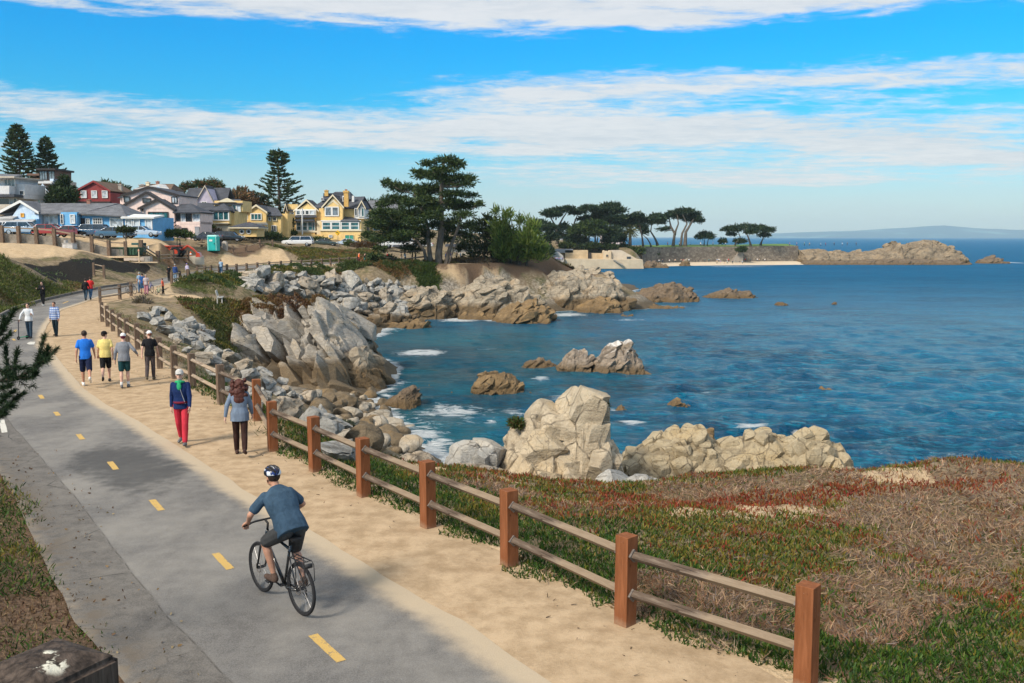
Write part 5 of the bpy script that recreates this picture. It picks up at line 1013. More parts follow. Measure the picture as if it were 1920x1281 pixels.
# ================================================================ buildings
def mat_siding(name, c, sc=4., rough=.7):
    m, g = newmat(name); o = g.obj(); z = g.xyz(o)[2]; n = g.noise(o, 1.2, 4); n2 = g.noise(g.scale(o, (1, 1, .3)), 5, 4)
    w = (z*sc)._m('FRACT'); cc = g.mix((n*.6+n2*.5).smooth(.3, .75), [v*.80 for v in c], [min(1, v*1.10) for v in c]); cc = g.mix(w.smooth(.12, .0)*.35, cc, [v*.45 for v in c])
    g.out(g.bsdf(cc, rough, g.bump(w*-.5, .35, .03), .25)); return m
def mat_shingle(name, c, sc=3.2):
    m, g = newmat(name); o = g.obj(); x, y, z = g.xyz(o); n = g.noise(o, .9, 5, .6); n2 = g.noise(g.scale(o, (3, 3, 7)), 2.2, 3)
    w = (z*sc)._m('FRACT'); cc = g.mix((n*.55+n2*.5).smooth(.35, .7), [v*.68 for v in c], [v*1.35 for v in c]); cc = g.mix(w.smooth(.18, 0)*.4, cc, [v*.5 for v in c])
    g.out(g.bsdf(cc, .9, g.bump(w*-.4+n2*.3, .4, .04), .12)); return m
WHITE = M('white trim paint', (.74, .74, .72), .6, .06, 2, 0); CREAM = M('cream trim paint', (.72, .63, .45), .6, .08, 2, 0)
YELW = mat_siding('yellow clapboard', (.80, .56, .235)); BLUEW = mat_siding('sky blue clapboard', (.16, .42, .70)); PALEBLUE = mat_siding('pale blue gable', (.56, .68, .82))
PINKW = mat_siding('pink stucco', (.82, .63, .56), .4); REDW = mat_siding('dark red clapboard', (.27, .045, .045)); TEALW = mat_siding('teal clapboard', (.30, .48, .45)); TANW = mat_siding('beige stucco', (.52, .46, .38), .4); LILAC = mat_siding('lilac gable', (.46, .42, .52))
WHW = mat_siding('white stucco', (.66, .66, .66), .4); BRNW = mat_siding('brown shingle wall', (.17, .10, .075)); GREYW = mat_siding('grey wall', (.30, .31, .33), .5)
RF_GREY = mat_shingle('grey shingle', (.15, .155, .17)); RF_DARK = mat_shingle('dark slate shingle', (.075, .08, .095)); RF_BRN = mat_shingle('brown shingle', (.16, .11, .08)); RF_BLK = M('black trim', (.035, .03, .03), .7, .1, 3, 0); RF_LIGHT = mat_shingle('light roof', (.42, .42, .42))
BRICK = M('brick chimney', (.30, .15, .11), .9, .3, 6, .3, 20); OCHRE = M('yellow chimney', (.62, .38, .12), .85, .2, 5, .2); STONEC = M('stone chimney', (.36, .33, .29), .9, .25, 6, .3)
def mat_glass(name, c, r=.08):
    m, g = newmat(name); n = g.noise(g.obj(), 1.3, 3); g.out(g.bsdf(g.mix(n.smooth(.4, .6), [v*.6 for v in c], [v*1.4 for v in c]), r, None, .8)); return m
GL_DARK = mat_glass('dark window glass', (.03, .04, .05)); GL_TEAL = mat_glass('teal tinted window glass', (.02, .11, .13)); GL_PALE = mat_glass('curtained window glass', (.42, .46, .50), .2); GL_GREY = mat_glass('grey window glass', (.13, .16, .19))
class House:
    "a building whose front is laid out in pixels of the photograph at its own real distance Y; depths in metres behind the front"
    def __init__(s, name, label, Y, u, v, cat='house'):
        s.Y = Y; b = gy(u, v, Y); s.o = b; s.root = thing(name, label, cat, b); s.w = {}
    def p(s, u, v, dy=0.):
        q = gy(u, v, s.Y)-s.o; return (q[0], dy, q[2])
    def xz(s, u, v): q = s.p(u, v); return (q[0], q[2])
    def wall(s, poly, dy, dep, mat, name='wall'):
        if len(poly) == 4 and not hasattr(poly[0], '__len__'): u0, v0, u1, v1 = poly; poly = [(u0, v1), (u1, v1), (u1, v0), (u0, v0)]
        mb = s.w.setdefault((name, mat.name), (MB(), mat))[0]; mb.prism([s.xz(*q) for q in poly], 'y', dy, dy+dep)
    def slab(s, A, B, th, mat, name='roof', parent=None):
        "roof plane: lower edge A (two points), upper edge B"
        n = (Vector(A[1])-Vector(A[0])).cross(Vector(B[0])-Vector(A[0])).normalized()
        if n.z < 0: n = -n
        V = [Vector(q) for q in (A[0], A[1], B[1], B[0])]; V += [q-n*th for q in V]; mb = s.w.setdefault((name, mat.name), (MB(), mat))[0]
        mb.add(V, [(0, 1, 2, 3), (7, 6, 5, 4), (0, 4, 5, 1), (1, 5, 6, 2), (2, 6, 7, 3), (3, 7, 4, 0)])
    def gable(s, u0, u1, ve, ur, vr, dy, dep, mat, trim=None, over=3., th=.18, v1=None):
        "roof whose gable faces us: two planes from the ridge"
        k = s.Y/F; f = dy-.35
        for ue, vv, sg in ((u0, ve, -1), (u1, v1 or ve, 1)):
            sl = (vv-vr)/(abs(ue-ur)+1e-6); e = (ue+sg*over, vv+over*sl)
            a0, a1 = s.p(*e, f), s.p(*e, dy+dep); b0, b1 = s.p(ur, vr, f), s.p(ur, vr, dy+dep); lift = .05
            s.slab([(q[0], q[1], q[2]+th+lift) for q in (a0, a1)], [(q[0], q[1], q[2]+th+lift) for q in (b0, b1)], th, mat)
            if trim:
                a, b = Vector(s.p(*e, f-.06)), Vector(s.p(ur, vr, f-.06)); mb = s.w.setdefault(('bargeboard', trim.name), (MB(), trim))[0]; t = .34
                V = [a+Vector((0, 0, th+lift+.04)), b+Vector((0, 0, th+lift+.04)), b+Vector((0, 0, th+lift-t)), a+Vector((0, 0, th+lift-t))]; V += [q+Vector((0, .055, 0)) for q in V]
                mb.add(V, [(0, 1, 2, 3), (7, 6, 5, 4), (0, 4, 5, 1), (1, 5, 6, 2), (2, 6, 7, 3), (3, 7, 4, 0)])
    def long(s, u0, u1, ve, r0, r1, vr, dy, dep, mat, over=2., th=.18):
        "roof with its ridge across the view (hipped when r0 > u0 or r1 < u1)"
        m = dy+dep/2; A = [s.p(u0-over, ve, dy-.4), s.p(u1+over, ve, dy-.4)]; B = [s.p(u0-over, ve, dy+dep+.4), s.p(u1+over, ve, dy+dep+.4)]; Rg = [s.p(r0, vr, m), s.p(r1, vr, m)]
        up = lambda q: (q[0], q[1], q[2]+th+.05); A, B, Rg = [list(map(up, q)) for q in (A, B, Rg)]
        s.slab(A, Rg, th, mat); s.slab(B, Rg, th, mat)
        for i in (0, 1):
            if abs(Rg[i][0]-A[i][0]) > .8: s.slab([A[i], B[i]], [Rg[i], (Rg[i][0], Rg[i][1]+.02, Rg[i][2])], th, mat)
    def win(s, u0, v0, u1, v1, dy, nx=1, ny=1, frame=None, glass=None, t=.11, name='window'):
        frame, glass = frame or WHITE, glass or GL_DARK; a, b = s.p(u0, v1, dy), s.p(u1, v0, dy); x0, x1, z0, z1 = a[0], b[0], a[2], b[2]; mb = MB(); y = dy-.05
        t = min(t, (x1-x0)/5, (z1-z0)/5)
        for x in (x0, x1): mb.box((x, y, (z0+z1)/2), (t, .13, z1-z0+t))
        for z in (z0, z1): mb.box(((x0+x1)/2, y, z), (x1-x0-t, .13, t))
        for i in range(1, nx): mb.box((x0+(x1-x0)*i/nx, y, (z0+z1)/2), (t*.6, .11, z1-z0-t))
        for j in range(1, ny): mb.box(((x0+x1)/2, y+.004, z0+(z1-z0)*j/ny), (x1-x0-t, .10, t*.6))
        f = mb.build(name, frame, s.root); g_ = MB(); g_.box(((x0+x1)/2, y+.03, (z0+z1)/2), (x1-x0-t, .05, z1-z0-t)); g_.build('pane', glass, f); return f
    def door(s, u0, v0, u1, v1, dy, mat):
        a, b = s.p(u0, v1, dy), s.p(u1, v0, dy); mb = MB(); mb.box(((a[0]+b[0])/2, dy-.03, (a[2]+b[2])/2), (b[0]-a[0], .1, b[2]-a[2])); d = mb.build('door', mat, s.root)
        h = MB(); h.ball((b[0]-.18, dy-.12, (a[2]*.6+b[2]*.4)), .05, 6, 4); h.build('handle', IRON, d)
    def bar(s, u0, v0, u1, v1, dy, mat, th=.16, name='trim'):
        a, b = s.p(u0, v0, dy), s.p(u1, v1, dy); mb = s.w.setdefault((name, mat.name), (MB(), mat))[0]; mb.tube([a, b], th/2, 4)
    def chimney(s, u0, v0, u1, v1, dy, mat):
        a, b = s.p(u0, v1, dy), s.p(u1, v0, dy); mb = MB(); w = b[0]-a[0]; h = b[2]-a[2]; c = (a[0]+b[0])/2
        mb.box((c, dy, a[2]+h*.42), (w*.8, w*.8, h*.84)); mb.box((c, dy, a[2]+h*.91), (w, w, h*.12)); ch = mb.build('chimney', mat, s.root)
        q = MB(); q.box((c, dy, a[2]+h*1.0), (w*.4, w*.4, h*.12)); q.build('chimney_pot', BRICK, ch)
    def box(s, c0, c1, d0, d1, mat, name='wall'): s.wall((c0[0], c0[1], c1[0], c1[1]), d0, d1-d0, mat, name)
    def done(s):
        for (n, _), (mb, m) in s.w.items(): mb.build(n, m, s.root)
        return s.root
def roadbase(u, Y): return None
# long sky blue house
h = House('long_house', 'long sky blue house with one grey roof and white windows facing the road', 131, 150, 452)
h.wall([(-8,452),(0,428),(20,410),(40,381),(56,392),(72,400),(76,452)], .0, 9, PALEBLUE); h.wall((76,403,148,452), 1.2, 7.5, BLUEW); h.wall([(116,398),(146,398),(146,452),(116,452)], -.3, 1.4, BLUEW)
h.wall((148,404,236,452), .8, 7.5, BLUEW); h.wall((236,407,288,452), -.2, 8, BLUEW)
h.slab([h.p(66,400,-.2), h.p(148,401,-.2)], [h.p(42,379,4.6), h.p(196,379,4.6)], .18, RF_GREY); h.slab([h.p(146,400,.0), h.p(237,406,.0)], [h.p(142,379,4.6), h.p(200,381,4.6)], .18, RF_GREY)
h.slab([h.p(42,381,9), h.p(226,400,9)], [h.p(42,379,4.6), h.p(200,380,4.6)], .18, RF_GREY); h.slab([h.p(237,406,.0), h.p(237,403,9)], [h.p(199,380.5,4.6), h.p(199,380.4,4.7)], .18, RF_GREY)
h.gable(-6, 74, 403, 40, 379, 0, 4.6, RF_GREY, WHITE, 1., v1=400); h.slab([h.p(-12,411,-1.5), h.p(34,410,-1.5)], [h.p(6,398,3), h.p(30,396,3)], .2, RF_LIGHT); h.wall((-12,411,76,430), -1.0, 1, BLUEW)
h.slab([h.p(230,407,-.7), h.p(292,407,-.7)], [h.p(226,400,4), h.p(288,402,4)], .25, WHITE); h.slab([h.p(-12,417,-2.2), h.p(74,417,-2.2)], [h.p(-12,411,-.9), h.p(74,411,-.9)], .15, RF_LIGHT)
for a in [(40,400.5,45,407)]: h.win(*a, -.02, 1, 1, M('orange board', (.75, .38, .06)), M('orange pane', (.7, .33, .05)))
h.win(76,404,84,423,1.15,1,2,glass=GL_PALE); h.win(87,403,100,424,1.15,1,1,glass=GL_PALE); h.win(117,402,120.5,420,-.35,1,2); h.win(135,403,142,419,-.35,1,2,glass=GL_PALE)
h.door(148.5,409,154,430,.75,RF_BLK); h.win(157,410,163,424,.75,2,3); h.win(171,409,187,425,.75,4,3); h.win(203,409,226,425,.75,1,1,glass=GL_PALE); h.win(238,412,249,432,-.25,1,1,glass=GL_PALE); h.win(253,412,263,432,-.25,1,1,glass=GL_PALE); h.win(275,412,286,432,-.25,1,1,glass=GL_PALE)
h.chimney(135,372,143,381,4.6,BRICK)
for a, b in (((131,424),(150,424)), ((150,424),(158,436)), ((131,431),(150,431)), ((131,424),(131,437)), ((146,424),(152,430))): h.bar(*a, *b, -1.6, WHITE, .14, 'stair_rail')
h.done()
# pink house
h = House('pink_house', 'large pink stucco house with overlapping gables and black roof edges', 150, 290, 450)
h.wall([(214,398),(214,366),(266,350),(322,366),(322,450),(214,450)], 3.2, 9, PINKW); h.gable(214,322,366,266,350,3.2,9,RF_DARK,RF_BLK,3)
h.wall([(216,392),(268,361),(296,378),(330,400),(330,450),(216,450)], 1.6, 5, PINKW); h.gable(216,322,391,268,361,1.6,5,RF_DARK,RF_BLK,3,v1=393)
h.wall([(262,392),(296,375),(327,394),(327,450),(262,450)], .0, 5, PINKW); h.gable(262,327,392,296,375,0,5,RF_DARK,RF_BLK,2.5,v1=394)
h.wall((327,396,374,420), .6, 6, PINKW); h.wall((327,416,374,450), .2, 6, PINKW); h.slab([h.p(325,398,-.4), h.p(377,398,-.4)], [h.p(318,382,4), h.p(340,380,4)], .2, RF_DARK); h.slab([h.p(377,398,-.4), h.p(377,398,7)], [h.p(340,380,4), h.p(341,380,4.2)], .2, RF_DARK)
h.wall((203,368,214,400), 4.5, 6, PINKW); h.slab([h.p(200,368,4), h.p(216,367,4)], [h.p(206,362,7), h.p(216,362,7)], .2, RF_DARK)
h.win(218,367.5,228,378,3.15,1,1,RF_BLK,GL_GREY); h.win(309,368,318.5,379.5,3.15,2,1,RF_BLK,GL_PALE); h.win(261,371.5,275,379,1.55,1,3,RF_BLK,GL_GREY); h.win(279,398,315,412,-.05,4,1,RF_BLK,GL_TEAL)
h.win(228,397.5,259,401,1.55,3,1,RF_BLK,GL_DARK); h.win(329,400,336,414,.55,1,1,RF_BLK,GL_DARK); h.win(338,400,346,416,.55,1,1,WHITE,GL_PALE); h.win(347,400,356,415,.55,1,1,RF_BLK,GL_DARK); h.win(360,400,372,415,.55,2,1,WHITE,GL_PALE); h.win(342,428,350,438,.15,1,1,RF_BLK,GL_DARK); h.door(365.5,425,373,444,.15,GREYW)
for a, b in (((305,434),(335,416)), ((305,440),(336,422)), ((305,434),(305,442)), ((303,433),(312,433))): h.bar(*a, *b, -1.2, RF_BLK, .22, 'stair_rail')
h.wall([(306,440),(336,422),(336,450),(306,450)], -1.0, 1.1, PINKW, 'stair'); h.bar(268,391,268,396,-.3,RF_BLK,.4); h.done()
# houses at the far left
h = House('red_house', 'dark red clapboard house with three white windows in its gable', 182, 175, 386)
h.wall([(143,362),(176.5,341),(207,362),(207,384),(143,384)], 0, 12, REDW); h.gable(143,207,359,176.5,341,0,12,RF_BRN,REDW,1.5); h.wall((138,378,207,384), -.4, 1, RF_BLK, 'trim')
for u in (157.5,177,197): h.win(u-4.5,358,u+4.5,371,-.05,1,2,glass=GL_PALE)
h.chimney(157,339,163,352,6,STONEC); h.chimney(198,342,205,356,6,STONEC); h.done()
h = House('teal_house', 'teal house with two steep brown gables and white windows', 172, 70, 388)
h.wall([(36,388),(36,366),(50,354),(62,366),(68,366),(82,348),(97,366),(97,388)], 0, 9, TEALW); h.gable(68,96,366,82,347,0,8,RF_BRN,PALEBLUE,1.5); h.gable(37,64,366,50,353,-.1,8,RF_BRN,TEALW,1.5); h.wall([(46,356),(88,356),(96,366),(40,366)], 3, 6, RF_BRN, 'roof')
h.win(46,357.5,53,363,-.05,1,1); h.win(74,357,81.5,367,-.05,1,1,glass=GL_PALE); h.win(82.5,357,90,367,-.05,1,1,glass=GL_PALE); h.win(78,350,86,356,-.05,1,1,glass=GL_PALE); h.win(41,368,51,377,-.05,2,1,glass=GL_PALE); h.win(54,368,64,378,-.05,2,1,glass=GL_GREY); h.win(76,372,92,380,-.05,2,1,glass=GL_PALE)
for a, b in (((37,366),(65,366)), ((37,378),(65,378)), ((67,367),(97,367))): h.bar(*a, *b, -.12, RF_BLK, .2)
h.done()
h = House('tower_house', 'brown roofed house with a dark square lookout tower', 186, 80, 372)
h.wall((38,338,108,372), 0, 8, TANW); h.slab([h.p(34,342,-.6), h.p(78,342,-.6)], [h.p(52,325,5), h.p(80,325,5)], .25, RF_BRN); h.wall((78,318.5,106,345), -.8, 7, BRNW, 'tower'); h.wall((74,316.5,110,320), -1.4, 8, RF_BLK, 'tower_roof'); h.wall((77,340,106,345), -1.6, 2, WHW, 'balcony')
h.wall((41,324,74,328), 2, 5, BRNW); h.win(79,322,92,338,-.85,3,1,RF_BLK,GL_GREY); h.win(96,322,106,338,-.85,2,1,RF_BLK,GL_GREY); h.wall((99,336,106,356), -1.2, 4, PALEBLUE); h.done()
h = House('balcony_house', 'pale grey house with a wide balcony cut by the left edge', 160, 8, 392)
h.wall((-30,330,20,392), 1.2, 8, WHW); h.wall((-34,331,30,334), -.6, 10, TANW, 'roof'); h.wall((-34,349,22,366), -.8, 2, WHW, 'balcony'); h.wall((20,344,38,372), 1.5, 7, WHW); h.win(2,335,21,350,1.15,3,1,WHITE,GL_GREY); h.win(29,357,37,365,1.45,1,1,WHITE,GL_DARK); h.wall((-34,365,35,370), -1.5, 9, RF_DARK, 'roof')
h.win(-8,371,11,388,1.15,1,1,WHITE,GL_DARK); h.win(20,371,25,388,1.15,1,1,WHITE,GL_DARK); h.slab([h.p(-34,335,-.6), h.p(22,333,-.6)], [h.p(-34,322,5), h.p(14,324,5)], .2, RF_GREY); h.wall((-30,384,32,402), -2, 3, TANW, 'garden_wall'); h.done()
h = House('shingled_house', 'pale roof of a house with small chimneys behind the pink house', 205, 290, 372)
h.wall([(252,372),(252,354),(300,345),(320,356),(320,372)], 0, 8, WHW); h.long(252,320,358,262,314,345,0,8,RF_BRN,1.5); h.chimney(251.5,345,263,356,3,STONEC); h.chimney(264,340,271,354,3,CREAM); h.chimney(283,338.5,289,350,3,BRICK); h.wall([(288,357),(297,349),(306,357)], -.2, 1, PALEBLUE); h.done()
# grey gabled house
h = House('grey_gabled_house', 'steep dark grey roofed house with one tall pale lilac gable', 205, 380, 420)
h.wall((342,380,424,420), 0, 9, GREYW); h.slab([h.p(340,388,-.4), h.p(424,388,-.4)], [h.p(341,351,4.5), h.p(420,350,4.5)], .2, RF_DARK); h.slab([h.p(340,388,9.4), h.p(424,388,9.4)], [h.p(341,351,4.5), h.p(420,350,4.5)], .2, RF_DARK)
h.wall([(370,381),(389,350),(404,374),(404,388),(370,388)], -1.2, 5, LILAC); h.gable(372,403,378,388.5,350,-1.2,5,RF_DARK,TANW,2); h.win(382,379,391,384,-1.25,2,1); h.done()
# small yellow house with the big bay window
h = House('bay_window_house', 'yellow house with a wide teal bay window and dark pointed roofs', 165, 405, 446)
h.wall((374,396,438,446), .5, 8, YELW); h.slab([h.p(372,397,.1), h.p(440,397,.1)], [h.p(352,378,5), h.p(420,380,5)], .2, RF_DARK); h.wall([(341,389),(349,383),(371,395),(371,402),(341,402)], 2, 3, YELW); h.gable(341,372,394,349,382,2,3,RF_DARK,CREAM,1)
h.wall((402,395,433,420), -1.0, 2.5, YELW, 'bay'); h.slab([h.p(397,395,-1.5), h.p(436,395,-1.5)], [h.p(414,381,1.5), h.p(415,381,1.5)], .2, RF_DARK); h.slab([h.p(397,395,-1.5), h.p(397,395,4)], [h.p(414,381,1.5), h.p(414.5,381,1.7)], .2, RF_DARK); h.slab([h.p(436,395,-1.5), h.p(436,395,4)], [h.p(415,381,1.5), h.p(415,381,1.7)], .2, RF_DARK)
h.win(404,397,432,413,-1.05,3,1,WHITE,GL_TEAL,.2); h.win(382,400,387,414,.45,1,1); h.bar(400,420,432,419,-1.2,CREAM,.3); h.wall((390,375,444,396), 3.5, 6, YELW); h.slab([h.p(388,381,3), h.p(446,381,3)], [h.p(400,371,6), h.p(432,371,6)], .2, RF_DARK); h.win(425,383,432,391,3.4,1,1,WHITE,GL_TEAL); h.win(434,384,440,396,3.4,1,1,WHITE,GL_PALE); h.wall([(396,378),(416,370),(433,378)], 2.8, .6, CREAM, 'gable'); h.wall((403,423,430,446), -.6, 2, CREAM, 'porch'); h.done()
h = House('yellow_hut', 'low yellow hut with two round windows and a dark hipped roof', 158, 458, 442, 'hut')
h.wall((438,427,481,444), 0, 5, YELW); h.long(438,481,427.5,455,462,418.5,0,5,RF_DARK,6,.15); h.wall((430,426.5,487,428.5), -.9, 6.6, CREAM, 'eave')
for u in (453.5,466.5):
    f = MB(); f.torus(h.p(u,434.5,-.08), .36, .1, (0,1,0), 20, 6); w = f.build('round_window', WHITE, h.root); g_ = MB(); g_.ball(h.p(u,434.5,-.03), (.3,.04,.3), 14, 6); g_.build('pane', GL_DARK, w)
h.chimney(456,416,462,421,2.5,BRICK); h.done()
h = House('yellow_house', 'two storey yellow house with a triple window under its front gable', 178, 485, 442)
h.wall([(465,442),(465,396),(481,384),(499,398),(499,442)], 0, 10, YELW); h.gable(464,499,398,481,386,0,10,RF_DARK,CREAM,3); h.wall((446,396,466,442), 2, 8, YELW); h.slab([h.p(440,398,1.4), h.p(470,398,1.4)], [h.p(470,384,6), h.p(484,384,6)], .2, RF_DARK)
h.wall((499,403,524,442), 1.2, 8, YELW); h.slab([h.p(498,404,.6), h.p(528,404,.6)], [h.p(484,386,6), h.p(505,388,6)], .2, RF_DARK); h.win(471,401,490,412,-.05,3,1,WHITE,GL_TEAL,.16); h.win(459,403,463,411,1.9,1,1); h.win(501,407,505,414,1.1,1,1); h.win(509,407,516,414,1.1,1,1,CREAM); h.bar(466,421,504,421,-.8,WHITE,.3); h.win(485,424,491,433,-.05,1,1,WHITE,GL_TEAL); h.win(507,423,515,434,1.1,2,1); h.wall((464,417,500,419), -.3, .5, CREAM, 'band')
for u in (494,498,503): h.bar(u,421,u,440,-.7,CREAM,.22,'porch_post')
h.wall((519,400,532,445), 3, 6, YELW); h.done()
# the big yellow inn
h = House('yellow_inn', 'largest yellow house, three storeys with white trimmed gables, glazed porch and two chimneys', 190, 615, 458)
Y_ = YELW
h.wall([(528,446),(528,386),(531,382),(552,382),(552,446)], 3, 8, Y_); h.wall((552,397,598,446), 0, 8, Y_); h.wall([(557,398),(557,394),(576,381),(595,394),(595,398)], 0, 6, Y_); h.gable(552,597,396,575,376,0,6,RF_DARK,CREAM,1.5); h.slab([h.p(532,394,2.4), h.p(560,394,2.4)], [h.p(533,381,7), h.p(566,379,7)], .2, RF_DARK); h.gable(528,534,394,531,383,2.2,7,RF_DARK,CREAM,.8)
h.wall((556,393,594,404), -.9, 1.2, WHITE, 'bay'); h.win(558,395,565,403,-.95,1,1,WHITE,GL_GREY,.15); h.win(566.5,395,573,403,-.95,1,1,WHITE,GL_DARK,.15); h.win(575,395,581,403,-.95,1,1,WHITE,GL_DARK,.15); h.win(583,395,591,403,-.95,1,1,WHITE,GL_PALE,.15)
h.slab([h.p(546,407,-1.6), h.p(597,407,-1.6)], [h.p(556,404,-.6), h.p(594,404,-.6)], .2, RF_DARK); h.slab([h.p(550,414,-2), h.p(594,414,-2)], [h.p(556,410,-.4), h.p(590,410,-.4)], .2, RF_DARK); h.wall((555,407,592,446), -.8, 1, Y_)
for u in (558,569.5,579.5,588): h.win(u,416.5,u+(8 if u != 588 else 4),432,-.85,1,2 if u != 588 else 1,WHITE,GL_TEAL,.15)
h.wall((553,433,596,436), -1.0, 1.1, CREAM, 'band'); h.wall((536,396,541,404), 2.9, .2, WHITE, 'balcony'); h.win(540,397,548,402,2.9,2,1,WHITE,GL_GREY)
h.wall([(598,458),(598,391),(608,390),(608,392),(645,392),(645,458)], 0, 12, Y_); h.wall([(609,392),(627,371),(645,390),(645,416),(609,416)], -1.5, 4, Y_); h.gable(608,646,389,627,367.5,-1.5,8,RF_DARK,CREAM,2); h.wall([(614,386),(627,374),(640,386),(636,386),(627,379),(618,386)], -1.58, .07, CREAM, 'gable_trim')
h.win(613,389,624,405,-1.55,1,1,WHITE,GL_GREY,.2); h.win(626,389,637,405,-1.55,1,1,WHITE,GL_GREY,.2); h.slab([h.p(584,390,.0), h.p(612,389,.0)], [h.p(605,368,5), h.p(628,366,5)], .2, RF_DARK); h.wall([(595,374),(595,360),(640,359),(646,374)], 6, 5, RF_DARK, 'roof'); h.long(598,650,374,614,643,358,4,9,RF_DARK,2)
h.wall([(597,376),(600,367),(603,376)], 2.2, 1, WHITE, 'dormer'); h.win(598.5,370,601.5,375,2.1,1,1); h.chimney(599,354.5,607,366,5,OCHRE); h.chimney(645,357,654.5,388,-.2,OCHRE); h.wall((637,366,644,378), 3, 1, WHITE, 'dormer'); h.win(638,368,643,376,2.95,1,1); h.wall((655,366,659,378), 3, 1, WHITE, 'dormer')
h.wall((645,389,681,414), 1, 10, Y_); h.slab([h.p(640,390,.6), h.p(672,390,.6)], [h.p(645,367,6), h.p(675,366,6)], .2, RF_DARK); h.slab([h.p(640,390,11.4), h.p(684,390,11.4)], [h.p(645,367,6), h.p(675,366,6)], .2, RF_DARK); h.wall([(672,396),(677,380),(683,394),(683,410),(664,410),(664,392)], .4, 6, WHITE, 'bay'); h.gable(671,685,391,678,378,.2,6,RF_DARK,CREAM,1); h.win(665,391,669,404,.3,1,1,WHITE,GL_DARK); h.win(672,390,676,406,.3,1,1,WHITE,GL_PALE); h.win(677.5,390,682,406,.3,1,1,WHITE,GL_TEAL)
h.slab([h.p(643,414,-2.6), h.p(678,414,-2.6)], [h.p(645,406,1), h.p(664,408,1)], .2, RF_DARK); h.wall((605,414,680,458), -2.2, 6, Y_); h.wall((604,430.5,681,433.5), -2.4, .3, CREAM, 'band'); h.wall((606,413.5,680,415.5), -2.45, .3, WHITE, 'cornice')
for a in (609,626,644,661): h.win(a,417,a+15,431,-2.28,1,2,WHITE,GL_TEAL,.22)
h.wall((596,414,606,452), -1.0, 4, CREAM); h.wall((586,440,606,458), -1.4, 3, Y_); h.win(651,441,659,452,-2.28,1,1,CREAM,M('green shutter', (.04, .30, .22)),.05,'shutter'); h.win(659.5,441,666,452,-2.28,1,1,CREAM,M('green shutter', (.04, .30, .22)),.05,'shutter'); h.win(621,441,627,445,-2.28,1,1,WHITE,GL_PALE)
h.bar(575.5,392,575.5,440,-4.2,WHITE,.28,'flagpole'); h.done()
h = House('grey_roofed_house', 'yellow house with a tall grey roof half hidden by the big cypress', 205, 700, 452)
h.wall((678,398,745,452), 0, 9, YELW); h.slab([h.p(674,400,-.6), h.p(748,400,-.6)], [h.p(686,374,5), h.p(740,374,5)], .2, RF_GREY); h.win(681,401,688,409,-.05,1,1); h.win(694,402,704,411,-.05,1,1,WHITE,GL_PALE); h.win(700,423,713,432,-.05,2,1,WHITE,GL_TEAL); h.win(688,422,692,434,-.05,1,1); h.done()
h = House('low_building', 'low pale green building with a dark flat roof behind the big cypress trunk', 190, 740, 474, 'building')
h.wall((704,462,775,476), 0, 6, mat_siding('pale green wall', (.40, .50, .46), .4)); h.wall((700,458,790,463), -1.2, 8, RF_DARK, 'roof'); h.wall((840,462,892,482), -1, 6, TANW); h.wall((836,458,895,462.5), -2, 8, RF_DARK, 'roof')
for u in (712,728,744,760): h.win(u,465,u+9,473,-.05,1,1,WHITE,GL_GREY)
h.done()
# ------------------------------------------------ across the cove
SANDST = M('sandstone wall', (.50, .38, .235), .9, .22, .5, .4, 3, dist=.2); PALEST = M('pale sandstone', (.56, .45, .31), .9, .14, .4, .4, 3, dist=.2)
def mat_seawall():
    m, g = newmat('rubble sea wall'); p = g.pos(); n = g.noise(p, .35, 5); v = g.voro(g.scale(p, (1, 1, 1.4)), .9, 'DISTANCE_TO_EDGE'); vc = g.voro(g.scale(p, (1, 1, 1.4)), .9, 'F1', 'Color')
    c = g.mix(g.xyz(vc)[0], (.15, .125, .10), (.30, .255, .20)); c = g.mix(n.smooth(.5, .7)*.6, c, (.12, .10, .085)); c = g.mix(v.smooth(.06, .0)*.8, c, (.06, .05, .04)); g.out(g.bsdf(c, .95, g.bump(v, .6, .2))); return m
SEAW = mat_seawall()
h = House('bathhouse', 'sandstone sea wall building with a small white turret and steps across the cove', 322, 1130, 504, 'building')
h.wall([(1060,504),(1060,486),(1205,487),(1207,504)], 0, 12, PALEST); h.wall((1062,470,1106,487), 8, 6, SANDST); h.wall((1107,475,1112,487), 7.5, 3, RF_BLK, 'opening'); h.wall((1112,476,1134,487), 8, 5, SANDST)
h.wall([(1134,487),(1134,472),(1136,470),(1138,473),(1141,471),(1144,473),(1147,470),(1149,472),(1149,487)], 5, 5, PALEST, 'turret'); h.win(1139,478,1143,482.5,4.9,1,1,PALEST,GL_DARK,.1); h.wall([(1149,487),(1151,470),(1170,470),(1200,487)], 6, 6, M('pale path wall', (.50, .43, .34), .9, .15, .5))
for i in range(6): h.wall((1150+i*2.6,487+i*1.5,1154+i*2.6,489+i*1.6), -.4-.2*i, .8, M('step stone', (.34, .30, .25)), 'step')
h.win(1179,482,1187,487,5.9,1,1,M('step stone', (.34, .30, .25)),GL_DARK); h.done()
h = House('beach_shelter', 'pale arched shelter roof with dark openings left of the sandstone building', 320, 1035, 494, 'building')
h.wall([(1022,492),(1024,477),(1034,472),(1048,473),(1056,480),(1058,494),(1022,494)], 0, 6, M('pale shelter', (.50, .46, .41), .9, .12, .6)); h.wall((1026,468,1078,475), 10, 6, GREYW); h.done()
h = House('park_house', 'pale pinkish house seen between the park cypresses', 430, 1150, 458)
h.wall((1128,440,1172,458), 0, 9, mat_siding('pale pink wall', (.60, .52, .52), .5)); h.long(1128,1172,441,1134,1166,433,0,9,RF_GREY,2)
for u in (1132,1142,1152,1162): h.win(u,446,u+6,452,-.05,1,1,WHITE,GL_DARK,.3)
h.done()
h = House('park_kiosk', 'small orange house with dark windows left of the park cypresses', 400, 1083, 456)
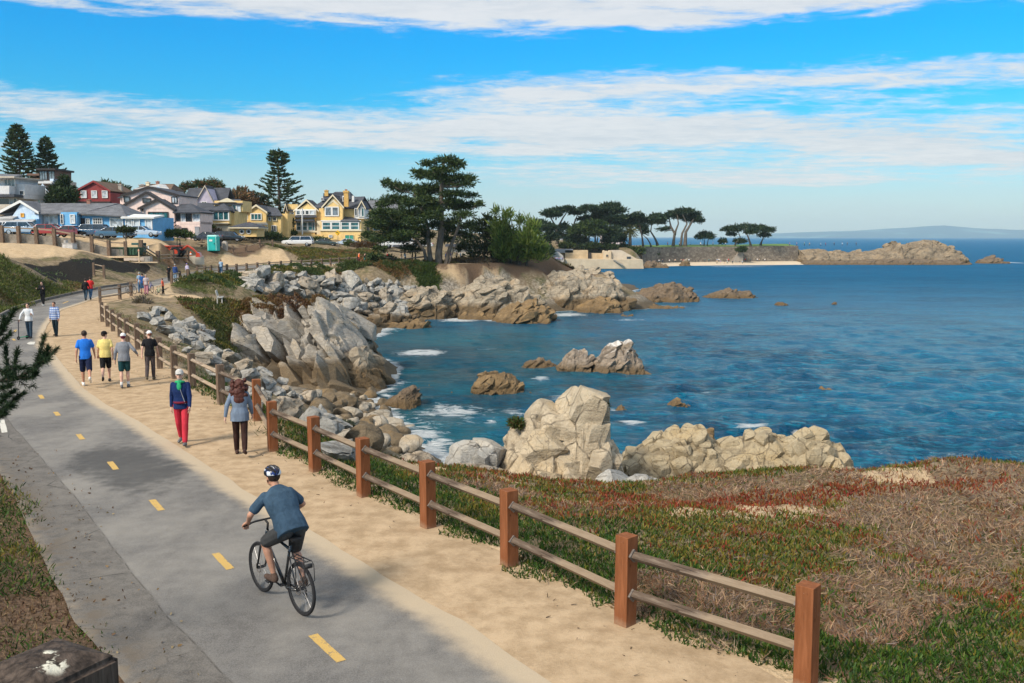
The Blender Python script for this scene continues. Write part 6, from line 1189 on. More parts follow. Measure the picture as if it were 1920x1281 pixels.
h.wall((1075,443,1090,458), 0, 6, mat_siding('orange wall', (.66, .40, .20), .5)); h.long(1075,1090,443,1079,1086,438.5,0,6,RF_GREY,2); h.win(1077,448,1081,454,-.05,1,1,WHITE,GL_DARK,.2); h.win(1083,448,1088,454,-.05,1,1,WHITE,GL_DARK,.2); h.done()
h = House('park_hall', 'long low grey buildings behind the park trees', 420, 1040, 458, 'building')
h.wall((1010,446,1075,462), 0, 8, GREYW); h.long(1010,1075,447,1015,1070,441,0,8,RF_GREY,2)
for u in (1016,1030,1044,1058): h.win(u,450,u+7,456,-.05,1,1,WHITE,GL_DARK,.3)
h.done()
def seawall():
    P = [gy(u, v, Y) for u, v, Y in [(1204,490,352),(1240,494,362),(1290,493,371),(1345,492.5,377),(1385,493,379),(1440,491,383),(1496,490,387)]]; T = [463.5,464,463,462.5,463,461.5,461]; U = [1204,1240,1290,1345,1385,1440,1496]
    mb = MB()
    for i in range(6):
        a, b = P[i], P[i+1]; za, zb_ = gy(U[i], T[i], a[1])[2], gy(U[i+1], T[i+1], b[1])[2]
        mb.add([(a[0], a[1], -8), (b[0], b[1], -8), (b[0], b[1], zb_), (a[0], a[1], za), (a[0], a[1]+2, -8), (b[0], b[1]+2, -8), (b[0], b[1]+2, zb_), (a[0], a[1]+2, za)], [(0, 1, 2, 3), (5, 4, 7, 6), (3, 2, 6, 7)]+([(4, 0, 3, 7)] if i == 0 else [])+([(1, 5, 6, 2)] if i == 5 else []))
    w = mb.build('sea_wall', SEAW); tag(w, 'long dark rubble sea wall behind the far beach', 'wall')
    s = MB(); a = gy(1378, 490, 375); 
    for i in range(10): s.box((a[0]-2+i*.55, a[1]+1.2, -6.2+i*.33), (.6, 3.5, .4+i*.66))
    tag(s.build('beach_stairs', M('step stone', (.34, .30, .25))), 'concrete stair from the far beach up the sea wall', 'stairs')
    # sand and lawn
    m, g = newmat('beach sand'); n = g.noise(g.pos(), .6, 5); g.out(g.bsdf(g.mix(n, (.52, .42, .30), (.68, .58, .44)), .95))
    V = []; n_ = 24; fr = resample(np.array([gy(u, v, Y) for u, v, Y in [(1215,501,345),(1250,501,352),(1290,499,358),(1345,497,362),(1440,496,366),(1510,494,372)]]), n_); bk = resample(np.array([p+[0, .5, 0] for p in P]), n_)
    for i in range(n_):
        for j in range(6): t = j/5; q = fr[i]*(1-t)+bk[i]*t; V.append((q[0], q[1], SEA-.25+1.35*t**.8))
    tag(mesh('beach_sand', V, quads(n_, 6), m, None, True), 'pale sand beach below the sea wall', kind='structure')
    m, g = newmat('park lawn'); n = g.noise(g.pos(), .4, 5); g.out(g.bsdf(g.mix(n, (.07, .15, .025), (.14, .22, .045)), .95))
    V = []; bk = resample(np.array([p+[0, 1.0, 0] for p in P]), n_)
    top = np.interp(np.linspace(0, 1, n_), np.linspace(0, 1, 7), [gy(U[i], T[i], P[i][1])[2] for i in range(7)])
    for i in range(n_):
        for j in range(5): t = j/4; V.append((bk[i][0]+t*3, bk[i][1]+t*26, top[i]-.05+.7*t))
    tag(mesh('park_lawn', V, quads(n_, 5), m, None, True), 'green lawn of the park above the sea wall', kind='structure')
seawall()
# ================================================================ vehicles and street things
def paint(name, c): 
    if name in MATS: return MATS[name]
    m, g = newmat(name); n = g.noise(g.obj(), 2.5, 4); g.out(g.bsdf(g.mix(n, [v*.88 for v in c], [min(1, v*1.08) for v in c]), .28, None, .5, Coat_Weight=.6)); MATS[name] = m; return m
TYRE = M('tyre rubber', (.018, .018, .02), .85, .2, 20); RIM = M('alloy rim', (.42, .43, .44), .35, .1, 8, 0, metal=.8); CARGL = mat_glass('car glass', (.02, .028, .035)); LAMPW = M('headlight lens', (.72, .74, .74), .2, .05, 5, 0); LAMPR = M('tail light lens', (.45, .03, .02), .3, .1, 5, 0); DARKP = M('dark plastic', (.03, .03, .032), .7, .2, 10); CHROME = M('chrome', (.6, .6, .62), .25, .05, 5, 0, metal=1)
PROF = {'sedan': ([(0,.35),(.02,.62),(.25,.78),(1.25,.92),(1.35,.95),(3.7,1.0),(4.5,.98),(4.6,.75),(4.58,.35)], [(1.2,.93),(1.95,1.40),(3.05,1.43),(3.95,.99)], 4.6, 1.46),
        'suv': ([(0,.4),(.02,.75),(.2,.95),(1.1,1.08),(1.2,1.1),(4.6,1.12),(4.72,1.05),(4.75,.8),(4.72,.42)], [(1.05,1.08),(1.65,1.66),(4.2,1.68),(4.68,1.12)], 4.75, 1.72),
        'hatch': ([(0,.35),(.02,.65),(.2,.82),(1.0,.97),(1.1,1.0),(3.9,1.04),(4.15,.95),(4.2,.7),(4.17,.36)], [(.95,.97),(1.65,1.48),(3.4,1.50),(4.1,1.0)], 4.2, 1.52),
        'pickup': ([(0,.5),(.02,.85),(.2,1.08),(1.35,1.18),(1.45,1.2),(5.6,1.22),(5.75,1.2),(5.8,.8),(5.75,.5)], [(1.35,1.18),(1.95,1.86),(5.3,1.90),(5.7,1.22)], 5.8, 1.92)}
def car(label, kind, col, cn, u, v, Y, rz=0., cat='car', group='cars parked along the road', pz=None):
    low, cab, L, H = PROF[kind]; b = gy(u, v, Y); root = thing('parked_car' if kind != 'pickup' else 'pickup_truck', label, cat, b, rz, group); W_ = 1.8 if kind != 'pickup' else 1.95; pm = paint(cn, col); wx = (.17*L, .82*L); wr = .33 if kind in ('sedan', 'hatch') else .38
    mb = MB(); x0 = L/2; poly = [(x-x0, z) for x, z in low]; n = len(poly); V = []
    for t, k in ((-1, .86), (-.86, 1.), (.86, 1.), (1, .86)):
        for x, z in poly: V.append((x*(.985 if abs(t) == 1 else 1), t*W_/2, .55+(z-.55)*k if z > .55 else z))
    Fc = [[i*n+j, i*n+(j+1) % n, (i+1)*n+(j+1) % n, (i+1)*n+j] for i in range(3) for j in range(n)]+[list(range(n))[::-1], [3*n+j for j in range(n)]]; mb.add(V, Fc)
    c = [(x-x0, z) for x, z in cab]     # roof and pillars
    for s in (-1, 1):
        for (a, b_) in ((c[0], c[1]), (c[3], c[2]), (((c[1][0]+c[2][0])/2-.15, low[4][1]), ((c[1][0]+c[2][0])/2-.1, c[1][1]))): mb.tube([(a[0], s*W_*.46, a[1]), (b_[0], s*W_*.38, b_[1])], .055, 5)
    mb.box(((c[1][0]+c[2][0])/2, 0, (c[1][1]+c[2][1])/2), (c[2][0]-c[1][0]+.12, W_*.78, .07))
    body = mb.build('body', pm, root, False, .03); body.data.polygons.foreach_set('use_smooth', np.ones(len(body.data.polygons), bool)); body.data.set_sharp_from_angle(angle=R(35))
    g_ = MB(); V = []
    for t in (-1, 1):
        for i, (x, z) in enumerate(c): V.append((x+(.03, .05, -.05, -.03)[i], t*W_*(.45 if i in (0, 3) else .375), z-.02))
    g_.add(V, [(0, 1, 2, 3), (7, 6, 5, 4), (0, 4, 5, 1), (1, 5, 6, 2), (2, 6, 7, 3), (3, 7, 4, 0)]); g_.build('window', CARGL, root)
    for x in wx:
        for s in (-1, 1):
            ty = MB(); ty.torus((0, 0, 0), wr-.09, .10, (0, 1, 0), 18, 8); w = ty.build('wheel', TYRE, root, True, loc=(x-x0, s*(W_/2-.08), wr)); r = MB(); r.tube([(0, -.07, 0), (0, .07, 0)], wr-.13, 12); r.build('rim', RIM, w)
    for s in (-1, 1):
        q = MB(); q.box((-x0+.04, s*W_*.36, low[1][1]+.06), (.14, .34, .16)); q.build('headlight', LAMPW, root, bevel=.02); q = MB(); q.box((x0-.05, s*W_*.38, low[-2][1]+.08), (.12, .28, .2)); q.build('tail_light', LAMPR, root, bevel=.02)
        q = MB(); q.box((c[0][0]+.5, s*(W_/2+.08), low[4][1]+.04), (.12, .16, .12)); q.build('mirror', pm, root, bevel=.02)
    for s in (-1, 1): q = MB(); q.box((s*(x0-.02), 0, .48), (.12, W_*.86, .18)); q.build('bumper', DARKP if kind != 'sedan' else pm, root, bevel=.03)
    return root
for a in [('white estate car at the left end of the row on the road','suv',(.70,.71,.72),'white car paint',4,441,118,.1),('silver blue car left of the dark red car by the blue house','suv',(.30,.42,.56),'silver blue car paint',46,441,117,pi),('dark red car parked by the blue house','hatch',(.30,.03,.035),'dark red car paint',96,443,117,pi),('low maroon car parked below the blue house steps','sedan',(.16,.025,.03),'maroon car paint',136,445,116,pi),('white car half hidden behind the dark blue car','sedan',(.66,.67,.68),'white car paint',164,441,122,.05),
          ('dark blue tall car right of the white car','suv',(.035,.07,.13),'dark blue car paint',186,446,116,pi),('steel blue low car with round roof below the blue house','sedan',(.05,.11,.18),'steel blue car paint',218,447.5,115,pi),('pale silver blue sedan at the right end of the blue house','sedan',(.45,.55,.66),'pale silver car paint',266,445,118,pi),('dark sedan right of the pink house','sedan',(.05,.06,.08),'charcoal car paint',388,452,146,0),('black car beside the yellow hut','suv',(.02,.024,.03),'black car paint',430,453,152,pi),
          ('white crew cab pickup with a canopy parked before the yellow inn','pickup',(.72,.73,.74),'white car paint',559,462,172,0),('dark green car right of the white pickup','sedan',(.04,.06,.055),'dark green car paint',611,461,181,pi),('pale silver car half hidden in front of the green shutters','sedan',(.5,.55,.6),'pale silver car paint',650,461,184,0),('white car parked at the foot of the grey roofed house','sedan',(.7,.71,.72),'white car paint',716,466,186,0),('silver car left of the white pickup behind the hedge','sedan',(.5,.55,.6),'pale silver car paint',543,456,190,0),
          ('white van parked behind the big cypress','pickup',(.7,.71,.72),'white car paint',748,464,178,0),('white car just left of the big cypress trunk','sedan',(.72,.73,.74),'white car paint',790,465,180,0)]: car(*a)
# ---- fence and low wall by the road
pts = [gy(u, v, Y) for u, v, Y in [(-12,458,102),(5,457,102.2),(36,456.5,102.5),(69,457,103),(103,457.5,103.3),(138,460,103.6),(172,461,104),(204,462,104.5),(235,461,105)]]
pts = [Vector((p[0], p[1], tz1(p[0], p[1]))) for p in pts]
def roadfence():
    root = thing('roadside_fence', 'weathered fence of stout posts on a low grey wall along the road at left', 'fence', pts[0]); L = Vector(root.location)
    for p in pts: q = MB(); q.box((0, 0, .65), (.34, .34, 2.6)); q.build('post', POSTOLD, root, loc=p-L).rotation_euler = (0, rnd.uniform(-.02, .02), rnd.uniform(-.2, .2))
    for a, b in zip(pts[:-1], pts[1:]):
        a, b = a-L, b-L; d = b-a; m = (a+b)/2; rz = atan2(d.y, d.x); l = Vector((d.x, d.y)).length
        for z in (1.72,): q = MB(); q.box((0, 0, 0), (l-.36, .14, .16)); r_ = q.build('rail', RAILOLD, root, loc=m+Vector((0, 0, z))); r_.rotation_euler = (0, -math.asin(d.z/d.length), rz)
        q = MB(); q.box((0, 0, 0), (l+.02, .28, 1.7)); q.build('wall_panel', M('stained concrete', (.27, .24, .20), .95, .45, 1.6, .5, 9), root, loc=m+Vector((0, .35, .15))).rotation_euler = (0, -math.asin(d.z/d.length), rz)
roadfence()
p2 = [gy(u, v, Y) for u, v, Y in [(264,455,108),(295,454,110),(322,453,114),(350,452.5,120),(378,455,140),(408,456,142),(436,457,145),(461,458,147),(487,459,150),(511,459,152)]]; p2 = [Vector((p[0], p[1], tz1(p[0], p[1]))) for p in p2]
def fence2(name, label, P, h, s, rail, rails=(.55, .95)):
    root = thing(name, label, 'fence', P[0]); L = Vector(root.location)
    for p in P: q = MB(); q.box((0, 0, h/2-.3), (s, s, h+.6)); q.build('post', POSTOLD if s > .25 else RAILOLD, root, loc=p-L)
    for a, b in zip(P[:-1], P[1:]):
        a, b = a-L, b-L; d = b-a
        for z in rails: q = MB(); q.tube([a+Vector((0, 0, z)), b+Vector((0, 0, z))], rail, 4); q.build('rail', RAILOLD, root)
fence2('roadside_fence', 'sagging fence with stout posts below the pink house', p2[:4], 1.5, .4, .09); fence2('roadside_fence', 'low pale post fence along the curve of the road before the yellow houses', p2[4:], 1.15, .26, .06, (.75,))
# ---- things on the building site
def site(name, label, cat, u, v, Y, dz=0.): b = gy(u, v, Y); b[2] = tz1(b[0], b[1])+dz; k = Y/F; return thing(name, label, cat, b), k
GREENM = M('dark green metal', (.035, .085, .05), .6, .2, 3, .1); DGREENM = M('blue green metal', (.03, .09, .085), .55, .2, 3, .1); LIDM = M('pale green lid', (.15, .26, .20), .6, .15, 3)
t, k = site('dumpster', 'long dark green steel skip on the sandy slope', 'skip', 238, 473, 106); w = 46*k
q = MB(); q.prism([(-w/2, 0), (w/2, 0), (w/2+.25, 14*k), (-w/2-.25, 14*k)], 'y', -.9, .9); q.build('bin', GREENM, t, bevel=.03)
for i in range(7): q = MB(); q.box((-w/2+.2+i*(w-.4)/6, -.95, 7*k), (.08, .1, 13*k)); q.build('rib', GREENM, t)
q = MB(); q.box((0, -.95, 13.6*k), (w+.5, .14, .12)); q.build('rim', GREENM, t)
t, k = site('utility_box', 'blue green metal cabinet at the right end of the green skip', 'cabinet', 267, 470, 110); q = MB(); q.box((0, 0, 8*k), (8*k, 1.2, 20*k)); q.build('cabinet', DGREENM, t, bevel=.04); q = MB(); q.box((-6*k, 0, 17*k), (20*k, 1.3, 4*k)); q.build('lid', DGREENM, t, bevel=.03); q = MB(); q.box((1, -.64, 9*k), (.12, .06, 8*k)); q.build('handle', LAMPW, t)
t, k = site('control_box', 'white concrete box on the sand below the roadside fence', 'box', 131, 463, 100); q = MB(); q.box((0, 0, 4*k), (19*k, 1.1, 10*k)); q.build('box', M('white concrete', (.52, .50, .48), .9, .2, 3, .3), t, bevel=.04); q = MB(); q.box((0, 0, 9.4*k), (20*k, 1.2, .1)); q.build('lid', M('grey concrete', (.36, .34, .32), .9, .2, 3), t); q = MB(); q.tube([(-7*k, 0, 9*k), (-7*k, 0, 15*k)], .2, 8); q.build('pipe', M('grey concrete', (.36, .34, .32)), t)
BEAM = M('raw pale timber', (.58, .44, .29), .85, .2, 4, .3); CONC = M('site concrete', (.40, .36, .31), .9, .25, 2, .4, 12)
t, k = site('timber_form', 'long pale timber beams over a dark trench on the building site', 'timber', 228, 487, 104); q = MB(); q.box((-4*k, 0, 9*k), (76*k, .5, 3*k)); q.build('beam', BEAM, t); q = MB(); q.box((10*k, -1.2, -.5*k), (130*k, .3, 2*k)); q.build('beam', BEAM, t); q = MB(); q.box((25*k, .2, 5*k), (38*k, .9, 6*k)); q.build('block', M('pinkish concrete', (.52, .42, .34), .9, .15, 2, .3), t); q = MB(); q.box((-18*k, .4, 4.5*k), (46*k, .5, 5*k)); q.build('trench', M('trench shadowed soil', (.05, .035, .025)), t); q = MB(); q.box((46*k, .2, 5*k), (16*k, .8, 9*k)); q.build('block', CONC, t)
t, k = site('timber_stake', 'single pale wooden stake standing before the green skip', 'stake', 261, 492, 103); q = MB(); q.box((0, 0, 13*k), (2*k, .1, 28*k), taper=.8); q.build('stake', BEAM, t); q = MB(); q.box((0, 0, 24*k), (2.6*k, .13, 3*k)); q.build('tip', M('pink marking tape', (.6, .3, .22)), t)
t, k = site('retaining_wall', 'rough grey concrete retaining wall under the orange tractor', 'wall', 300, 494, 117)
for x, w, h_, m_ in ((-22,34,9,CONC),(8,26,9,M('dark site concrete', (.20,.17,.14),.9,.3,2,.4)),(24,10,11,CONC)): q = MB(); q.box((x*k, 0, h_/2*k-.3), (w*k, 1, h_*k+.6)); q.build('panel', m_, t)
t, k = site('concrete_ring', 'pale round concrete basin wall beside the path fork', 'basin', 366, 500, 122); q = MB(); n = 20; 
for r0, r1, z0, z1 in ((17,17,-3,13),(17,14.5,13,13),(14.5,14.5,13,4)):
    b0 = len(q.v)
    for i in range(n+1):
        a = 2*pi*i/n; q.v += [(r0*k*cos(a), r0*k*.7*sin(a), z0*k), (r1*k*cos(a), r1*k*.7*sin(a), z1*k)]
    q.f += [[b0+2*i, b0+2*i+2, b0+2*i+3, b0+2*i+1] for i in range(n)]
q.build('wall', M('pale basin concrete', (.56, .50, .40), .9, .15, 1, .3), t, True)
# orange tractor
ORG = paint('orange machine paint', (.50, .06, .028)); t, k = site('tractor', 'orange red tractor with loader arms and a black roll frame', 'tractor', 325, 484, 117, .1)
q = MB(); q.box((-1.05, 0, 1.12), (1.7, .85, .85)); q.box((-1.95, 0, 1.0), (.3, .8, .7)); q.box((.35, 0, 1.0), (1.1, .9, .5)); q.build('hood', ORG, t, bevel=.06); q = MB(); q.box((.2, 0, .75), (2.9, .5, .4)); q.build('frame', DARKP, t)
for x, r, wd in ((.55, .72, .42), (-1.35, .45, .3)):
    for s in (-1, 1):
        q = MB(); q.torus((0, 0, 0), r*.72, r*.28, (0, 1, 0), 20, 8); w = q.build('wheel', TYRE, t, True, loc=(x, s*.75, r)); q = MB(); q.tube([(0, -.12, 0), (0, .12, 0)], r*.5, 12); q.build('rim', ORG, w)
for s in (-1, 1):
    q = MB(); q.tube([(-.4, s*.55, 1.45), (-1.6, s*.55, 1.5), (-2.7, s*.55, .5)], .09, 6); q.build('loader_arm', ORG, t); q = MB(); q.tube([(.75, s*.5, .9), (.75, s*.5, 2.3)], .05, 6); q.build('roll_bar', DARKP, t); q = MB(); q.box((.55, s*.75, 1.5), (1.3, .4, .08)); q.build('fender', ORG, t, bevel=.02)
    q = MB(); q.tube([(1.2, s*.25, 1.0), (1.9, s*.2, 1.55), (2.6, s*.1, 1.1), (3.2, 0, .5)], .11, 6); q.build('backhoe_arm', ORG, t)
q = MB(); q.box((.75, 0, 2.32), (.1, 1.1, .1)); q.build('roll_bar', DARKP, t); q = MB(); q.prism([(-3.3, .1), (-2.6, .05), (-2.6, .75), (-2.9, .6)], 'y', -.9, .9); q.build('bucket', ORG, t); q = MB(); q.prism([(3.0, .1), (3.6, .1), (3.5, .6), (3.1, .7)], 'y', -.4, .4); q.build('backhoe_bucket', ORG, t); q = MB(); q.box((.65, 0, 1.3), (.5, .5, .15)); q.box((.9, 0, 1.6), (.12, .5, .5)); q.build('seat', DARKP, t, bevel=.03)
# traffic cone, portable toilet, bins
t, k = site('traffic_cone', 'orange traffic cone right of the orange tractor', 'cone', 358, 485, 122); q = MB(); q.tube([(0, 0, .05), (0, 0, .8)], [.22, .05], 12); q.build('cone', M('cone orange', (.75, .14, .03), .6, .1), t, True); q = MB(); q.box((0, 0, .03), (.6, .6, .06)); q.build('foot', DARKP, t); q = MB(); q.tube([(0, 0, .35), (0, 0, .55)], [.165, .12], 12); q.build('band', WHITE, t, True)
TURQ = M('turquoise plastic', (.02, .42, .40), .5, .12, 2, .1); TURQ2 = M('pale turquoise roof', (.35, .66, .62), .5, .1, 2); t, k = site('portable_toilet', 'turquoise portable toilet cabin beside the path fork', 'toilet', 401, 474, 138); w = 18*k; H_ = 27*k
q = MB(); q.box((0, 0, H_/2), (w, w, H_)); q.build('cabin', TURQ, t, bevel=.05); q = MB(); q.box((0, 0, H_+.08), (w*1.06, w*1.06, .22), taper=.8); q.build('roof', TURQ2, t, bevel=.04); q = MB(); q.box((-.05, -w/2-.02, H_*.47), (w*.72, .06, H_*.84)); d = q.build('door', TURQ, t, bevel=.02); q = MB(); q.box((-.15, -w/2-.06, H_*.72), (w*.32, .03, H_*.12)); q.build('sign_plate', WHITE, d); q = MB(); q.box((w*.25, -w/2-.07, H_*.5), (.08, .06, .2)); q.build('handle', DARKP, d)
for x in (-.42, .42): q = MB(); q.box((x*w, -w/2-.01, H_*.5), (.08, .06, H_*.9)); q.build('rib', TURQ2, t)
t, k = site('litter_bin', 'grey concrete litter bin right of the turquoise toilet', 'bin', 422, 472, 141); q = MB(); q.box((0, 0, 8*k), (9*k, .8, 16*k)); q.build('bin', CONC, t, bevel=.04); q = MB(); q.box((0, 0, 17*k), (7*k, .6, 2.5*k), taper=.7); q.build('lid', M('grey concrete', (.36,.34,.32)), t)
t, k = site('waste_bin', 'dark wheeled bin between the turquoise toilet and the concrete bin', 'bin', 413, 471, 140); q = MB(); q.box((0, 0, 4.5*k), (5*k, .5, 9*k)); q.build('bin', M('navy plastic', (.02, .03, .06)), t, bevel=.03); q = MB(); q.box((0, 0, 9.4*k), (5.4*k, .56, .08)); q.build('lid', DARKP, t)
t, k = site('timber_pile', 'small heap of pale boards left of the turquoise toilet', 'boards', 382, 462, 140)
for i in range(6): q = MB(); q.box((rnd.uniform(-.3, .3), rnd.uniform(-.3, .3), .1+i*.09), (rnd.uniform(1.2, 2.2), .2, .07), (0, rnd.uniform(-.15, .15), rnd.uniform(-.5, .5))); q.build('board', BEAM, t)
# yellow warning sign with a curved arrow
t, k = site('warning_sign', 'yellow diamond road sign with a black curved arrow before the yellow inn', 'sign', 634, 463, 176); zc = gy(634, 437, 176)[2]-t.location.z
q = MB(); q.tube([(0, 0, -.3), (0, 0, zc+.4)], .05, 6); q.build('pole', IRON, t); q = MB(); q.box((0, -.09, zc), (.78, .03, .78), (0, R(45), 0)); pl = q.build('plate', M('sign yellow', (.80, .46, .02), .5, .05), t, bevel=.01)
q = MB(); q.tube([(.1, -.13, zc-.32), (.1, -.13, zc-.02), (.02, -.13, zc+.1), (-.14, -.13, zc+.14)], .045, 4); q.prism([(-.12, zc+.28), (-.12, zc), (-.30, zc+.14)], 'y', -.15, -.11); q.build('arrow', RF_BLK, pl)
# bench on the trail, drain outlet
t, k = site('bench', 'pale bench seen end on at the sandy trail above the riprap', 'bench', 413, 557, 74); BW = M('weathered bench', (.50, .47, .42), .85, .15, 4, .2); t.rotation_euler = (0, 0, R(104))
q = MB(); q.box((0, 0, .45), (1.5, .45, .07)); q.build('seat', BW, t, bevel=.01); q = MB(); q.box((0, .27, .80), (1.5, .06, .42), (R(-14), 0, 0)); q.build('backrest', BW, t, bevel=.01)
for s in (-1, 1):
    for y in (-.16, .2): q = MB(); q.box((s*.62, y, .2), (.09, .09, .46)); q.build('leg', BW, t)
    q = MB(); q.box((s*.62, .22, .62), (.08, .08, .5), (R(-14), 0, 0)); q.build('back_post', BW, t)
b = gy(921, 506, 143); t = thing('drain_outlet', 'pale concrete drain outlet with a dark hole in the cypress point bank', 'drain', b); k = 143/F; DC = M('pale drain concrete', (.52, .47, .40), .9, .15, 2, .3)
q = MB(); q.prism([(-8*k, -2*k), (6*k, -2*k), (9*k, 4*k), (9*k, 11*k), (-9*k, 11*k), (-9*k, 5*k)], 'y', -1.2, 2.5); q.build('head_wall', DC, t, bevel=.06); q = MB(); q.ball((.6*k, -1.18, 4*k), (2.6*k, .12, 4*k), 14, 8); q.build('opening', RF_BLK, t, True); q = MB(); q.box((0, -1.1, 11.5*k), (19*k, .5, 1.6*k)); q.build('coping', DC, t, bevel=.04)
# weathered post in the lower left corner
def near_post():
    m, g = newmat('dark weathered post'); o = g.obj(); n = g.noise(g.scale(o, (1, 1, .1)), 40, 6, .6, .4); k_ = g.noise(o, 9, 5, .65); w = g.noise(o, 16, 4, .6); z = g.xyz(g.normal())[2]
    c = g.mix(n.smooth(.35, .7), (.028, .021, .017), (.10, .075, .06)); c = g.mix(k_.smooth(.55, .7)*.4, c, (.15, .11, .085)); x, y, zz = g.xyz(o)
    drop = (w.smooth(.50, .56))*(((x-.03)/.075).pow(2)+((y+.02)/.05).pow(2)).smooth(1.0, .3)*z.smooth(.5, .8); c = g.mix(drop, c, (.66, .63, .52)); g.out(g.bsdf(c, .85, g.bump(n+k_*.5, .7, .01), .2))
    a = gy(84, 1214, 2.15); zb_ = tz1(a[0], a[1]); root = thing('wooden_post', 'dark weathered post with white bird droppings on top, lower left corner', 'post', (a[0], a[1], zb_), R(-28)); top = a[2]-zb_
    q = MB(); w_ = .245; q.box((0, 0, (top-.03)/2-.2), (w_, w_, top-.03+.4)); V0 = len(q.v); o = q.build('post', m, root); bm = bmesh.new(); bm.from_mesh(o.data)
    bmesh.ops.subdivide_edges(bm, edges=bm.edges[:], cuts=3, use_grid_fill=True)
    for v in bm.verts:
        if v.co.z > top-.25+.1: v.co.z += .018*(1-max(abs(v.co.x), abs(v.co.y))/(w_/2))-.012*(max(abs(v.co.x), abs(v.co.y))/(w_/2) > .98)
    bmesh.ops.bevel(bm, geom=[e for e in bm.edges if e.is_manifold and e.calc_face_angle(0) > .8], offset=.014, segments=3, affect='EDGES'); bm.to_mesh(o.data); bm.free(); o.location = (0, 0, 0)
    cr = MB(); cr.box((-.055, -w_/2-.0005, top-.16), (.008, .006, .30)); cr.build('crack', RF_BLK, o)
near_post()
# ================================================================ people
TMP = bpy.data.scenes.new('workshop')
def mat_cloth(name, c, var=.16, scale=9., fold=.35, rough=.85):
    if name in MATS: return MATS[name]
    m, g = newmat(name); o = g.obj(); n = g.noise(g.scale(o, (1, 1, .55)), scale, 4, .55, .8); w = g.noise(o, 130, 2)
    g.out(g.bsdf(g.mix((n*.8+w*.3).smooth(.35, .7), [v*(1-var) for v in c], [min(1, v*(1+var)) for v in c]), rough, g.bump(n+w*.05, fold, .018), .15)); MATS[name] = m; return m
SKIN = M('sunlit skin', (.50, .26, .17), .55, .12, 9, .1, 60); SKIN2 = M('pale skin', (.60, .36, .27), .55, .12, 9, .1, 60); HAIRBR = M('dark brown hair', (.035, .02, .014), .6, .35, 30, .5, 90); HAIRAU = M('auburn hair', (.075, .022, .015), .55, .5, 26, .8, 60); HAIRGR = M('grey hair', (.33, .31, .29), .7, .2, 30, .4, 90)
EYE = M('dark eye', (.02, .015, .012), .3, 0, 3, 0)
def cap(mb, p, q, r0, r1, n=10):
    "a tapered capsule"
    p, q = Vector(p), Vector(q); d = (q-p); l = d.length; d = d/l if l > 1e-6 else Vector((0, 0, 1)); P, Rr = [], []
    for k in range(4): a = pi/2*k/3.4; P.append(p-d*r0*cos(a)); Rr.append(max(r0*sin(a), .002))
    for k in range(4): a = pi/2*(1-k/3.4); P.append(q+d*r1*cos(a)*1.0); Rr.append(max(r1*sin(a), .002))
    P[3] = p-d*r0*cos(pi/2*3/3.4); mb.tube(P, Rr, n)
def fuse(name, mb, mat, parent, vox, it=2):
    "one continuous skin round overlapping shapes"
    me = bpy.data.meshes.new(name); me.from_pydata(mb.v, [], mb.f); o = bpy.data.objects.new(name, me); TMP.collection.objects.link(o)
    r = o.modifiers.new('r', 'REMESH'); r.mode = 'VOXEL'; r.voxel_size = vox
    s = o.modifiers.new('s', 'SMOOTH'); s.iterations = it; s.factor = .5
    vl = TMP.view_layers[0]; vl.update(); dg = vl.depsgraph; m2 = bpy.data.meshes.new_from_object(o.evaluated_get(dg), depsgraph=dg); m2.name = name; bpy.data.objects.remove(o)
    m2.materials.clear(); m2.materials.append(mat); m2.polygons.foreach_set('use_smooth', np.ones(len(m2.polygons), bool)); return link(bpy.data.objects.new(name, m2), parent)
def ik(a, c, l1, l2, pole):
    a, c, pole = Vector(a), Vector(c), Vector(pole); d = c-a; L = min(d.length, (l1+l2)*.999); u = d.normalized(); x = (l1*l1-l2*l2+L*L)/(2*L); h = sqrt(max(l1*l1-x*x, 0)); n = (pole-u*pole.dot(u)).normalized(); return a+u*x+n*h
def walk(H, legs=((20, 8), (-22, 25)), arms=((-18, 12, 15), (18, 12, 15)), lean=3, sw=.092):
    "joints of a standing or walking figure facing +y; legs (swing, knee) and arms (swing, spread, elbow), left first"
    J = {}; t = Vector((0, sin(R(lean)), cos(R(lean)))); pel = Vector((0, 0, .52*H)); J['pel'] = pel; J['chest'] = pel+t*.19*H; J['sh'] = pel+t*.295*H; J['neck'] = pel+t*.325*H; J['head'] = pel+t*.405*H+Vector((0, .012*H, 0))
    for i, s in enumerate((-1, 1)):
        a, k = legs[i]; hip = pel+Vector((s*.05*H, 0, 0)); kn = hip+Vector((s*.004*H, sin(R(a)), -cos(R(a))))*.245*H; an = kn+Vector((0, sin(R(a-k)), -cos(R(a-k))))*.235*H; fp = -12-(k-18)*1.2 if a < -8 and k > 15 else (10 if a > 12 else 0)
        f = Vector((s*.10, cos(R(fp)), sin(R(fp)))).normalized(); J['hip%d' % i], J['kn%d' % i], J['an%d' % i], J['toe%d' % i], J['heel%d' % i] = hip, kn, an, an+f*.105*H+Vector((0, 0, -.030*H)), an-f*.03*H+Vector((0, 0, -.030*H))
        a, b, e = arms[i]; sh = J['sh']+Vector((s*sw*H, 0, -.005*H)); u = Vector((s*sin(R(b)), sin(R(a))*cos(R(b)), -cos(R(a))*cos(R(b)))); el = sh+u*.170*H; v = Vector((s*sin(R(b*.4)), sin(R(a+e))*cos(R(b*.4)), -cos(R(a+e))*cos(R(b*.4)))); J['sh%d' % i], J['el%d' % i], J['wr%d' % i] = sh, el, el+v*.145*H
    z = min(J[k].z for k in ('toe0', 'toe1', 'heel0', 'heel1'))-.018*H
    for k in J: J[k] = J[k]-Vector((0, 0, z))
    return J
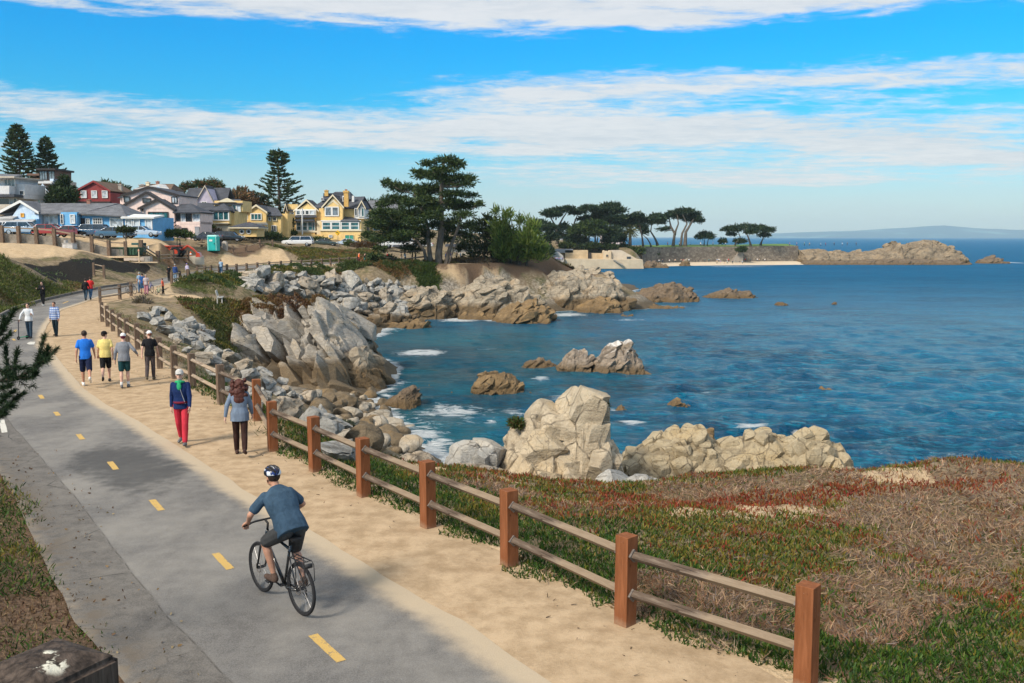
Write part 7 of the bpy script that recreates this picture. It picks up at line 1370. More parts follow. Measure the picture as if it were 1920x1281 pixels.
def loft_torso(mb, J, h, fat, g_, lo, fem):
    "trunk from hem to neck base as elliptical rings along the spine"
    p, s = J['pel'], J['sh']; c = J['chest']; ax = (s-p); n = 18; b0 = len(mb.v); X_ = Vector((1, 0, 0)); A = ax.normalized(); Fd = X_.cross(A)*-1; Fd = Fd if Fd.y > 0 else -Fd
    S = [(-.06-lo/.295, .066 if not lo else .092, .052 if not lo else .070), (-.02-lo/.6, .090, .070), (.12, .089, .070), (.38, .079, .061), (.66, .092, .068), (.86, .098, .060), (.97, .088, .050), (1.04, .062, .040), (1.10, .036, .034)]
    if fem: S = [(t, wx*(1.07 if t < .2 else (.90 if t < .5 else .92)), wy*(1.06 if t < .2 else 1)) for t, wx, wy in S]
    for t, wx, wy in S:
        k = fat if t < .9 else 1+(fat-1)*.4; o = p+(c-p)*(t/.66) if t < .66 else c+(s-c)*((t-.66)/.34); belly = .012*(fat-1)*6*math.exp(-((t-.3)/.3)**2)
        for i in range(n):
            a = 2*pi*i/n; ca, sa = cos(a), sin(a); ca, sa = math.copysign(abs(ca)**.85, ca), math.copysign(abs(sa)**.85, sa); mb.v.append(tuple(o+X_*(ca*(wx*k*h+g_))+Fd*(sa*(wy*k*h+g_)+(belly*h if sa > 0 else 0))))
    for j in range(len(S)-1):
        for i in range(n): mb.f.append([b0+j*n+i, b0+j*n+(i+1) % n, b0+(j+1)*n+(i+1) % n, b0+(j+1)*n+i])
    mb.f.append([b0+i for i in reversed(range(n))]); mb.f.append([b0+(len(S)-1)*n+i for i in range(n)])
def figure(root, J, H, look=0., fat=1., top=None, bottom=None, shoes=None, hair=None, hat=None, skin=SKIN, det=1, sleeve=1., leglen=1., hairkind='short', beard=None, fem=False, socks=None, grip=None, hem=.02):
    vox = {2: .0085, 1: .014, 0: .026}[det]; h = H; b = MB(); fm = fat; X_ = Vector((1, 0, 0))
    torso = lambda mb, g_, lo=0.: loft_torso(mb, J, h, fm, g_, lo, fem)
    torso(b, 0); cap(b, J['sh'], J['neck']+(J['head']-J['neck'])*.4, .036*h, .030*h)
    hd = J['head']; rz = Matrix.Rotation(R(look), 3, 'Z'); fw = rz@Vector((0, 1, 0)); rt = rz@X_; up = Vector((0, 0, 1))
    b.ball(hd+up*.012*h-fw*.006*h, (.044*h, .055*h, .055*h), 14, 10, (0, 0, R(look))); b.ball(hd-up*.026*h+fw*.012*h, (.035*h, .040*h, .042*h), 12, 8, (0, 0, R(look)))
    if det > 0:
        cap(b, hd+fw*.045*h+up*.008*h, hd+fw*.056*h-up*.010*h, .006*h, .008*h, 8); cap(b, hd+fw*.036*h-up*.036*h, hd+fw*.041*h-up*.036*h, .013*h, .010*h, 8)
        for s in (-1, 1): b.ball(hd+rt*s*.044*h-fw*.004*h, (.006*h, .012*h, .018*h), 8, 6, (0, 0, R(look)))
    for i, s in enumerate((-1, 1)):
        hp, kn, an = J['hip%d' % i], J['kn%d' % i], J['an%d' % i]; cap(b, hp, kn, .050*h*(.6+.4*fm), .032*h); m = kn.lerp(an, .3)-Vector((0, .008*h, 0)); cap(b, kn, m, .031*h, .033*h); cap(b, m, an, .033*h, .019*h); cap(b, J['heel%d' % i], J['toe%d' % i], .020*h, .016*h)
        sh, el, wr = J['sh%d' % i], J['el%d' % i], J['wr%d' % i]; cap(b, sh-Vector((0, 0, .012*h)), el, .028*h, .023*h); cap(b, el, wr, .024*h, .015*h); d = (wr-el).normalized()
        g_ = grip[i] if grip else None; pd = (Vector(g_)-wr).normalized() if g_ is not None else d; side = pd.cross(fw if abs(pd.dot(fw)) < .9 else up).normalized()
        if side.dot(X_) < 0: side = -side
        nrm = side.cross(pd).normalized(); acr = nrm if g_ is None else (side-pd*side.dot(pd)).normalized(); pc = wr+pd*.045*h
        if g_ is None: inw = -X_*s; inw = (inw-pd*inw.dot(pd)).normalized()
        else: inw = Vector((0, 0, -1)); inw = (inw-pd*inw.dot(pd)).normalized(); acr = pd.cross(inw).normalized()
        for q in (-.5, .5): cap(b, wr+acr*q*.012*h, pc+acr*q*.028*h, .012*h, .012*h, 8)
        if det > 0:
            for f_, ln in zip((-1.5, -.5, .5, 1.5), (.036, .042, .039, .031)):
                r = .0062*h if det == 2 else .008*h; base = pc+acr*f_*.0125*h+pd*.004*h; k1 = base+pd*ln*.5*h+inw*(.006 if g_ is None else .012)*h; k2 = k1+(pd*.35+inw*(.5 if g_ is None else .95)).normalized()*ln*.5*h; cap(b, base, k1, r, r*.92, 7); cap(b, k1, k2, r*.92, r*.8, 7)
            tb = wr+pd*.014*h+acr*.014*h*(1 if acr.dot(fw) >= 0 else -1); t1 = tb+(pd*.7+acr*(.7 if acr.dot(fw) >= 0 else -.7)+inw*.3).normalized()*.026*h; cap(b, tb, t1, .008*h, .007*h, 7); cap(b, t1, t1+(pd+inw*.4).normalized()*.020*h, .007*h, .006*h, 7)
        else: cap(b, pc, pc+pd*.03*h, .012*h, .008*h, 7)
    body = fuse('body', b, skin, root, vox)
    if top:
        q = MB(); torso(q, .009*h, hem)
        for i in (0, 1):
            sh, el, wr = J['sh%d' % i], J['el%d' % i], J['wr%d' % i]
            if sleeve > .99: cap(q, sh-Vector((0, 0, .010*h)), el, .034*h, .032*h); cap(q, el, el.lerp(wr, .93), .032*h, .022*h)
            else: cap(q, sh-Vector((0, 0, .010*h)), sh.lerp(el, sleeve), .0365*h, .040*h)
        fuse('shirt' if sleeve < .99 else 'jumper', q, top, root, vox, 2)
    if bottom:
        q = MB(); p = J['pel']
        loft_torso(q2 := MB(), J, h, fm, .004*h, .02, fem); k_ = 18*3; b_ = len(q.v); q.v += q2.v[:k_]; q.f += [[b_+i for i in f] for f in q2.f if max(f) < k_]+[[b_+2*18+i for i in range(18)]]
        for i in (0, 1):
            hp, kn, an = J['hip%d' % i], J['kn%d' % i], J['an%d' % i]; w = .006*h if leglen < 1 else .004*h
            if leglen < 1: e = hp.lerp(kn, leglen*1.25); cap(q, hp, e, .056*h*(.6+.4*fm)+w, .045*h+w)
            else: m = kn.lerp(an, .3)-Vector((0, .006*h, 0)); cap(q, hp, kn, .057*h*(.6+.4*fm), .042*h); cap(q, kn, m, .042*h, .042*h); cap(q, m, kn.lerp(an, .93), .042*h, .034*h)
        fuse('shorts' if leglen < 1 else 'trousers', q, bottom, root, vox, 2)
    for i in (0, 1):
        hl, te, an = J['heel%d' % i], J['toe%d' % i], J['an%d' % i]
        if shoes: q = MB(); cap(q, hl, te, .026*h, .021*h); cap(q, hl+Vector((0, 0, .012*h)), an-Vector((0, 0, .004*h)), .024*h, .024*h); fuse('shoe', q, shoes, root, vox)
        if socks: q = MB(); cap(q, an-Vector((0, 0, .01*h)), an.lerp(J['kn%d' % i], .22), .025*h, .027*h); fuse('sock', q, socks, root, vox)
    if hair:
        q = MB()
        if hairkind == 'curly':
            rg = random.Random(4)
            for k in range(95):
                t = rg.random(); a = rg.uniform(-2.2, 2.2); w = (.060+.030*sin(t*pi))*h*(1.05-.25*t); c = hd+up*(.055-.30*t)*h+(rt*sin(a)*w*1.2-fw*(cos(a)*w*.75+(.012+.05*max(0, t-.3))*h)); q.ball(c, rg.uniform(.018, .030)*h, 8, 6)
            q.ball(hd+up*.02*h-fw*.012*h, (.055*h, .060*h, .055*h), 12, 8)
            for z, y in ((-.03, .045), (-.09, .060), (-.15, .072), (-.20, .080)): q.ball(hd+up*z*h-fw*y*h, (.075*h, .035*h, .06*h), 12, 8)
        else:
            q.ball(hd+up*.018*h-fw*.012*h, (.049*h, .057*h, .055*h), 14, 10, (0, 0, R(look)))
            if hairkind == 'back': q.ball(hd-up*.02*h-fw*.045*h, (.035*h, .022*h, .04*h), 10, 8)
            q2 = []; 
        o = fuse('hair', q, hair, root, vox)
    if beard: q = MB(); q.ball(hd-up*.045*h+fw*.028*h, (.030*h, .022*h, .028*h), 10, 8, (0, 0, R(look))); fuse('beard', q, beard, root, vox)
    if hat:
        q = MB(); q.ball(hd+up*.030*h-fw*.006*h, (.052*h, .062*h, .052*h), 14, 10, (0, 0, R(look))); q.ball(hd+up*.030*h+fw*.062*h, (.040*h, .045*h, .006*h), 14, 6, (0, 0, R(look))); fuse('cap', q, hat, root, vox)
    if det > 0:
        for s in (-1, 1): q = MB(); q.ball(hd+fw*.046*h+rt*s*.017*h+up*.008*h, .0055*h, 8, 6); q.build('eye', EYE, body, True)
    return body
def person(label, u, v, H, head, pz=None, group=None, Y=None, cat='person', **kw):
    p = gp(u, v, .03) if Y is None else gy(u, v, Y); walkkw = {k: kw.pop(k) for k in ('legs', 'arms', 'lean', 'sw') if k in kw}
    root = thing('person', label, cat, p, R(head), group); J = walk(H, **walkkw); figure(root, J, H, **kw); return root, J, p
C_ = mat_cloth
NAVY, BLK, DKB = C_('navy cloth', (.012, .018, .05)), C_('black cloth', (.012, .012, .014)), C_('dark denim', (.03, .055, .085)); WSH = M('white shoe', (.70, .69, .66), .6, .1, 20); BSH = M('black shoe', (.02, .02, .022), .7, .2, 20); GSH = M('grey shoe', (.14, .14, .15), .7, .3, 25); WCAP = C_('white cap cloth', (.68, .67, .66)); SOCK = C_('white sock', (.7, .7, .68))
hd = 36   # walkers go along the path, away from the camera and to the left
person('walker in a bright blue t-shirt and navy shorts, seen from behind', 163, 724, 1.82, 26, det=1, top=C_('bright blue cloth', (.02, .16, .60)), sleeve=.62, bottom=NAVY, leglen=.78, shoes=WSH, hair=HAIRBR, legs=((14, 6), (-24, 38)), arms=((-14, 14, 18), (14, 16, 20)))
person('walker in a yellow t-shirt, black shorts and black cap, seen from behind', 200, 716, 1.70, 22, det=1, top=C_('pale yellow cloth', (.72, .58, .20)), sleeve=.66, bottom=BLK, leglen=.72, shoes=BSH, hair=HAIRBR, hat=BLK, look=-48, fat=1.1, legs=((-18, 26), (12, 6)), arms=((10, 12, 20), (-16, 12, 28)), skin=SKIN2)
person('walker in a grey long sleeved top and dark green shorts, one hand on the hip', 235, 726, 1.74, 18, det=1, top=C_('grey knit cloth', (.20, .21, .235)), sleeve=1., bottom=C_('dark green cloth', (.012, .05, .055)), leglen=.62, shoes=GSH, socks=SOCK, hair=C_('maroon cap band', (.12, .02, .04)), hat=WCAP, fat=1.08, legs=((-6, 10), (8, 12)), arms=((-10, 16, 20), (-22, 34, 78)), skin=SKIN2)
person('walker in a black t-shirt, grey leggings and white cap beside the fence', 283, 712, 1.66, 14, det=1, top=BLK, sleeve=.62, bottom=C_('dark grey leggings', (.075, .06, .06)), leglen=1., shoes=C_('brown trainer', (.11, .09, .06)), hair=C_('red brown hair', (.25, .10, .06)), hat=WCAP, look=40, legs=((-10, 20), (8, 10)), arms=((-22, 12, 12), (12, 14, 10)), skin=SKIN2, fem=True)
rp, J, p = person('bearded walker in red trousers, navy zip jacket and pale cap', 343, 833, 1.78, 188, det=2, top=C_('navy jacket', (.012, .028, .10)), sleeve=1., bottom=C_('red trousers', (.50, .035, .055), fold=.7), leglen=1., shoes=GSH, hair=HAIRGR, hat=C_('pale cap cloth', (.50, .48, .45)), beard=HAIRGR, legs=((16, 4), (-12, 16)), arms=((12, 9, 14), (-14, 9, 18)), skin=SKIN2, look=6)
H = 1.78; q = MB(); c = J['sh']+Vector((0, .05*H, .012*H)); 
for k in range(12): a = k*pi/6; q.ball(J['neck']+Vector((cos(a)*.046*H, .012*H+sin(a)*.046*H, -.012*H+.02*sin(a))), .020*H, 8, 6)
q.ball(J['sh']+Vector((0, .07*H, -.03*H)), (.032*H, .016*H, .055*H), 10, 8); fuse('scarf', q, C_('green scarf', (.03, .36, .15)), rp, .012)
q = MB(); q.tube([J['neck']+Vector((.02, .10, -.07)), J['chest']+Vector((-.03, .145, .05)), J['pel']+Vector((-.12, .13, .06))], .007, 6); q.build('strap', C_('grey strap', (.35, .36, .38)), rp); q = MB(); q.torus(J['pel']+Vector((0, .012, .085)), .148, .03, (0, 0, 1), 20, 8); fuse('waist_bag', q, C_('maroon waist bag', (.14, .015, .03)), rp, .014)
person('woman with long curly auburn hair, grey jumper and dark brown trousers, from behind', 452, 852, 1.70, 16, det=2, top=C_('grey jumper knit', (.155, .20, .27), fold=.7), sleeve=1., bottom=C_('dark brown corduroy', (.035, .017, .014)), leglen=1., shoes=C_('brown shoe', (.06, .035, .03)), hair=HAIRAU, hairkind='curly', fat=1.14, fem=True, hem=.055, legs=((12, 5), (-16, 26)), arms=((-16, 22, 10), (10, 16, 12)), skin=SKIN2)
person('woman in a white jumper and jeans holding a green kick scooter', 56, 634, 1.68, 190, det=1, top=C_('white jumper', (.62, .64, .66)), sleeve=1., bottom=DKB, leglen=1., shoes=BSH, hair=HAIRBR, hairkind='back', fem=True, legs=((8, 4), (-8, 6)), arms=((18, 14, 88), (18, 30, 4)), skin=SKIN2)
person('person in a blue plaid shirt and dark trousers walking towards the camera', 105, 630, 1.68, 184, det=1, top=None, bottom=C_('dark teal trousers', (.018, .035, .045)), leglen=1., shoes=BSH, hair=HAIRBR, legs=((10, 4), (-8, 10)), arms=((8, 12, 12), (-8, 12, 12)), skin=SKIN)
def plaid():
    m, g = newmat('blue plaid cloth'); o = g.obj(); x, y, z = g.xyz(o); a = (z*9.)._m('FRACT').smooth(.35, .5)*(z*9.)._m('FRACT').smooth(1., .85); b = ((x+y*.6)*11.)._m('FRACT').smooth(.4, .55); c = g.mix(a*.8, (.55, .62, .72), (.07, .15, .42)); c = g.mix(b*.45, c, (.06, .13, .36)); g.out(g.bsdf(c, .85)); return m
r_ = bpy.data.objects[-1] if False else [o for o in bpy.data.objects if o.name.startswith('person') and o.get('label', '').startswith('person in a blue plaid')][0]
def addshirt(r_, mat, H, sleeve, **w):
    J = walk(H, **w); q = MB(); h = H; X_ = Vector((1, 0, 0)); p, c, s = J['pel'], J['chest'], J['sh']
    loft_torso(q, J, h, 1.04, .009*h, .03, False)
    for i in (0, 1): sh, el, wr = J['sh%d' % i], J['el%d' % i], J['wr%d' % i]; cap(q, sh, el, .041*h, .034*h); cap(q, el, el.lerp(wr, .9), .034*h, .025*h)
    fuse('shirt', q, mat, r_, .014)
addshirt(r_, plaid(), 1.68, 1., legs=((10, 4), (-8, 10)), arms=((8, 12, 12), (-8, 12, 12)))
person('woman dressed all in black with white shoes on the path by the green bank', 81, 573, 1.70, 186, det=1, top=BLK, sleeve=1., bottom=BLK, leglen=1., shoes=WSH, hair=HAIRBR, hairkind='back', fem=True, legs=((12, 4), (-12, 14)), arms=((25, 10, 85), (25, 10, 85)), skin=SKIN2)
person('man in a red t-shirt and jeans walking away beside a companion in black', 170.5, 563, 1.80, 12, det=0, top=C_('red cloth', (.55, .03, .03)), sleeve=.65, bottom=C_('jeans', (.05, .11, .20)), leglen=1., shoes=BSH, hair=HAIRBR, fat=1.1)
person('companion in black jacket and jeans left of the man in red', 161.5, 564, 1.70, 14, det=0, top=BLK, sleeve=1., bottom=DKB, leglen=1., shoes=BSH, hair=HAIRBR, fem=True)
# scooter
def scooter():
    p = gp(37, 637, .035); t = thing('kick_scooter', 'green kick scooter held upright by the woman in white', 'scooter', p, R(170)); GR = M('green scooter metal', (.03, .24, .12), .5, .15, 6)
    q = MB(); q.box((0, -.25, .10), (.13, .55, .03)); q.build('deck', GR, t, bevel=.01); q = MB(); q.tube([(0, .06, .10), (0, .02, .92)], .022, 8); q.build('stem', M('dark scooter metal', (.05, .05, .06), .4, .1, 6), t); q = MB(); q.tube([(-.21, .02, .92), (.21, .02, .92)], .018, 8); q.build('handlebar', DARKP, t)
    for y in (.08, -.5): q = MB(); q.torus((0, 0, 0), .06, .028, (1, 0, 0), 16, 8); q.build('wheel', TYRE, t, True, loc=(0, y, .085))
scooter()
# ---- bicycles
def bike(label, rear, front, frame, group=None, rack=False, s=1., detail=True, lean=0.):
    d = front-rear; hdg = atan2(-d[0], d[1]); u = Vector((d[0], d[1], 0)).normalized(); o = Vector(rear)+u*.43*s; t = thing('bicycle', label, 'bicycle', o, hdg, group); t.scale = (s, s, s); t.rotation_euler = (0, R(lean), hdg)
    RA, FA, BB = Vector((0, -.43, .345)), Vector((0, .64, .345)), Vector((0, 0, .285)); ST, HT, HB = Vector((0, -.18, .86)), Vector((0, .43, .92)), Vector((0, .475, .78))
    q = MB(); q.tube([BB, ST], .018, 8); q.tube([BB, HB], .024, 8); q.tube([ST+Vector((0, .02, -.06)), HT-Vector((0, 0, .02))], .019, 8); q.tube([HB, HT], .024, 8)
    for k in (-1, 1): q.tube([BB+Vector((k*.03, 0, 0)), RA+Vector((k*.065, 0, 0))], .011, 6); q.tube([ST+Vector((k*.02, .02, -.08)), RA+Vector((k*.065, 0, 0))], .009, 6)
    q.build('frame', frame, t, True); q = MB(); q.tube([ST, ST+Vector((0, -.045, .15))], .014, 8); q.build('seat_post', DARKP, t, True)
    q = MB(); q.tube([HB, HB+Vector((0, .02, -.04))], .024, 8)
    for k in (-1, 1): q.tube([HB+Vector((k*.03, .015, -.03)), HB+Vector((k*.062, .045, -.10)), FA+Vector((k*.06, 0, 0))], [.017, .017, .012], 8)
    q.build('fork', frame if not rack else DARKP, t, True)
    q = MB(); q.tube([HT, HT+Vector((0, -.02, .09)), HT+Vector((0, .05, .12))], .016, 8); hb = HT+Vector((0, .05, .12)); q.tube([hb+Vector((-.32, -.06, .01)), hb+Vector((-.14, 0, .01)), hb+Vector((.14, 0, .01)), hb+Vector((.32, -.06, .01))], .0135, 8); hbar = q.build('handlebar', DARKP, t, True)
    for k in (-1, 1):
        q = MB(); q.tube([hb+Vector((k*.235, -.033, .01)), hb+Vector((k*.345, -.068, .01))], .019, 8); q.build('grip', DARKP, hbar, True)
        if detail: q = MB(); q.tube([hb+Vector((k*.22, .0, .0)), hb+Vector((k*.30, .015, -.015))], .007, 5); q.build('brake_lever', IRON, hbar)
    q = MB(); q.prism([(-.075, -.42), (.075, -.42), (.065, -.30), (.022, -.20), (.018, -.09), (-.018, -.09), (-.022, -.20), (-.065, -.30)], 'z', 0, .05)
    sd = MB(); V = [(x, y, 1.0+z+.02*(y+.3)) for (x, y, z) in [(-.08,-.38,0),(.08,-.38,0),(.07,-.30,.01),(.024,-.20,0),(.016,-.08,-.01),(-.016,-.08,-.01),(-.024,-.20,0),(-.07,-.30,.01)]]; n = 8; sd.add(V+[(x*.9, y, z-.045) for x, y, z in V], [tuple(range(8)), tuple(range(15, 7, -1))]+[(i, i+8, (i+1) % 8+8, (i+1) % 8) for i in range(8)]); sd.build('saddle', M('black saddle', (.02, .02, .022), .5, .1, 20), t, bevel=.012)
    for ctr in (RA, FA):
        q = MB(); q.torus((0, 0, 0), .325, .021, (1, 0, 0), 48, 8); w = q.build('wheel', TYRE, t, True, loc=ctr); q = MB(); q.torus((0, 0, 0), .300, .011, (1, 0, 0), 48, 6); q.build('rim', DARKP, w, True); q = MB()
        for k in range(28 if detail else 14): a = 2*pi*k/(28 if detail else 14); sgn = 1 if k % 2 else -1; b_ = a+.35*(1 if k % 4 < 2 else -1); q.tube([(sgn*.028, cos(b_)*.025, sin(b_)*.025), (0, cos(a)*.297, sin(a)*.297)], .0016, 4, False)
        q.build('spoke', M('steel spoke', (.35, .35, .36), .4, .1, 4, 0, metal=.8), w); q = MB(); q.tube([(-.055, 0, 0), (.055, 0, 0)], .02, 10); q.build('hub', DARKP, w, True)
        if detail: q = MB(); q.torus((-.04 if ctr is FA else -.045, 0, 0), .065, .006, (1, 0, 0), 24, 6); q.build('brake_disc', IRON, w, True)
    q = MB(); q.torus((.045, 0, .285), .085, .008, (1, 0, 0), 28, 6); q.tube([(-.06, 0, .285), (.06, 0, .285)], .022, 10); q.tube([(-.065, 0, .285), (-.075, .165, .315)], .012, 6); q.tube([(.065, 0, .285), (.075, -.165, .255)], .012, 6); cr = q.build('crank', DARKP, t, True)
    for k, y, z in ((-1, .165, .315), (1, -.165, .255)): q = MB(); q.box((k*.125, y, z), (.09, .09, .025)); q.build('pedal', DARKP, cr, bevel=.005)
    q = MB(); q.tube([(.045, 0, .37), (.045, -.43, .385)], .005, 5); q.tube([(.045, 0, .20), (.045, -.40, .27), (.05, -.43, .22)], .005, 5); q.torus((.045, -.43, .345), .045, .006, (1, 0, 0), 20, 6); q.box((.06, -.44, .26), (.02, .03, .12)); q.build('chain', M('dark chain', (.05, .045, .04), .5, .2, 30), t)
    if rack:
        q = MB()
        for x in (-.055, 0, .055): q.tube([(x, -.22, .735), (x, -.60, .745)], .006, 6)
        for y in (-.28, -.42, -.58): q.tube([(-.06, y, .74), (.06, y, .745)], .006, 6)
        for k in (-1, 1): q.tube([(k*.06, -.22, .735), (k*.065, -.60, .745), (k*.07, -.64, .70), (k*.075, -.645, .50), (k*.072, -.46, .37)], .006, 6); q.tube([(k*.06, -.40, .74), (k*.072, -.44, .37)], .006, 6)
        q.box((0, -.63, .70), (.10, .03, .05)); q.build('rear_rack', DARKP, t, True)
    return t, o, hdg
BFR = paint('black bicycle paint', (.02, .022, .025)); RR_, FR_ = gz(566, 1153, .04), gz(496, 1111, .04); bk, o, hdg = bike('black hybrid bicycle with a rear rack, ridden by the man in the helmet', RR_, FR_, BFR, rack=True)
def cyclist():
    t = thing('person', 'cyclist in a blue short sleeved shirt, grey shorts and helmet, from behind', 'person', o, hdg); H = 1.80; J = {}; pel = Vector((0, -.225, 1.10)); sh = Vector((0, .13, 1.505)); ax = (sh-pel).normalized()
    J['pel'], J['sh'], J['chest'] = pel, sh, pel+ax*.33; J['neck'] = sh+ax*.04+Vector((0, 0, .03)); J['head'] = sh+Vector((-.01, .095, .175))
    hb = Vector((0, .48, 1.04))
    for i, s in enumerate((-1, 1)):
        hip = pel+Vector((s*.095, .01, -.03)); pedal = Vector((s*.125, (.165, -.165)[i], (.315, .255)[i])); fd = Vector((0, 1, (-.10, -.38)[i])).normalized(); an = pedal+Vector((0, 0, .115))-fd*.115; kn = ik(hip, an, .45, .43, (s*.25, 1, .2))
        J['hip%d' % i], J['kn%d' % i], J['an%d' % i], J['toe%d' % i], J['heel%d' % i] = hip, kn, an, pedal+fd*.085+Vector((0, 0, .047)), pedal-fd*.150+Vector((0, 0, .047))
        gpt = hb+Vector((s*.30, -.055, .02)); shp = sh+Vector((s*.178, 0, -.02)); wr = gpt+Vector((s*.01, -.075, .045)); J['sh%d' % i], J['el%d' % i], J['wr%d' % i] = shp, ik(shp, wr, .30, .265, (s*1., -.5, -.5)), wr
    hb2 = [hb+Vector((s*.30, -.045, .012)) for s in (-1, 1)]
    figure(t, J, H, look=6, fat=1.18, top=C_('denim blue shirt', (.045, .082, .125), .2, 12, .7), sleeve=.70, bottom=C_('charcoal shorts', (.06, .06, .06), fold=.7), leglen=.70, shoes=C_('brown sandal', (.10, .065, .05)), hair=HAIRBR, det=2, skin=SKIN, grip=hb2, hem=.03)
    q = MB(); q.torus(J['neck']+Vector((0, -.012, -.018)), .070, .017, (0, .25, 1), 20, 8); fuse('collar', q, C_('denim blue shirt', (.04, .08, .12)), t, .0085)
    hd = J['head']; q = MB(); q.ball(hd+Vector((0, -.005, .055)), (.105, .135, .095), 24, 14); V = [v for v in q.v]; 
    q.v = [(x, y, max(z, hd.z+.03+.02*(abs(y-hd.y)/.13))) for x, y, z in q.v]
    m, g = newmat('helmet shell'); ob = g.obj(); x, y, z = g.xyz(ob); st = g.noise(g.scale(ob, (1.3, .6, 1)), 11, 2, .4, .6); g.out(g.bsdf(g.mix(st.smooth(.50, .53), g.mix(st.smooth(.42, .44), (.012, .014, .02), (.02, .045, .18)), (.62, .66, .70)), .25)); hl = q.build('helmet', m, t, True)
    for k in range(5):
        a = (k-2)*.38; r = MB(); pts = [hd+Vector((sin(a)*.095*cos(b)*1.02, -.005+sin(b)*.137, .055+cos(a)*.098*cos(b)+.002)) for b in np.linspace(-1.1, 1.1, 9)]; r.tube(pts, [.004+.007*sin(pi*i/8) for i in range(9)], 6); r.build('vent', RF_BLK, hl, True)
    for s in (-1, 1): q = MB(); q.tube([hd+Vector((s*.085, -.02, .05)), hd+Vector((s*.075, .0, -.04)), hd+Vector((s*.03, .03, -.105))], .006, 5); q.build('chin_strap', RF_BLK, hl)
cyclist()
# ---- the group with bicycles at the bend
def atp(u, v, dz=.03): return gp(u, v, dz)
a, b_ = atp(240, 551), atp(252, 552); bike('dark bicycle behind the fence posts at the bend', a, a+(b_-a)/np.linalg.norm(b_-a)*1.07, BFR, 'bicycles of the group at the bend', detail=False)
a = atp(276, 551); b_ = atp(288, 549); bike('purple bicycle leaning beside the standing family', a, a+(b_-a)/np.linalg.norm(b_-a)*1.0, paint('purple bicycle paint', (.10, .06, .35)), 'bicycles of the group at the bend', detail=False, s=.98)
a = atp(294, 553); b_ = atp(301, 552); bike('small green and white child bicycle held by the child in orange red', a, a+(b_-a)/np.linalg.norm(b_-a)*.7, paint('green bicycle paint', (.12, .45, .25)), 'bicycles of the group at the bend', detail=False, s=.66)
ST0 = dict(legs=((3, 2), (-3, 4)), arms=((4, 8, 12), (4, 8, 12)))
for lab, u, v, H, hd_, kw in [('grey haired man in pale blue shirt standing with bicycles at the bend', 263, 549, 1.74, 60, dict(top=C_('pale blue cloth', (.30, .42, .55)), sleeve=.65, bottom=C_('jeans', (.05, .11, .20)), leglen=1., hair=HAIRGR)), ('person in a dark blue top and denim shorts among the bicycles', 268, 551, 1.72, 30, dict(top=C_('royal blue cloth', (.025, .09, .26)), sleeve=.65, bottom=C_('jeans', (.05, .11, .20)), leglen=.75, hair=HAIRBR)), ('woman in a pale top and pink leggings holding the purple bicycle', 275, 553, 1.68, 200, dict(top=C_('grey pink cloth', (.48, .40, .40)), sleeve=.65, bottom=C_('pink leggings', (.50, .22, .27)), leglen=1., hair=HAIRGR, fem=True)), ('child in an orange red top and black leggings beside a small bicycle', 306, 552, 1.32, 100, dict(top=C_('orange red cloth', (.70, .11, .05)), sleeve=.65, bottom=BLK, leglen=1., hair=HAIRBR)),
      ('person in black top leaning at the far fence, leftmost of three', 317, 527, 1.62, 0, dict(top=BLK, sleeve=.65, bottom=BLK, leglen=1., hair=HAIRBR)), ('tall person in a blue jacket and jeans standing at the far fence', 329, 529, 1.85, 0, dict(top=C_('blue jacket cloth', (.025, .055, .17)), sleeve=1., bottom=C_('light jeans', (.16, .24, .32)), leglen=1., hair=HAIRGR)), ('person in a white and purple top bending over the far fence', 353, 520, 1.62, 40, dict(top=C_('lilac cloth', (.45, .40, .52)), sleeve=1., bottom=BLK, leglen=1., hair=HAIRGR, hat=C_('purple cap', (.20, .14, .40)), lean=28)), ('person in a pale blue shirt walking by the far fence near the planted slope', 415, 514, 1.72, 20, dict(top=C_('pale blue cloth', (.30, .42, .55)), sleeve=.65, bottom=C_('jeans', (.05, .11, .20)), leglen=1., hair=HAIRBR))]:
    if 'lean' not in kw: kw.update(ST0)
    person(lab, u, v, H, hd_, det=0, shoes=BSH, **kw)
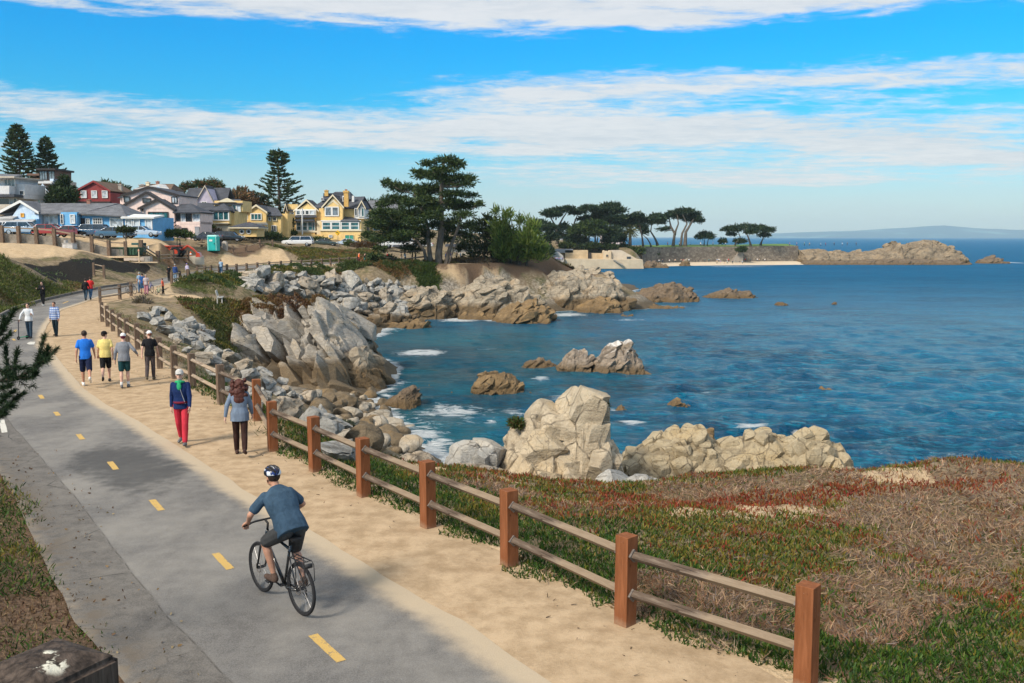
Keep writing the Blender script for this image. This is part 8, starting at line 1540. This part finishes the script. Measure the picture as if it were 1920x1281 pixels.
# ---- small figures further along the path and on the beach
def small(name_label, p, H, heading, tc, bc, hc=HAIRBR, sit=False, group=None):
    root = thing('person', name_label, 'person', p, R(heading), group); J = walk(H, legs=((82, 84), (78, 80)) if sit else ((14, 5), (-14, 18)), arms=((20, 12, 30), (-10, 12, 20)), lean=6)
    b = MB(); X_ = Vector((1, 0, 0)); h = H; cap(b, J['sh'], J['head'], .034*h, .036*h, 6); b.ball(J['head'], (.046*h, .056*h, .065*h), 8, 6)
    for i in (0, 1): cap(b, J['hip%d' % i], J['kn%d' % i], .045*h, .032*h, 6); cap(b, J['kn%d' % i], J['an%d' % i], .032*h, .02*h, 6); cap(b, J['heel%d' % i], J['toe%d' % i], .022*h, .018*h, 6); cap(b, J['el%d' % i], J['wr%d' % i], .022*h, .016*h, 6); cap(b, J['wr%d' % i], J['wr%d' % i]+(J['wr%d' % i]-J['el%d' % i]).normalized()*.07*h, .016*h, .01*h, 6); cap(b, J['sh%d' % i], J['el%d' % i], .03*h, .024*h, 6)
    for s in (-1, 1): cap(b, J['pel']+X_*s*.03*h, J['sh']+X_*s*.04*h, .05*h, .05*h, 6)
    fuse('body', b, SKIN2, root, .05)
    q = MB()
    for s in (-1, 1): cap(q, J['pel']+X_*s*.045*h, J['chest']+X_*s*.045*h, .066*h, .068*h, 6); cap(q, J['chest']+X_*s*.045*h, J['sh']+X_*s*.075*h-Vector((0, 0, .02*h)), .066*h, .05*h, 6)
    for i in (0, 1): cap(q, J['sh%d' % i], J['el%d' % i], .042*h, .036*h, 6)
    fuse('shirt', q, tc, root, .045); q = MB()
    for i in (0, 1): cap(q, J['hip%d' % i], J['kn%d' % i], .06*h, .045*h, 6); cap(q, J['kn%d' % i], J['kn%d' % i].lerp(J['an%d' % i], .85), .044*h, .034*h, 6)
    for s in (-1, 1): cap(q, J['pel']+X_*s*.03*h-Vector((0, 0, .02*h)), J['pel']+X_*s*.04*h, .07*h, .066*h, 6)
    fuse('trousers', q, bc, root, .045); q = MB(); q.ball(J['head']+Vector((0, -.012*h, .02*h)), (.052*h, .060*h, .055*h), 8, 6); q.build('hair', hc, root, True); return root
OR_, WH_, RD_ = C_('orange jersey', (.75, .16, .05)), C_('white cloth', (.68, .68, .67)), C_('red cloth', (.55, .03, .03)); TL_, GN_, PB_ = C_('teal cloth', (.04, .20, .22)), C_('dark green cloth', (.012, .05, .055)), C_('pale blue cloth', (.30, .42, .55)); DP = C_('dusty purple cloth', (.22, .17, .30)); TN = C_('tan cloth', (.45, .33, .22))
for lab, u, v, hh, hg, tc, bc in [('cyclist in orange on the far path',673,494,1.75,-60,OR_,BLK),('person in black on the far path right of the orange cyclist',684,495,1.7,-60,BLK,TL_),('cyclist in white on the far path',700,494,1.75,-60,WH_,BLK),('cyclist in red on the far path',726,494,1.75,-60,RD_,BLK),('pale dressed walker left of a pair on the far path',753,493,1.65,70,TN,WH_),('walker in pale blue, right one of a pair on the far path',760,493,1.75,70,PB_,DKB),('walker in black, left of a close pair on the far path',773,493,1.7,-70,BLK,GN_),('walker in dark green, right of a close pair on the far path',779,493,1.75,-70,GN_,DKB),('person in black with a pushchair on the far path',797,492,1.7,80,BLK,BLK),('walker in blue right of the big cypress trunk',836,492,1.72,-50,C_('royal blue cloth', (.025, .09, .26)),BLK),('walker in dusty purple right of the big cypress trunk',846,491,1.7,60,DP,DKB),('walker in tan right of the big cypress trunk',856,490,1.7,-30,TN,BLK),('person in white by the dark pushchair right of the big cypress',864,491,1.72,90,WH_,PB_)]:
    small(lab, gp(u, v, .03), hh, hg, tc, bc)
for lab, u, fc in [('bicycle of the orange cyclist',671,'red bicycle paint'),('bicycle of the white cyclist',699,'black bicycle paint'),('bicycle of the red cyclist',725,'black bicycle paint')]:
    a = gp(u-2.5, 494.5, .03); b_ = gp(u+4.5, 494.5, .03); bike('far small '+lab+' on the far path', a, a+(b_-a)/np.linalg.norm(b_-a)*1.07, paint(fc, (.4, .04, .03) if 'red' in fc else (.02, .022, .025)), 'bicycles on the far path', detail=False)
def pushchair(lab, u, v):
    t = thing('pushchair', lab, 'pushchair', gp(u, v, .03), R(-80)); q = MB(); q.tube([(-.25, -.3, .15), (-.25, .1, .6), (-.25, -.45, 1.0)], .03, 5); q.tube([(.25, -.3, .15), (.25, .1, .6), (.25, -.45, 1.0)], .03, 5); q.build('frame', DARKP, t); q = MB(); q.box((0, 0, .5), (.45, .7, .3), (.4, 0, 0)); q.box((0, -.15, .85), (.45, .4, .3), (.7, 0, 0)); q.build('seat', BLK, t, bevel=.05)
    for x in (-.27, .27):
        for y in (-.35, .35): q = MB(); q.torus((0, 0, 0), .10, .03, (1, 0, 0), 12, 6); q.build('wheel', TYRE, t, True, loc=(x, y, .13))
pushchair('dark pushchair pushed along the far path', 801, 492.5); pushchair('dark pushchair right of the big cypress', 868, 491.5)
PALB = [WH_, BLK, RD_, DP, TN, PB_, DKB, TL_]
rg = random.Random(12)
for i in range(11): u = 1029+i*2.6+rg.uniform(-.8, .8); p = gy(u, 490+rg.uniform(-.6, .8), 318); small('purple clad person in the crowd sitting before the pale arched shelter', p, 1.6, 180, DP if i % 3 else PB_, DKB, sit=False, group='people before the pale arched shelter')
for i in range(24):
    u = 1216+i*9.6+rg.uniform(-4, 4); Yb = float(np.interp(u, [1204,1240,1290,1345,1385,1440], [349,359,368,373,375,379])); p = gy(u, 492, Yb); p[2] = SEA-.25+1.25*.92
    small('beachgoer near the foot of the dark sea wall', p, rg.uniform(1.5, 1.8), rg.uniform(0, 360), rg.choice(PALB), rg.choice([BLK, DKB, NAVY]), group='people on the far beach')
for i in range(8): u = 1344+i*7+rg.uniform(-2, 2); p = gy(u, 494, 368); p[2] = SEA-.25+.62; small('bather at the water edge of the far beach', p, rg.uniform(1.4, 1.75), rg.uniform(0, 360), rg.choice(PALB), rg.choice([BLK, DKB, SKIN2]), group='bathers on the far beach')
for i in range(16):
    u = 1396+i*14+rg.uniform(-5, 5) if i > 5 else 1250+i*22+rg.uniform(-5, 5); Yb = 388 if i > 5 else 380; z = tz1((u-CX)/F*Yb, Yb); p = gy(u, 462, Yb); p[2] = max(z, .8) if i > 5 else 1.0
    if u < 1620: small('small figure standing on top of the sea wall or the rocks behind it', p, rg.uniform(1.6, 1.8), rg.uniform(0, 360), rg.choice(PALB), rg.choice([BLK, DKB, NAVY]), group='people along the top of the sea wall')
bpy.data.scenes.remove(TMP)
